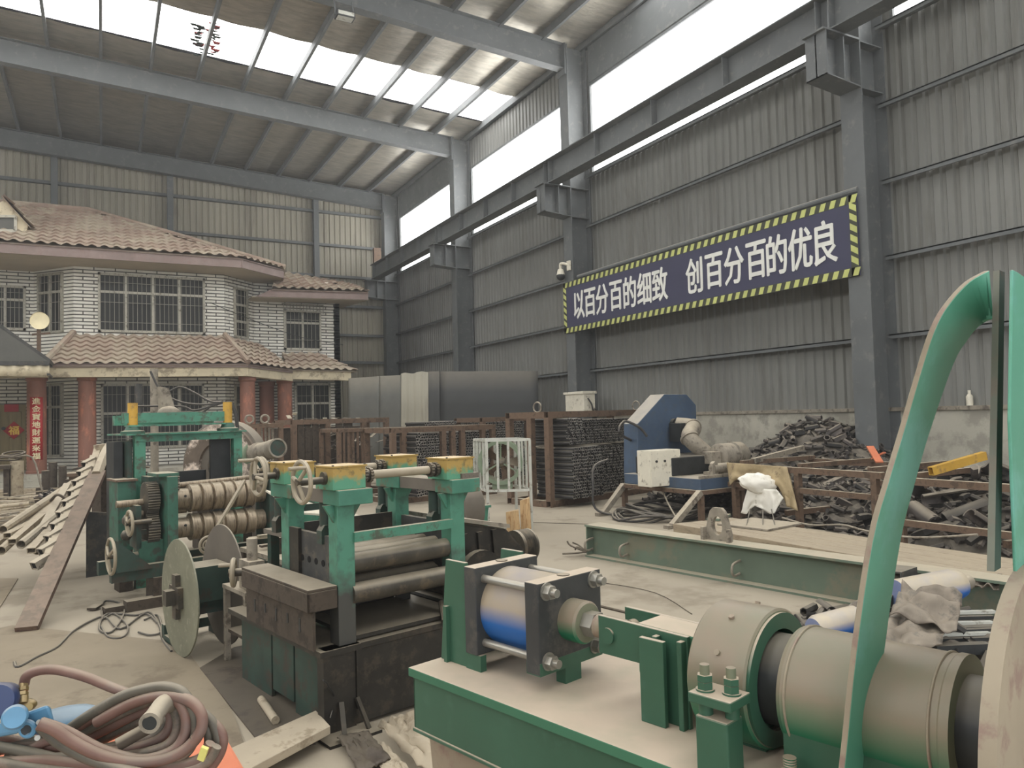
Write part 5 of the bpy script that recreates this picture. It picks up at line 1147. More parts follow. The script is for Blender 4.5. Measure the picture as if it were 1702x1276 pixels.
def post_mat():
    m = bpy.data.materials.new('post_green'); m.use_nodes = True; t = m.node_tree; b = t.nodes['Principled BSDF']
    tc = nd(t, 'ShaderNodeTexCoord').outputs['Object']; sx = nd(t, 'ShaderNodeSeparateXYZ'); t.links.new(tc, sx.inputs[0])
    h = mul(t, sx.outputs[2], mrange(t, nz(t, tc, 14), 0.2, 0.8, -0.12, 0.12), 'ADD')
    c = mixc(t, mrange(t, nz(t, tc, 9, 6), 0.5, 0.62), lin((74, 130, 108)), lin((64, 104, 88)))
    c = mixc(t, mrange(t, h, 0.66, 0.86), lin((66, 66, 62)), c); t.links.new(c, b.inputs['Base Color']); b.inputs['Roughness'].default_value = 0.5
    return m
PG = post_mat()
lv = fthing('plate_leveler', 'tall green and dark plate leveler with yellow gear boxes and hand wheels', 'machine', AF)
GRN2 = GRN
# base
P_(MB().box(0.0, 0.94, -0.02, 0.06, 0.40, 0.43).box(-0.03, 0.2, -0.03, 1.25, 0.40, 0.43).box(0.78, 0.98, -0.05, 1.25, 0.40, 0.43), 'base_top', DARK, lv, smooth=0)
P_(MB().box(0.17, 0.84, -0.01, 0.03, 0.02, 0.395), 'front_plate', DARK, lv, smooth=0)
P_(MB().box(-0.01, 0.17, -0.02, 0.05, 0.0, 0.40).box(0.172, 0.182, -0.03, 0.0, 0.1, 0.40), 'corner_leg', DARK, lv, smooth=0); P_(MB().box(0.84, 0.96, -0.03, 0.05, 0.0, 0.40), 'corner_leg', DARK, lv, smooth=0)
for v0, v1, zb in ((0.07, 0.38, 0.0), (0.40, 0.68, 0.06), (0.70, 1.15, 0.0)): P_(MB().box(0.02, 0.04, v0, v1, zb, 0.40), 'side_panel', GRD, lv, smooth=0)
P_(MB().box(0.9, 0.92, 0.07, 1.15, 0.0, 0.40), 'side_panel', DARK, lv, smooth=0)
P_(MB().box(0.2, 0.78, 0.06, 1.2, 0.385, 0.40), 'inner_tray', DARK, lv, smooth=0)
for (u, a) in ((0.06, 0.02), (0.2, -0.03)): P_(MB().bar((u, -0.10, 0.01), (u+a, -0.03, 0.16), 0.025, 0.012), 'anchor_strip', DARK, lv, smooth=0)
P_(MB().box(-0.05, 0.24, -0.16, 0.0, 0.0, 0.015), 'foot_plate', DARK, lv, smooth=0)
# low side table with a crank vice
P_(MB().box(0.06, 0.28, 1.2, 1.6, 0.49, 0.515), 'side_table_top', MATS['dusty_steel'], lv, smooth=0)
for (u, v) in ((0.08, 1.22), (0.08, 1.57), (0.26, 1.57), (0.26, 1.22)): P_(MB().box(u-0.018, u+0.018, v-0.018, v+0.018, 0, 0.49), 'side_table_leg', MATS['dusty_steel'], lv, smooth=0)
P_(MB().box(0.08, 0.26, 1.22, 1.57, 0.2, 0.22), 'side_table_shelf', MATS['rust_dark'], lv, smooth=0)
handwheel((0.02, 1.28, 0.64), 0.08, (1, -0.5, 0), lv, rim=0.016, material=MATS['wheel_steel'], hub=0.15)
P_(MB().box(0.1, 0.2, 1.22, 1.4, 0.515, 0.7).tube((0.15, 1.3, 0.7), (0.15, 1.3, 0.84), 0.035, 12), 'vice_body', MATS['dusty_steel'], lv, smooth=40)
# the big channel on the left side
P_(MB().box(-0.08, 0.085, 0.0, 0.88, 0.728, 0.745).box(-0.08, -0.065, 0.0, 0.88, 0.63, 0.728).box(-0.08, 0.085, 0.0, 0.012, 0.63, 0.728), 'side_channel', MATS['rust_dark'], lv, smooth=0, bevel=0.004)
P_(MB().box(-0.045, -0.03, 0.02, 0.9, 0.43, 0.63), 'side_web', MATS['rust_dark'], lv, smooth=0)
slots = MB()
for k in range(5): P_(MB().box(-0.0475, -0.045, 0.16+0.15*k, 0.18+0.15*k, 0.50+0.02*(k % 2), 0.57), 'slot', MATS['black_steel'], lv, smooth=0)
# posts
for (u, v) in ((0.14, 0.05), (0.865, 0.05), (0.14, 0.65), (0.865, 0.65)):
    P_(MB().box(u-0.05, u+0.05, v-0.05, v+0.05, 0.43, 1.155), 'post', PG, lv, smooth=0, bevel=0.004)
    for s in (-1, 1): P_(MB().prism([(u+s*0.05, v-0.02, 1.155), (u+s*0.11, v-0.02, 1.155), (u+s*0.05, v-0.02, 1.06)], (0, 0.02, 0)), 'gusset', GRN2, lv, smooth=0)
# bearing side plates with their holes
for u in (0.115, 0.855):
    sp_ = P_(MB().box(u, u+0.03, 0.1, 0.62, 0.56, 0.975), 'side_plate', MATS['dark_steel'], lv, smooth=0)
    if u < 0.5:
        for k in range(6): P_(MB().tube((u-0.003, 0.13+0.085*k, 0.825), (u+0.001, 0.13+0.085*k, 0.825), 0.018, 14), 'hole_disc', HOLE, sp_)  # raised black discs painted as the dark holes
        P_(MB().box(u-0.02, u, 0.48, 0.62, 0.56, 0.99), 'stiffener', DARK, sp_, smooth=0)
# rollers
for k in range(5):
    v = 0.06+0.125*k
    P_(MB().lathe((0.13, v, 0.835), (0.87, v, 0.835), [(0, 0.03), (0.06, 0.03), (0.06, 0.054), (0.94, 0.054), (0.94, 0.03), (1, 0.03)], 24), 'upper_roller', OILY, lv)
    P_(MB().lathe((0.13, v-0.03+0.06*(k > 0), 0.68), (0.87, v-0.03+0.06*(k > 0), 0.68), [(0, 0.03), (0.06, 0.03), (0.06, 0.054), (0.94, 0.054), (0.94, 0.03), (1, 0.03)], 24), 'lower_roller', OILY, lv)
P_(MB().box(0.2, 0.8, 0.62, 0.64, 0.44, 1.0).box(0.2, 0.8, 0.02, 0.6, 0.44, 0.46), 'back_plate', DARK, lv, smooth=0)
P_(MB().tube((0.72, -0.05, 0.44), (0.82, 0.12, 0.50), 0.02, 10), 'drain_pipe', DARK, lv)
# caps, gear boxes, screws, shafts
for u in (0.17, 0.89):
    P_(MB().box(u-0.1, u+0.1, -0.06, 0.12, 1.155, 1.235), 'cap', CAP, lv, smooth=0, bevel=0.004)
    P_(MB().box(u-0.1, u+0.1, 0.52, 0.80, 1.155, 1.235), 'cap', CAP, lv, smooth=0, bevel=0.004)
    P_(MB().box(u-0.09, u+0.06, 0.12, 0.52, 1.16, 1.23), 'cap_bridge', MATS['grey_brown'], lv, smooth=0)
    for v0 in (0.0, 0.6):
        gb = P_(MB().box(u-0.115, u+0.075, v0-0.03, v0+0.17, 1.235, 1.352), 'gear_box', YG, lv, smooth=0, bevel=0.003)
        P_(MB().box(u-0.122, u+0.082, v0-0.037, v0+0.177, 1.352, 1.360), 'gear_box_lid', YG, gb, smooth=0)
        for (du, dv) in ((-0.115, -0.03), (0.07, -0.03), (0.07, 0.17), (-0.115, 0.17)): P_(MB().tube((u+du, v0+dv, 1.36), (u+du, v0+dv, 1.366), 0.006, 6), 'lid_bolt', OILY, gb)
        P_(MB().tube((u-0.13, v0+0.06, 1.295), (u-0.112, v0+0.06, 1.295), 0.034, 16), 'bearing_flange', OILY, gb)
        for dv in (0.0, 0.10):
            P_(MB().tube((u-0.02, v0+0.14+dv, 1.02), (u-0.02, v0+0.14+dv, 1.155), 0.038, 14).tube((u-0.02, v0+0.14+dv, 0.95), (u-0.02, v0+0.14+dv, 1.04), 0.027, 12), 'screw_column', GRD, lv)
        P_(MB().prism([(u-0.07, v0+0.2, 0.93), (u+0.03, v0+0.2, 0.93), (u+0.03, v0+0.2, 1.0), (u+0.01, v0+0.2, 1.03), (u-0.05, v0+0.2, 1.03), (u-0.07, v0+0.2, 1.0)], (0, 0.06, 0)), 'clevis', GRD, lv, smooth=0)
def chain_coupling(u, v, z, parent):
    m = MB().tube((u-0.03, v, z), (u+0.03, v, z), 0.032, 16)
    c = P_(m, 'chain_coupling', DARK, parent)
    r = MB()
    for k in range(14):
        a = 2*PI*k/14
        for du in (-0.018, 0.018): r.tube((u+du-0.009, v+0.034*math.cos(a), z+0.034*math.sin(a)), (u+du+0.009, v+0.034*math.cos(a), z+0.034*math.sin(a)), 0.0085, 8)
    P_(r, 'chain', OILY, c); c.children[0]['kind'] = 'stuff'
for v in (0.06, 0.66):
    P_(MB().tube((0.24, v, 1.295), (0.8, v, 1.295), 0.024, 16), 'cross_shaft', MATS['wheel_steel'], lv)
    chain_coupling(0.30, v, 1.295, lv); chain_coupling(0.735, v, 1.295, lv)
handwheel((-0.075, 0.06, 1.285), 0.105, (1, 0.0, 0), lv, rim=0.012, hub=0.13, phase=2.3, material=MATS['wheel_steel'])
handwheel((-0.06, 0.66, 1.285), 0.105, (1, 0.0, 0), lv, rim=0.012, hub=0.13, phase=1.2, material=MATS['wheel_steel'])
P_(MB().box(0.18, 0.82, -0.02, 0.02, 0.955, 1.005), 'tie_bar', GRN2, lv, smooth=0)
P_(MB().box(0.15, 0.5, 0.655, 0.665, 1.06, 1.10), 'tie_bar', GRD, lv, smooth=0)
tag(MB().box(-0.06, 0.06, -0.02, 0.02, 0, 0.03).tube((-0.03, -0.022, 0.015), (-0.03, -0.02, 0.015), 0.009, 10).tube((0.0, -0.022, 0.015), (0.0, -0.02, 0.015), 0.009, 10).tube((0.03, -0.022, 0.015), (0.03, -0.02, 0.015), 0.009, 10).build('holed_block', MATS['grey_brown'], smooth=0), 'small steel block with three holes resting on the right green cap of the leveler', 'block').location = AF.to(0.93, -0.03, 1.236)
bpy.data.objects['holed_block'].rotation_euler = (0, 0, AF.rz)
# guide table behind with a white plate and a green box
gt = fthing('outfeed_table', 'steel outfeed table with a slanted white plate behind the leveler', 'table', AF)
P_(MB().prism([(0.42, 1.15, 0.98), (0.92, 1.0, 0.90), (0.92, 1.6, 0.90), (0.42, 1.75, 1.1)], (0, 0, 0.012)), 'white_plate', MATS['white_paint'], gt, smooth=0)
P_(MB().box(0.35, 0.95, 0.95, 1.6, 0.82, 0.85), 'table_top', MATS['grey_brown'], gt, smooth=0)
for (u, v) in ((0.4, 1.55), (0.9, 1.55), (0.9, 1.0)): P_(MB().box(u-0.03, u+0.03, v-0.03, v+0.03, 0, 0.82), 'leg', GRD, gt, smooth=0)
tag(MB().box(-0.19, 0.19, -0.15, 0.15, 0, 1.2).build('green_cabinet', GRN, smooth=0, bevel=0.01), 'plain green steel cabinet seen between the posts of the leveler', 'cabinet').location = AF.to(0.93, 2.05, 0)
bpy.data.objects['green_cabinet'].rotation_euler = (0, 0, AF.rz)
# gear reducer on the right
gr = fthing('gear_reducer', 'dark oily gear reducer with a pulley between the leveler and the pneumatic cylinder', 'gear reducer', AF)
P_(MB().prism([(1.05, 0.25, 0.45), (1.6, 0.25, 0.45), (1.62, 0.25, 0.68), (1.45, 0.25, 0.85), (1.0, 0.25, 0.95)], (0, 0.5, 0)).box(1.0, 1.7, 0.2, 0.8, 0.3, 0.45), 'gear_case', DARK, gr, smooth=0, bevel=0.02)
P_(MB().prism([(0.98, 0.23, 0.955), (1.46, 0.23, 0.855), (1.46, 0.77, 0.855), (0.98, 0.77, 0.955)], (0, 0, 0.025)), 'case_lid', MATS['dusty_steel'], gr, smooth=0)
for u in (1.12, 1.24, 1.36): P_(MB().bar((u, 0.24, 0.5), (u-0.03, 0.24, 0.86), 0.02, 0.04), 'rib', DARK, gr, smooth=0)
P_(MB().lathe((1.12, 0.1, 0.6), (1.12, 0.26, 0.6), [(0, 0.17), (0.3, 0.17), (0.35, 0.1), (1, 0.1)], 26), 'flange', DARK, gr)
P_(MB().box(1.0, 1.7, 0.2, 0.8, 0.0, 0.3), 'plinth', DARK, gr, smooth=0)
P_(MB().tube((1.6, 0.5, 0.66), (1.75, 0.5, 0.66), 0.035, 12), 'shaft', OILY, gr)
P_(MB().lathe((1.72, 0.5, 0.66), (1.86, 0.5, 0.66), [(0, 0.06), (0.02, 0.12), (0.2, 0.12), (0.3, 0.1), (0.4, 0.12), (0.55, 0.1), (0.65, 0.12), (0.8, 0.1), (0.9, 0.12), (1, 0.12)], 26), 'pulley', OILY, gr)
tr = thing('green_trough', 'green steel trough with a dark curved guard right of the leveler', 'trough', gz(775, 905), AF.rz)
P_(MB().prism([(-0.2, -0.15, 0.22), (0.22, -0.15, 0.22), (0.25, -0.15, 0.46), (-0.25, -0.15, 0.46)], (0, 0.5, 0)).box(-0.27, 0.27, -0.18, 0.38, 0.45, 0.48).box(-0.15, -0.1, -0.1, 0.3, 0, 0.22).box(0.1, 0.15, -0.1, 0.3, 0, 0.22), 'trough_body', GRN, tr, smooth=0)
P_(MB().lathe((-0.2, 0.1, 0.46), (0.1, 0.1, 0.46), [(0, 0.34), (0.02, 0.38), (0.98, 0.38), (1, 0.34)], 30).ball((0.15, 0.0, 0.52), 0.12, 10, 1.2, 1, 0.6), 'curved_guard', MATS['grey_brown'], tr)
# ------------------------------------------------------------------ green machine with the pneumatic cylinder, right foreground
mat('fresh_green', (54, 90, 71), 0.42, var=0.12, scale=3, spots=(60, 96, 78), spot_amt=0.3, dust=1.0, dcol=(182, 166, 146), dlo=0.3, dhi=0.7)
mat('drum_green', (36, 108, 78), 0.45, var=0.1, scale=3, dust=1.0, dcol=(136, 123, 105), dlo=-0.45, dhi=0.2)
mat('barrel_blue', (34, 96, 166), 0.6, var=0.08, scale=4, dust=1.0, dcol=(160, 147, 126), dlo=-0.25, dhi=0.2)
mat('flange_dark', (64, 66, 66), 0.45, var=0.2, scale=5, spots=(84, 82, 78), spot_amt=0.4, dust=1.0, dcol=(190, 174, 152), metal=0.2)
mat('nut_steel', (150, 148, 140), 0.35, metal=0.6, var=0.15, dust=0.5)
mat('table_dust', (60, 108, 82), 0.7, var=0.1, scale=2, dust=1.0, dcol=(186, 170, 150), dlo=0.4, dhi=0.8)
mat('arch_green', (88, 150, 126), 0.42, var=0.12, scale=2.5, spots=(104, 164, 148), spot_amt=0.4, spot_scale=3, dust=0.6)
mat('dusty_rim', (146, 135, 116), 0.7, var=0.14, scale=4, spots=(136, 116, 104), spot_amt=0.4)
GF = Frame(0.87, 2.316, 15)
gm = fthing('drum_machine', 'green machine table with a pneumatic cylinder, clevis arm and large dusty drum', 'machine', GF)
FG, FD, NUT = MATS['fresh_green'], MATS['flange_dark'], MATS['nut_steel']
P_(MB().box(-0.012, 0.54, -2.0, 0.0, 0.772, 0.80), 'table_top', MATS['table_dust'], gm, smooth=0, bevel=0.003)
P_(MB().box(0.0, 0.01, -1.95, -0.01, 0.60, 0.772).box(-0.006, 0.03, -1.95, -0.01, 0.60, 0.612).box(0.0, 0.53, -0.02, -0.01, 0.6, 0.772), 'skirt', FG, gm, smooth=0, bevel=0.003)
P_(MB().prism([(0.05, -0.02, 0.6), (0.05, -0.5, 0.6), (0.05, -0.42, 0.0), (0.05, -0.1, 0.0)], (0.42, 0, 0)), 'pedestal', MATS['dusty_rim'], gm, smooth=0)
P_(MB().prism([(0.05, -1.3, 0.6), (0.05, -1.9, 0.6), (0.05, -1.8, 0.0), (0.05, -1.4, 0.0)], (0.42, 0, 0)), 'pedestal', MATS['dusty_rim'], gm, smooth=0)
ps = MB()
st = P_(MB().grid(lambda u, v: (0.1+0.07*u, -0.06-0.08*v, 0.8006), 1, 1), 'oil_stain', None, gm) if False else None
cu, cz = 0.245, 0.985
for u in (0.115, 0.365):                                        # trapezoid brackets behind the cylinder
    P_(MB().prism([(u, -0.145, 0.80), (u, -0.01, 0.80), (u, -0.045, 1.13), (u, -0.145, 1.13)], (0.014, 0, 0)), 'rear_bracket', FG, gm, smooth=0, bevel=0.002)
    P_(MB().box(u-0.004, u+0.02, -0.215, -0.145, 0.80, 0.85), 'bracket_foot', FG, gm, smooth=0)
P_(MB().box(0.1, 0.39, -0.06, -0.045, 0.80, 0.98), 'cross_plate', FG, gm, smooth=0)
P_(MB().box(0.105, 0.385, -0.205, -0.15, 0.85, 1.122), 'rear_flange', FD, gm, smooth=0, bevel=0.003)
P_(MB().box(0.105, 0.385, -0.48, -0.425, 0.85, 1.112), 'front_flange', FD, gm, smooth=0, bevel=0.003)
P_(MB().box(0.106, 0.384, -0.4805, -0.4245, 0.848, 0.885), 'flange_edge', FG, gm, smooth=0)
for v in (-0.178, -0.452): P_(MB().tube((0.245, v, 1.108 if v < -0.3 else 1.118), (0.245, v, 1.1145 if v < -0.3 else 1.1245), 0.02, 14), 'air_port', MATS['rust_dark'], gm)
P_(MB().lathe((cu, -0.205, cz), (cu, -0.425, cz), [(0, 0.122), (1, 0.122)], 48), 'cylinder_barrel', MATS['barrel_blue'], gm)
for du in (-0.105, 0.105):
    for dz in (-0.1, 0.1):
        P_(MB().tube((cu+du, -0.205, cz+dz), (cu+du, -0.43, cz+dz), 0.0125, 12), 'tie_rod', NUT, gm)
        n_ = P_(MB().tube((cu+du, -0.48, cz+dz), (cu+du, -0.484, cz+dz), 0.026, 18), 'washer', NUT, gm)
        P_(MB().hexnut((cu+du, -0.484, cz+dz), (cu+du, -0.506, cz+dz), 0.021), 'nut', NUT, gm, smooth=0)
        P_(MB().tube((cu+du, -0.506, cz+dz), (cu+du, -0.524, cz+dz), 0.0125, 12), 'bolt_end', NUT, gm)
P_(MB().box(cu-0.03, cu+0.04, -0.478, -0.44, 0.80, 0.85), 'front_leg', FG, gm, smooth=0)
P_(MB().lathe((cu, -0.48, cz), (cu, -0.545, cz), [(0, 0.062), (0.9, 0.062), (1, 0.056)], 32), 'gland', MATS['drum_green'], gm)
P_(MB().hexnut((cu, -0.545, cz), (cu, -0.585, cz), 0.038), 'hex_nut', NUT, gm, smooth=0)
P_(MB().tube((cu, -0.585, cz), (cu, -0.69, cz), 0.033, 20), 'piston_rod', MATS['dusty_rim'], gm)
for u in (0.185, 0.305):
    P_(MB().prism([(u, -0.635, 0.932), (u, -0.80, 0.932), (u, -0.80, 0.80), (u, -0.925, 0.80), (u, -0.925, 1.03), (u, -0.635, 1.036)], (0.013, 0, 0)), 'clevis_plate', FG, gm, smooth=0, bevel=0.002)
P_(MB().tube((0.178, -0.67, 0.985), (0.325, -0.67, 0.985), 0.022, 20), 'clevis_pin', FG, gm)
P_(MB().prism([(0.198, -0.76, 1.035), (0.198, -0.97, 1.03), (0.198, -0.97, 0.9), (0.198, -0.76, 0.9)], (0.107, 0, 0)), 'slide_block', MATS['table_dust'], gm, smooth=0, bevel=0.006)
P_(MB().box(0.165, 0.185, -0.845, -0.83, 0.80, 1.02).box(0.15, 0.165, -0.875, -0.80, 0.80, 1.015).box(0.165, 0.185, -0.92, -0.905, 0.8, 1.02), 'stiffener', FG, gm, smooth=0, bevel=0.002)
P_(MB().lathe((cu, -0.925, cz-0.01), (cu, -0.955, cz-0.01), [(0, 0.055), (1, 0.055)], 28).lathe((cu, -0.955, cz-0.01), (cu, -0.99, cz-0.01), [(0, 0.03), (1, 0.03)], 20), 'shaft_collar', FG, gm)
hb = P_(MB().lathe((cu, -0.985, 0.962), (cu, -1.135, 0.962), [(0, 0.10), (0.0, 0.156), (0.03, 0.16), (0.97, 0.16), (1, 0.155), (1, 0.115), (0.5, 0.115), (0.5, 0.05), (0, 0.05)], 56, closed=True), 'bearing_housing', MATS['drum_green'], gm)
P_(MB().lathe((cu, -1.130, 0.962), (cu, -1.142, 0.962), [(0, 0.115), (0, 0.152), (1, 0.152), (1, 0.115)], 48, closed=True), 'cover_ring', FG, hb)
for a in (0.5, 1.1, 1.9): P_(MB().tube((cu-0.158*math.cos(a), -1.06, 0.962+0.158*math.sin(a)), (cu-0.166*math.cos(a), -1.06, 0.962+0.166*math.sin(a)), 0.007, 8), 'cover_screw', MATS['dusty_rim'], hb)
P_(MB().tube((cu, -1.05, 0.962), (cu, -1.22, 0.962), 0.105, 36), 'dark_gap_fill', MATS['black_steel'], gm)  # black fill standing for the dark inside of the housing
P_(MB().box(0.2, 0.42, -1.12, -1.0, 0.80, 0.9), 'housing_base', FG, gm, smooth=0)
# hold-down bracket with two bolts
P_(MB().box(0.0, 0.086, -1.15, -1.045, 0.953, 0.976), 'clamp_plate', FG, gm, smooth=0, bevel=0.003)
P_(MB().box(0.01, 0.075, -1.135, -1.055, 0.80, 0.925), 'clamp_post', FG, gm, smooth=0, bevel=0.004)
for (u, v) in ((0.032, -1.07), (0.05, -1.125)):
    P_(MB().tube((u, v, 0.976), (u, v, 0.98), 0.021, 18), 'washer', FG, gm); P_(MB().hexnut((u, v, 0.98), (u, v, 0.996), 0.018), 'nut', FG, gm, smooth=0); P_(MB().hexnut((u, v, 0.997), (u, v, 1.011), 0.018), 'nut', FG, gm, smooth=0)
    P_(MB().tube((u, v, 1.011), (u, v, 1.033), 0.011, 14), 'bolt_end', MATS['drum_green'], gm)
    P_(MB().tube((u, v, 0.925), (u, v, 0.953), 0.016, 16), 'spacer', FG, gm)
# drum
dr = P_(MB().lathe((cu, -1.195, 0.96), (cu, -1.535, 0.96), [(0, 0.118), (0.0, 0.132), (0.03, 0.137), (0.05, 0.135), (0.94, 0.135), (0.95, 0.138), (1, 0.138), (1, 0.118)], 56), 'drum', MATS['drum_green'], gm)
P_(MB().torus((cu, -1.215, 0.96), (0, 1, 0), 0.136, 0.003, 56, 6), 'weld_seam', MATS['dusty_rim'], dr); P_(MB().torus((cu, -1.50, 0.96), (0, 1, 0), 0.136, 0.003, 56, 6), 'weld_seam', MATS['dusty_rim'], dr)
P_(MB().prism([(0.128, -1.2, 0.80), (0.128, -1.2, 0.925), (0.128, -1.53, 0.925), (0.128, -1.53, 0.80)], (0.02, 0, 0)).box(0.118, 0.15, -1.2, -1.53, 0.915, 0.93).box(0.34, 0.36, -1.53, -1.2, 0.80, 0.925), 'saddle', FG, gm, smooth=0, bevel=0.002)
P_(MB().box(0.03, 0.128, -1.53, -1.2, 0.80, 0.812), 'saddle_foot', MATS['table_dust'], gm, smooth=0)
P_(MB().hexnut((0.085, -1.235, 0.812), (0.085, -1.235, 0.835), 0.021), 'nut', FG, gm, smooth=0); P_(MB().lathe((0.085, -1.235, 0.835), (0.085, -1.235, 0.862), [(i/10, 0.013 if i % 2 else 0.0145) for i in range(11)], 14), 'bolt_end', MATS['drum_green'], gm)
P_(MB().tube((cu, -1.535, 0.96), (cu, -1.63, 0.96), 0.1, 36), 'dark_gap_fill', MATS['black_steel'], gm)  # black disc standing for the dark gap behind the drum
P_(MB().lathe((cu, -1.635, 0.96), (cu, -1.66, 0.96), [(0, 0.12), (0, 0.33), (1, 0.33), (1, 0.12)], 72, closed=True), 'face_ring', MATS['arch_green'], gm)
P_(MB().lathe((cu, -1.634, 0.96), (cu, -1.661, 0.96), [(0.02, 0.3315), (0.98, 0.3315)], 72), 'ring_rim', MATS['dusty_rim'], gm)
# the arch: a bent flat strip with a dusty rim
ao = [(1385, 1400, -1.35), (1404, 1276, -1.37), (1424, 1085, -1.395), (1451, 900, -1.42), (1478, 800, -1.44), (1502, 720, -1.455), (1537, 600, -1.495), (1558, 540, -1.52), (1580, 503, -1.535), (1612, 468, -1.555), (1645, 449, -1.575)]
ai = [(1434, 1400, -1.35), (1449, 1276, -1.37), (1470, 1085, -1.395), (1497, 900, -1.42), (1522, 800, -1.44), (1545, 720, -1.455), (1585, 605, -1.495), (1608, 566, -1.52), (1622, 548, -1.535), (1637, 536, -1.555), (1652, 530, -1.575)]
O = [GF.hit(x, y, 1, v) for x, y, v in ao]; I = [GF.hit(x, y, 1, v) for x, y, v in ai]
def refine(L):
    Q = []
    for i in range(len(L)-1):
        p0, p1, p2, p3 = L[max(0, i-1)], L[i], L[i+1], L[min(len(L)-1, i+2)]
        for k in range(4):
            t_ = k/4; Q.append(0.5*((2*p1)+(p2-p0)*t_+(2*p0-5*p1+4*p2-p3)*t_*t_+(3*p1-p0-3*p2+p3)*t_**3))
    Q.append(L[-1]); return Q
O, I = refine(O), refine(I)
foot = [Vector((O[0].x, O[0].y, 0.80)), Vector((I[0].x, I[0].y, 0.80))]
if O[0].z > 0.80: O.insert(0, foot[0]); I.insert(0, foot[1])
th = Vector((-0.001, 0.012, 0)); vs = []; fs = []
for a, b in zip(O, I): vs += [a, b, b+th, a+th]
for i in range(len(O)-1):
    k = 4*i; fs += [(k, k+1, k+5, k+4), (k+1, k+2, k+6, k+5), (k+2, k+3, k+7, k+6), (k+3, k, k+4, k+7)]
fs += [(0, 3, 2, 1), (len(vs)-4, len(vs)-3, len(vs)-2, len(vs)-1)]
m = MB(); m.add(vs, fs); arch = m.build('arch_strip', MATS['arch_green'], gm, smooth=40, bevel=0.002)
arch.data.materials.append(MATS['dusty_rim'])
for i, p_ in enumerate(arch.data.polygons):
    if i < 4*(len(O)-1) and i % 4 == 3: p_.material_index = 1
q0, q1 = GF.hit(1664, 450, 1, -1.58), GF.hit(1656, 948, 1, -1.625)
P_(MB().hexa([q1+Vector((-0.012, 0, 0)), q1+Vector((0.03, 0, 0)), q1+Vector((0.03, 0.012, 0)), q1+Vector((-0.012, 0.012, 0)), q0+Vector((-0.012, 0, 0)), q0+Vector((0.03, 0, 0)), q0+Vector((0.03, 0.012, 0)), q0+Vector((-0.012, 0.012, 0))]), 'upright_post', MATS['machine_green_dark'], gm, smooth=0)
r0 = [GF.hit(x, y, 1, -1.64) for x, y in ((1684, 448), (1692, 452), (1706, 462), (1730, 478), (1730, 960), (1690, 955), (1680, 700))]
P_(MB().prism(r0, (0, 0.006, 0)), 'face_plate', MATS['arch_green'], gm, smooth=0, bevel=0.002)
# ------------------------------------------------------------------ left side of the floor and the near left corner
mat('hose_red', (116, 88, 78), 0.55, var=0.16, scale=14, spots=(112, 92, 84), spot_amt=0.45, dust=0.4)
mat('hose_grey', (92, 87, 77), 0.55, var=0.18, scale=14, spots=(124, 108, 96), spot_amt=0.4, dust=0.4)
mat('brass', (150, 130, 88), 0.4, metal=0.6, var=0.15, dust=0.3)
mat('regulator_blue', (92, 140, 172), 0.4, var=0.12, scale=12, dust=0.4)
mat('regulator_navy', (48, 62, 100), 0.4, var=0.12, dust=0.25)
mat('pale_tube', (168, 156, 134), 0.55, metal=0.15, var=0.2, scale=4, spots=(126, 112, 96), spot_amt=0.4, dust=0.5)
mat('floor_plate', (140, 128, 108), 0.6, metal=0.1, var=0.12, scale=1.4, spots=(120, 108, 90), spot_amt=0.4, spot_scale=2)
mat('shadow_plate_dark_flap', (92, 84, 72), 0.6, var=0.16, scale=2, spots=(74, 66, 58), spot_amt=0.4, spot_scale=3)  # shadow tone on the leveler plate, plain dark colour on the torn flap
mat('cardboard', (170, 158, 137), 0.8, var=0.1, scale=3, spots=(140, 128, 108), spot_amt=0.3)
mat('tape_yellow', (212, 206, 120), 0.6, var=0.1)
def floor_sheet(name, pts, z, material, label):
    return tag(MB().prism([gz(x, y, 0.001) for x, y in pts], (0, 0, z)).build(name, MATS[material], smooth=0), label, 'plate')
floor_sheet('floor_plate', [(-260, 1100), (20, 1040), (300, 1068), (385, 1180), (440, 1330), (-260, 1400)], 0.006, 'floor_plate', 'large dusty steel floor plate under the hose coil and spool')
floor_sheet('floor_plate', [(332, 1112), (388, 1078), (560, 1040), (640, 1170), (425, 1228)], 0.01, 'shadow_plate_dark_flap', 'floor plate in a painted shadow tone beside the base of the leveler')  # its darker colour paints the shadow of the leveler on the floor
floor_sheet('floor_plate', [(-120, 960), (30, 962), (0, 1010), (-160, 1020)], 0.008, 'floor_plate', 'pale floor plate at the left edge left of the leaning notched rail')
# board and torn sheets by the leveler
b0 = [gz(x, y, 0.10) for x, y in ((340, 1262), (525, 1180), (549, 1206), (400, 1285))]
tag(MB().prism(b0, (0, 0, -0.04)).build('thick_board', MATS['cardboard'], smooth=0, bevel=0.003), 'long thick dusty board lying in front of the leveler base', 'board')
tag(MB().box(-0.12, 0.12, -0.05, 0.05, 0, 0.058).build('wood_block', MATS['rust_dark'], smooth=0), 'dark block under the thick board by the leveler', 'block').location = gz(480, 1240, 0)
tag(MB().path([gz(549, 1193, 0.1), gz(556, 1160, 0.18), gz(545, 1138, 0.3), gz(537, 1130, 0.38)], 0.004, 6).build('wire', MATS['black_steel']), 'thin black wire hanging from the leveler onto the thick board', 'wire')
tag(MB().tube(gz(434, 1162, 0.03), gz(458, 1197, 0.03), 0.022, 14).build('wood_roller', MATS['cardboard']), 'short pale wooden stick on the shadow-toned floor plate', 'stick')
crumple('torn_sheet', 'torn pale cardboard sheet against the green machine table', [gz(628, 1207, 0.03), gz(720, 1300, 0.05), gz(760, 1230, 0.12), gz(690, 1183, 0.15)], 'cardboard', 0.04, 11, 16, 4)
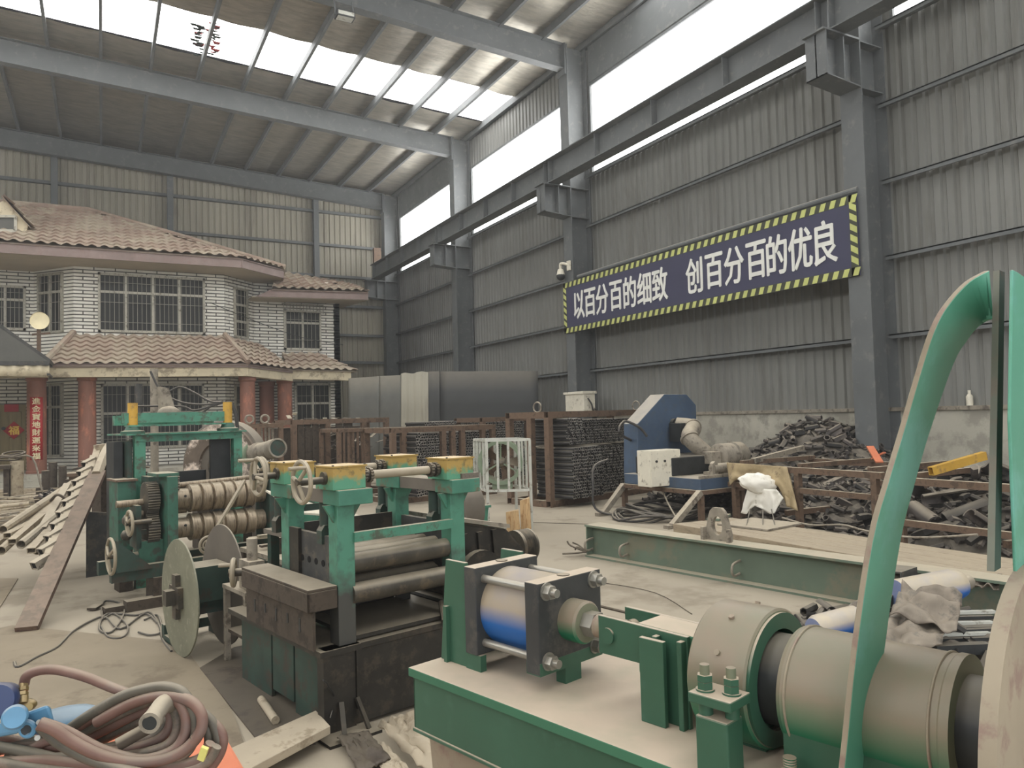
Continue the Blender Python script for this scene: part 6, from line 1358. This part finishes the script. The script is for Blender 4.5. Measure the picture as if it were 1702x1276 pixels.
crumple('torn_sheet', 'torn greyish sheet with ragged edge below the leveler corner', [gz(606, 1238, 0.02), gz(650, 1300, 0.02), gz(690, 1290, 0.03), gz(640, 1236, 0.03)], 'cardboard', 0.02, 12, 14, 4)
crumple('torn_sheet', 'dark sheet flap lying under the torn cardboard', [gz(560, 1226, 0.03), gz(600, 1290, 0.02), gz(650, 1262, 0.03), gz(610, 1215, 0.05)], 'shadow_plate_dark_flap', 0.03, 13, 14, 4)
# cables on the floor
def fl(pts, z=0.012): return [gz(x, y, z) for x, y in pts]
for pts, r, lab in [([(24, 1100), (30, 1108), (60, 1092), (95, 1075), (120, 1050), (150, 1032), (175, 1025), (200, 1045), (240, 1020), (262, 1035)], 0.009, 'long dark cable running across the floor plate to the spool'),
                    ([(170, 1030), (172, 1000), (200, 1002), (206, 1020), (185, 1050), (165, 1045), (178, 1020), (225, 1022), (250, 1018), (265, 1040), (270, 1062), (285, 1082)], 0.009, 'looped dark cable tangled left of the spool'),
                    ([(168, 1040), (180, 1058), (205, 1058), (212, 1040), (190, 1020), (172, 1028)], 0.008, 'round loop of thin cable on the floor left of the spool'),
                    ([(230, 1050), (250, 1055), (268, 1048), (262, 1022), (240, 1030)], 0.008, 'small cable loop beside the spool disc')]:
    tag(MB().path(fl(pts), r, 6, 5).build('cable', MATS['rubber']), lab, 'cable')
tag(MB().path(fl([(815, 945), (900, 960), (1000, 968), (1090, 985), (1150, 1020)], 0.006), 0.004, 5).build('wire', MATS['rust_dark']), 'thin wire trailing over the open floor behind the cylinder', 'wire')
tag(MB().path(fl([(990, 1005), (1060, 1022), (1130, 1040)], 0.01), 0.012, 6).build('rod', MATS['rust_dark']), 'thin dark rod on the floor behind the clevis arm', 'rod')
tag(MB().path(fl([(880, 868), (960, 870), (1012, 872)], 0.006), 0.005, 5).build('wire', MATS['rust_dark']), 'straight wire on the floor right of the fan cage', 'wire')
# leaning notched rail with square tubes
ra, rb = gz(44, 1046, 0.02), Vector((0.92, 8.75, 0)) ; tpx = gd(182, 742, 8.9); rb = tpx
rl = thing('notched_rail', 'long rusty rail leaning up to the right with hooked square notches', 'rail', ra, world=True)
dR = (rb-ra).normalized(); nR = dR.cross(Vector((0, 0, 1))).normalized()
MB().bar(ra, ra+(rb-ra)*0.80, 0.16, 0.05, up=(0, 0, 1)).build('rail_plate', mat('rail_brown', (104, 84, 72), 0.75, var=0.25, scale=7, spots=(80, 64, 56), spot_amt=0.5, dust=0.25), rl, smooth=0)
MB().path([ra+(rb-ra)*0.78, ra+(rb-ra)*0.86+Vector((0, 0, 0.03)), ra+(rb-ra)*0.93+Vector((0, 0, 0.03)), rb], 0.06, 6, 4).build('bent_tip', MATS['pale_tube'], rl, smooth=0)
MB().bar(rb+Vector((-0.15, -0.05, -0.02)), rb+Vector((0.02, 0, 0)), 0.1, 0.09).build('tip_hook', MATS['pale_tube'], rl, smooth=0)
ds_ = (-_r2*0.055 - _f*0.12 - Vector((0, 0, 0.05)))
for k in range(10):
    t_ = 0.30+0.066*k; c = ra.lerp(rb, t_) - _r2*0.10
    nt = MB().hollow(c, c+ds_, 0.085, 0.075, 0.007).build('notch', MATS['dusty_steel'], rl, smooth=0)
    e = c+ds_*0.9-rl.location; MB().bar(e, e+ds_*0.02, 0.072, 0.062).build('dark_plug', mat('hole_black', (10, 10, 10), 0.9) if 'hole_black' not in MATS else MATS['hole_black'], nt, smooth=0)  # black plug paints the dark inside of the tube end
    MB().hollow(c+_r2*0.0, c+dR*0.3-_r2*0.03, 0.07, 0.05, 0.006).build('rail_tube', MATS['pale_tube'], rl, smooth=0)
sup = ra.lerp(rb, 0.85)
MB().bar((sup.x+0.05, sup.y+0.1, 0), (sup.x+0.05, sup.y+0.1, sup.z), 0.1, 0.1).build('prop', MATS['rust_dark'], rl, smooth=0)
tubes = [((150, 812), (35, 905), 8.7, 7.0), ((138, 818), (52, 915), 8.6, 6.9), ((128, 808), (20, 900), 8.9, 7.2), ((121, 803), (5, 880), 9.0, 7.4), ((112, 806), (70, 880), 8.8, 7.4), ((105, 815), (78, 900), 8.7, 7.2), ((95, 830), (2, 915), 8.5, 7.1), ((88, 840), (58, 912), 8.4, 7.0),
         ((132, 830), (90, 905), 8.4, 7.2), ((122, 840), (62, 915), 8.2, 7.0), ((100, 845), (12, 890), 8.3, 7.3), ((110, 822), (-30, 920), 8.6, 7.1)]
for k, (a, b, da, db) in enumerate(tubes):
    pa, pb = gd(a[0], a[1], da+0.35), gd(b[0], b[1], db+0.2)
    if pb.z < 0.03: pb = gz(b[0], b[1], 0.04)
    m = MB()
    if k % 3 == 0: m.pipe(pa, pb, 0.045, 0.038, 10)
    else: m.hollow(pa, pb, 0.075, 0.055, 0.005)
    tag(m.build('long_tube', MATS['pale_tube' if k % 4 else 'dusty_steel'], smooth=35), 'long dusty %s tube in the sloping bundle left of the notched rail' % ('round' if k % 3 == 0 else 'square'), 'tube', '%s tubes in the sloping bundle' % ('round' if k % 3 == 0 else 'square'))
tie = gd(100, 826, 8.5)
tag(MB().path([gd(84, 832, 8.4), gd(95, 822, 8.3), gd(108, 828, 8.3), gd(125, 842, 8.3), gd(135, 835, 8.5), gd(150, 825, 8.6)], 0.015, 6).build('tie_wire', MATS['rust_dark']), 'twisted dark tie wire around the sloping tube bundle', 'wire')
# loose bars and pipes at the far left
for k in range(46):
    x = random.uniform(-60, 95); y = random.uniform(815, 862); z = random.uniform(0.02, 0.28); c = gz(x, y, z); a = random.choice((0.35, 0.6, 2.6, 0.1))+random.uniform(-0.25, 0.25); L = random.uniform(0.7, 1.8)
    d = Vector((math.cos(a), math.sin(a), random.uniform(-0.08, 0.08)))*L*0.5
    if c.z-abs(d.z) < 0.02: c.z += abs(d.z)
    m = MB()
    if k % 5 == 0: m.pipe(c-d, c+d, 0.035, 0.028, 8)
    else: m.bar(c-d, c+d, 0.06, 0.02)
    tag(m.build('loose_bar', MATS['pale_tube' if k % 4 else 'dusty_steel'], smooth=35), 'loose pale %s in the tangled heap at the left edge of the floor' % ('pipe' if k % 5 == 0 else 'bar'), 'bar', 'loose %s heaped at the left edge' % ('pipes' if k % 5 == 0 else 'bars'))
tag(MB().path([gz(-40, 862, 0.1), gz(20, 852, 0.12), gz(60, 850, 0.08)], 0.035, 8).build('dark_pipe', MATS['dark_steel']), 'dark curved pipe under the loose bars', 'pipe')
tag(MB().pipe(gz(22, 855, 0.12), gz(33, 868, 0.1), 0.05, 0.042, 12).build('short_pipe', MATS['dark_steel']), 'short dark pipe with its open end toward the camera', 'pipe')
# barrels, basin, blocks near the house steps
def barrel(x, y, w, h, label, material='rust_dark'):
    p = gz(x, y, 0); s_ = depth(p)/FOCAL; r = w*s_/2; H = h*s_
    return tag(MB().lathe(p, p+Vector((0, 0, H)), [(0, r), (0.3, r), (0.33, r*1.05), (0.36, r), (0.66, r), (0.69, r*1.05), (0.72, r), (0.99, r), (1, r*0.9), (0.97, 0.0)], 20).build('barrel', MATS[material]), label, 'barrel')
for k, (x, y, w, h, lab) in enumerate(((88, 818, 13, 50, 'tallest of the small rusty drums by the left porch column'), (104, 818, 12, 44, 'second small rusty drum right of the tallest one'), (76, 824, 12, 42, 'small rusty drum in front of the left porch column'), (66, 830, 11, 20, 'lowest rusty drum beside the basin'), (116, 822, 13, 26, 'short wide rusty drum beside the planter'))):
    barrel(x, y, w, h, lab)
p = gz(131, 825, 0); s_ = depth(p)/FOCAL
tag(MB().prism([p+Vector((-13*s_, 0, 0)), p+Vector((13*s_, 0, 0)), p+Vector((15*s_, 0, 34*s_)), p+Vector((-14*s_, 0, 34*s_))], (0, 0.5, 0)).box(p.x-17*s_, p.x+17*s_, p.y-0.08, p.y+0.58, 34*s_, 39*s_).build('planter', MATS['rust'], smooth=0), 'rusty brown planter box in front of the second porch column', 'planter')
tag(MB().box(-0.35, 0.35, -0.2, 0.2, 0, 0.25).build('block_stack', MATS['rust_dark'], smooth=0), 'dark block stack left of the planter box', 'block').location = gz(150, 815, 0)
bs = gz(86, 850, 0); s_ = depth(bs)/FOCAL
basin = tag(MB().lathe(bs, bs+Vector((0, 0, 26*s_)), [(0, 19*s_), (1, 26*s_), (1, 24*s_), (0.1, 17*s_), (0.1, 0)], 26).build('basin', MATS['rust_dark']), 'round dark basin heaped with small scrap', 'basin')
for k in range(26):
    a = random.uniform(0, 6.28); rr = random.uniform(0, 21*s_); h = 20*s_+(1-rr/(22*s_))*0.16
    o = bpy.data.objects.new('scrap_bit', PIECES[k % 8]); C.objects.link(o); o.location = bs+Vector((rr*math.cos(a), rr*math.sin(a), h)); o.scale = (0.8,)*3; o.rotation_euler = (random.uniform(0, 6), random.uniform(-.7, .7), random.uniform(0, 6))
    tag(o, 'small scrap bit heaped in the round dark basin', 'offcut', 'scrap bits in the basin')
p = gz(28, 838, 0); s_ = depth(p)/FOCAL
po = thing('anvil_post', 'thick worn post with coiled wire on top at the left edge', 'post', p, world=True)
MB().lathe(p, p+Vector((0, 0, 72*s_)), [(0, 10*s_), (0.6, 9.5*s_), (0.62, 10*s_), (1, 10*s_)], 18).build('post_body', MATS['pale_tube'], po)
MB().box(p.x-40*s_, p.x-8*s_, p.y-0.2, p.y+0.2, 60*s_, 66*s_).box(p.x-18*s_, p.x-10*s_, p.y-0.1, p.y+0.1, 0, 60*s_).build('shelf', MATS['rust_dark'], po, smooth=0)
tp = p+Vector((-12*s_, 0, 76*s_))
for k in range(4): MB().torus(tp+Vector((0.03*k, 0.02*k, 0.035*k)), (0.2*math.sin(k*2), 0.2*math.cos(k), 1), 16*s_, 1.4*s_, 20, 6).build('wire_coil', MATS['rust_dark'], po)
tag(MB().path([tp, tp+Vector((0.4, 0.3, 0.0)), gz(70, 815, 0.25), gz(80, 828, 0.05)], 0.02, 6).build('wire', MATS['dusty_steel']), 'grey wire trailing from the worn post to the basin', 'wire')
for k in range(3): tag(MB().box(-0.9, 0.9, -0.25, 0.25, 0, 0.12).build('timber_step', MATS['pale_tube'], smooth=0), ['lowest', 'middle', 'top'][k]+' pale timber step in front of the house door', 'step', 'timber steps by the door').location = gz(48, 838-9*k, 0.0)
bc = gz(186, 806, 0)                                            # brush heap beside the roll former
def brush(x, y): return 0.75*max(0.0, 1-((x-bc.x)/0.95)**2-((y-bc.y)/0.9)**2)
heap('brush_heap', brush, bc.x-1.0, bc.x+1.0, bc.y-0.95, bc.y+0.95, 'core of the brown brush heap left of the green portal frame', 'brush heap', 18, 0.12, 'rust_dark')
for k in range(30):
    x, y = bc.x+random.uniform(-0.7, 0.7), bc.y+random.uniform(-0.8, 0.2); c = Vector((x, y, max(0.03, brush(x, y)-0.02))); a = random.uniform(-0.4, 0.5); d = Vector((math.cos(a), math.sin(a), random.uniform(-0.15, 0.15)))*random.uniform(0.4, 0.8)
    tag(MB().path([c-d*0.5, c+Vector((0, 0, 0.05)), c+d*0.5], 0.03, 5, 3).build('branch', MATS['rust_dark' if k % 3 else 'rust']), 'dry brown stick in the brush heap left of the green portal frame', 'stick', 'sticks in the brush heap')
tag(MB().box(-0.22, 0.22, -0.35, 0.35, 0, 0.85).build('dark_crate', MATS['rust_dark'], smooth=0), 'dark rusty crate behind the top of the notched rail', 'crate').location = gz(178, 865, 0)
tag(MB().prism([gz(143, 960, 0), gz(207, 950, 0), gz(207, 950, 0)+Vector((0, 0.15, 0.62)), gz(143, 960, 0)+Vector((0, 0.15, 0.68))], (0.01, 0.02, 0)).build('dark_sheet', MATS['dark_steel'], smooth=0), 'dark steel sheet standing between the notched rail and the roll former', 'sheet')
tag(MB().bar(gz(152, 1012, 0.02), gz(163, 1005, 0.03), 0.08, 0.02).build('small_block', MATS['rust_dark'], smooth=0), 'small dark block on the floor by the rail foot', 'block')
# near left corner: orange bin with the coiled hoses
ob = thing('orange_bin', 'orange plastic bin top under the coiled hoses', 'bin', gd(170, 1400, 1.45).xy.to_3d(), world=True)
c = gd(195, 1300, 1.5); zt = 0.85
ring = [gz(x, y, zt) for x, y in ((-60, 1290), (10, 1245), (200, 1205), (330, 1195), (372, 1215), (410, 1280), (360, 1400), (-60, 1420))]
MB().prism([p-Vector((0, 0, 0.03)) for p in ring], (0, 0, 0.03)).build('rim', MATS['orange'], ob, smooth=0, bevel=0.008)
cc = sum(ring, Vector())/len(ring)
MB().prism([cc.lerp(p, 0.93)-Vector((0, 0, 0.83)) for p in ring], (0, 0, 0.8)).build('bin_body', MATS['orange'], ob, smooth=0)
def hose(pts, r, m_, label, ds=(1.42, 1.42)):
    n = len(pts); P = [gd(x, y, ds[0]+(ds[1]-ds[0])*i/(n-1)) for i, (x, y) in enumerate(pts)]
    return tag(MB().path(P, r, 12, 6).build('hose', MATS[m_]), label, 'hose')
H = [([(108, 1216), (150, 1187), (200, 1158), (240, 1145), (275, 1141), (305, 1152), (322, 1185), (324, 1220), (310, 1250), (280, 1265), (230, 1268), (170, 1255), (120, 1232), (90, 1215), (66, 1203)], 0.0098, 'hose_grey', 'outermost grey hose loop curving over the top of the coil', (1.46, 1.38)),
     ([(110, 1222), (160, 1190), (220, 1162), (262, 1153), (292, 1162), (308, 1190), (306, 1222), (285, 1248), (235, 1262), (170, 1246), (110, 1215), (68, 1200)], 0.0098, 'hose_red', 'reddish hose loop just inside the outermost grey loop', (1.47, 1.36)),
     ([(125, 1225), (180, 1195), (235, 1170), (262, 1163), (285, 1172), (296, 1200), (288, 1228), (262, 1245), (200, 1258), (150, 1256), (60, 1262), (-20, 1268)], 0.0098, 'hose_grey', 'second grey hose loop running down to the left edge', (1.47, 1.40)),
     ([(130, 1235), (190, 1205), (240, 1180), (268, 1172), (284, 1190), (278, 1215), (250, 1235), (190, 1248), (120, 1245), (40, 1240), (-30, 1250)], 0.0098, 'hose_red', 'reddish hose loop in the middle of the coil', (1.48, 1.43)),
     ([(140, 1245), (200, 1214), (250, 1192), (270, 1200), (262, 1218), (220, 1236), (150, 1262), (80, 1276), (20, 1290)], 0.0098, 'hose_grey', 'innermost grey hose loop around the steel elbow', (1.49, 1.44)),
     ([(325, 1185), (340, 1198), (358, 1205), (370, 1225), (366, 1250), (350, 1276), (330, 1300)], 0.0098, 'hose_red', 'reddish hose at the right side dropping over the bin rim', (1.44, 1.42)),
     ([(320, 1175), (336, 1200), (346, 1215), (346, 1240), (330, 1265), (290, 1285)], 0.0095, 'hose_grey', 'dark grey hose beside the yellow tag', (1.43, 1.43)),
     ([(-20, 1222), (30, 1232), (75, 1242), (150, 1232), (190, 1220)], 0.0098, 'hose_red', 'reddish hose crossing from the left edge under the coil', (1.48, 1.52)),
     ([(-30, 1252), (30, 1240), (70, 1230), (120, 1236)], 0.0098, 'hose_grey', 'grey hose at the left edge crossing the red ones', (1.43, 1.46)),
     ([(-30, 1290), (40, 1252), (75, 1232), (110, 1226)], 0.0098, 'hose_red', 'reddish hose rising from the lower left corner', (1.41, 1.44)),
     ([(-40, 1275), (60, 1262), (150, 1272), (260, 1276), (330, 1262), (350, 1235)], 0.0098, 'hose_red', 'lowest reddish hose along the bottom of the coil', (1.40, 1.40)),
     ([(67, 1207), (100, 1236), (150, 1262), (210, 1280), (260, 1290)], 0.0095, 'hose_grey', 'short dark hose below the thick reddish one from the regulator', (1.375, 1.36)),
     ([(64, 1202), (90, 1212), (120, 1232), (165, 1254), (220, 1266), (270, 1262), (308, 1245), (333, 1215), (334, 1185), (312, 1163), (270, 1156), (220, 1168), (160, 1200)], 0.0105, 'hose_red', 'thick reddish hose leaving the blue regulator and sweeping right', (1.34, 1.45)),
     ([(40, 1137), (45, 1123), (65, 1114), (95, 1113), (140, 1124), (180, 1140), (212, 1152), (240, 1162)], 0.0095, 'hose_red', 'reddish hose arching from the brass valve over the floor', (1.5, 1.46))]
H += [([(115, 1228), (170, 1196), (228, 1166), (266, 1158), (296, 1170), (312, 1200), (300, 1232), (262, 1252), (200, 1262), (120, 1262), (30, 1276)], 0.0095, 'hose_red', 'second reddish hose loop under the outermost grey one', (1.475, 1.42)),
      ([(120, 1232), (176, 1206), (226, 1186), (252, 1182), (262, 1195), (240, 1222), (190, 1240), (110, 1256), (10, 1258)], 0.0095, 'hose_grey', 'small inner grey hose loop left of the steel elbow', (1.485, 1.45)),
      ([(-30, 1235), (50, 1250), (130, 1268), (220, 1272), (300, 1256), (325, 1225)], 0.0095, 'hose_grey', 'grey hose along the lower front of the coil', (1.41, 1.40)),
      ([(328, 1178), (352, 1200), (362, 1228), (355, 1255), (330, 1285)], 0.0095, 'hose_grey', 'grey hose at the right side between the two reddish drops', (1.435, 1.42)),
      ([(-30, 1262), (60, 1276), (160, 1284), (280, 1284), (340, 1268), (360, 1240)], 0.0095, 'hose_grey', 'bottommost grey hose cut off by the lower edge', (1.39, 1.40))]
for pts, r, m_, lab, ds in H: hose(pts, r, m_, lab, ds)
p, q = gd(249, 1201, 1.355), gd(278, 1168, 1.44)
tag(MB().path([p, gd(259, 1186, 1.385), gd(274, 1168, 1.42), gd(292, 1172, 1.46)], 0.0165, 18, 6).lathe(p+(p-q).normalized()*0.002, p+(q-p).normalized()*0.01, [(0, 0.019), (1, 0.019), (1, 0.013), (0, 0.013)], 20, closed=True).build('steel_elbow', MATS['dusty_steel']), 'bent steel pipe elbow lying in the middle of the hose coil', 'pipe')
el_ = bpy.data.objects['steel_elbow']; dq_ = (p-q).normalized(); MB().tube(p+dq_*0.0005-el_.location, p+dq_*0.0012-el_.location, 0.0135, 18).build('mouth_disc', MATS['black_steel'], el_)  # flat black disc paints the dark mouth of the elbow
tag(MB().tube(gd(195, 1238, 1.40), gd(252, 1206, 1.43), 0.012, 12).build('rusty_nipple', MATS['rust_dark']), 'rusty threaded pipe end below the steel elbow', 'pipe')
tag(MB().box(-0.02, 0.02, -0.006, 0.006, 0, 0.035).build('yellow_tag', MATS['tape_yellow'], smooth=0), 'yellow tag taped on the dark hose at the bin rim', 'tag').location = gd(334, 1262, 1.37)
bpy.data.objects['yellow_tag'].scale = (0.32, 0.6, 0.75); bpy.data.objects['yellow_tag'].rotation_euler = (0.2, 0.4, -0.5)
tag(MB().torus(gd(266, 1153, 1.455), (1, -0.3, 0.2), 0.013, 0.003, 16, 6).build('tape_band', MATS['tape_yellow']), 'pale yellow tape band around a hose at the top of the coil', 'tape')
# regulators
def reg(name, label, parts):
    t = thing(name, label, 'regulator', parts[0][1], world=True)
    for nm, p_, q_, r, m_ in parts: MB().lathe(p_, q_, [(0, r*0.85), (0.08, r), (0.92, r), (1, r*0.85)], 26).build(nm, MATS[m_], t, bevel=0.0)
    return t
a = gd(22, 1198, 1.36)
rg = reg('gas_regulator', 'light blue gas regulator with round knob beside the hose coil', [('knob', gd(24, 1192, 1.34), gd(26, 1190, 1.39), 0.021, 'regulator_blue')])
k = gd(50, 1200, 1.40)
MB().hexa([gd(-20, 1228, 1.40), gd(34, 1218, 1.38), gd(34, 1218, 1.46), gd(-20, 1228, 1.46), gd(-20, 1208, 1.40), gd(34, 1190, 1.38), gd(34, 1190, 1.46), gd(-20, 1208, 1.46)]).hexa([gd(34, 1222, 1.40), gd(92, 1205, 1.40), gd(92, 1205, 1.46), gd(34, 1222, 1.46), gd(36, 1186, 1.40), gd(80, 1170, 1.40), gd(84, 1172, 1.46), gd(36, 1186, 1.46)]).build('regulator_body', MATS['regulator_blue'], rg, smooth=0, bevel=0.006)
MB().torus(gd(46, 1211, 1.385), -_f, 0.0125, 0.005, 20, 8).build('port_ring', MATS['regulator_blue'], rg); MB().tube(gd(46, 1211, 1.386), gd(46, 1211, 1.40), 0.011, 16).build('port', MATS['black_steel'], rg)
for (x, y) in ((65, 1200), (92, 1202), (62, 1226)): MB().tube(gd(x, y, 1.375), gd(x, y, 1.40), 0.005, 10).build('bolt', MATS['nut_steel'], rg)
nv = reg('gas_regulator', 'dark navy gas regulator cut off by the left edge', [('regulator_body', gd(-6, 1165, 1.42), gd(8, 1163, 1.52), 0.034, 'regulator_navy'), ('cap', gd(14, 1162, 1.44), gd(22, 1160, 1.50), 0.013, 'bright_blue')])
vb = thing('brass_valve', 'dusty brass valve joining the navy regulator to the arching hose', 'valve', gd(40, 1176, 1.48), world=True)
MB().tube(gd(20, 1172, 1.47), gd(34, 1172, 1.47), 0.008, 12).ball(gd(42, 1172, 1.48), 0.016, 14, 1.3, 1, 0.8).tube(gd(38, 1170, 1.47), gd(39, 1158, 1.48), 0.009, 12).build('valve_body', MATS['brass'], vb)
MB().hexnut(gd(38, 1157, 1.48), gd(38.5, 1151, 1.485), 0.0095).hexnut(gd(39, 1148, 1.486), gd(39.5, 1142, 1.49), 0.009).tube(gd(39.5, 1142, 1.49), gd(40, 1135, 1.495), 0.0075, 12).build('hose_fitting', MATS['brass'], vb, smooth=0)
for (x, y) in ((34, 1178), (48, 1175)): MB().tube(gd(x, y, 1.45), gd(x, y, 1.47), 0.007, 12).build('port', MATS['brass'], vb)
tag(MB().ball(gd(110, 1196, 1.55), 0.05, 16, 1.4, 1, 0.5).build('blue_bag', MATS['regulator_blue'], smooth=60), 'pale blue rounded cover behind the light blue regulator', 'cover')
# flood lamp under the near roof beam and flat patches standing in for marks on the roof light
lp = gy(573, 27, 15.45)
fl_ = thing('flood_lamp', 'small rectangular flood lamp hung under the nearest roof beam', 'lamp', lp, world=True)
MB().box(lp.x-0.2, lp.x+0.2, lp.y-0.12, lp.y+0.12, lp.z-0.06, lp.z+0.08).build('housing', MATS['black_steel'], fl_, smooth=0, bevel=0.01)
MB().box(lp.x-0.17, lp.x+0.17, lp.y-0.122, lp.y-0.121, lp.z-0.03, lp.z+0.05).box(lp.x-0.17, lp.x+0.17, lp.y-0.1, lp.y+0.1, lp.z-0.062, lp.z-0.06).build('lens', MATS['cage_white'], fl_, smooth=0)
MB().bar((lp.x-0.2, lp.y, lp.z), (lp.x-0.2, lp.y+0.1, RAFT(lp.x)-0.6), 0.03, 0.02).bar((lp.x+0.2, lp.y, lp.z), (lp.x+0.2, lp.y+0.1, RAFT(lp.x)-0.6), 0.03, 0.02).build('bracket', MATS['frame_steel'], fl_, smooth=0)
m1 = MB(); m2 = MB()
for k in range(60):
    px = random.choice((random.uniform(322, 336), random.uniform(346, 360))); py = random.uniform(36, 92)
    d = ray(px, py); zt = SHEET(2.5)+0.0; p = EYEP+d*((zt-0.03-EYE)/d.z); s_ = random.uniform(0.02, 0.07)
    (m1 if k % 3 else m2).prism([p+Vector((-s_*2, -s_, 0)), p+Vector((s_*2, -s_*0.6, 0)), p+Vector((s_*1.4, s_, 0)), p+Vector((-s_, s_*0.8, 0))], (0, 0, 0.006))
tag(m1.build('pane_patches', MATS['machine_green_dark'], smooth=0), 'dark flat patches standing in for marks on one pane of the roof light', 'patches', kind='stuff')
tag(m2.build('pane_patches', MATS['poster_red'], smooth=0), 'reddish flat patches standing in for marks on the roof light', 'patches', kind='stuff')
# brown timber end of the crane girder track by the corner column
a, b = gy(621, 412, 29.3), gy(633, 440, 29.3)
tag(MB().box(a.x, b.x, 29.25, 29.45, b.z, a.z).build('stop_block', MATS['rust'], smooth=0), 'brown end stop block on the crane girder at the back corner', 'block')
for o in bpy.data.objects:
    if '_world' in o: del o['_world']
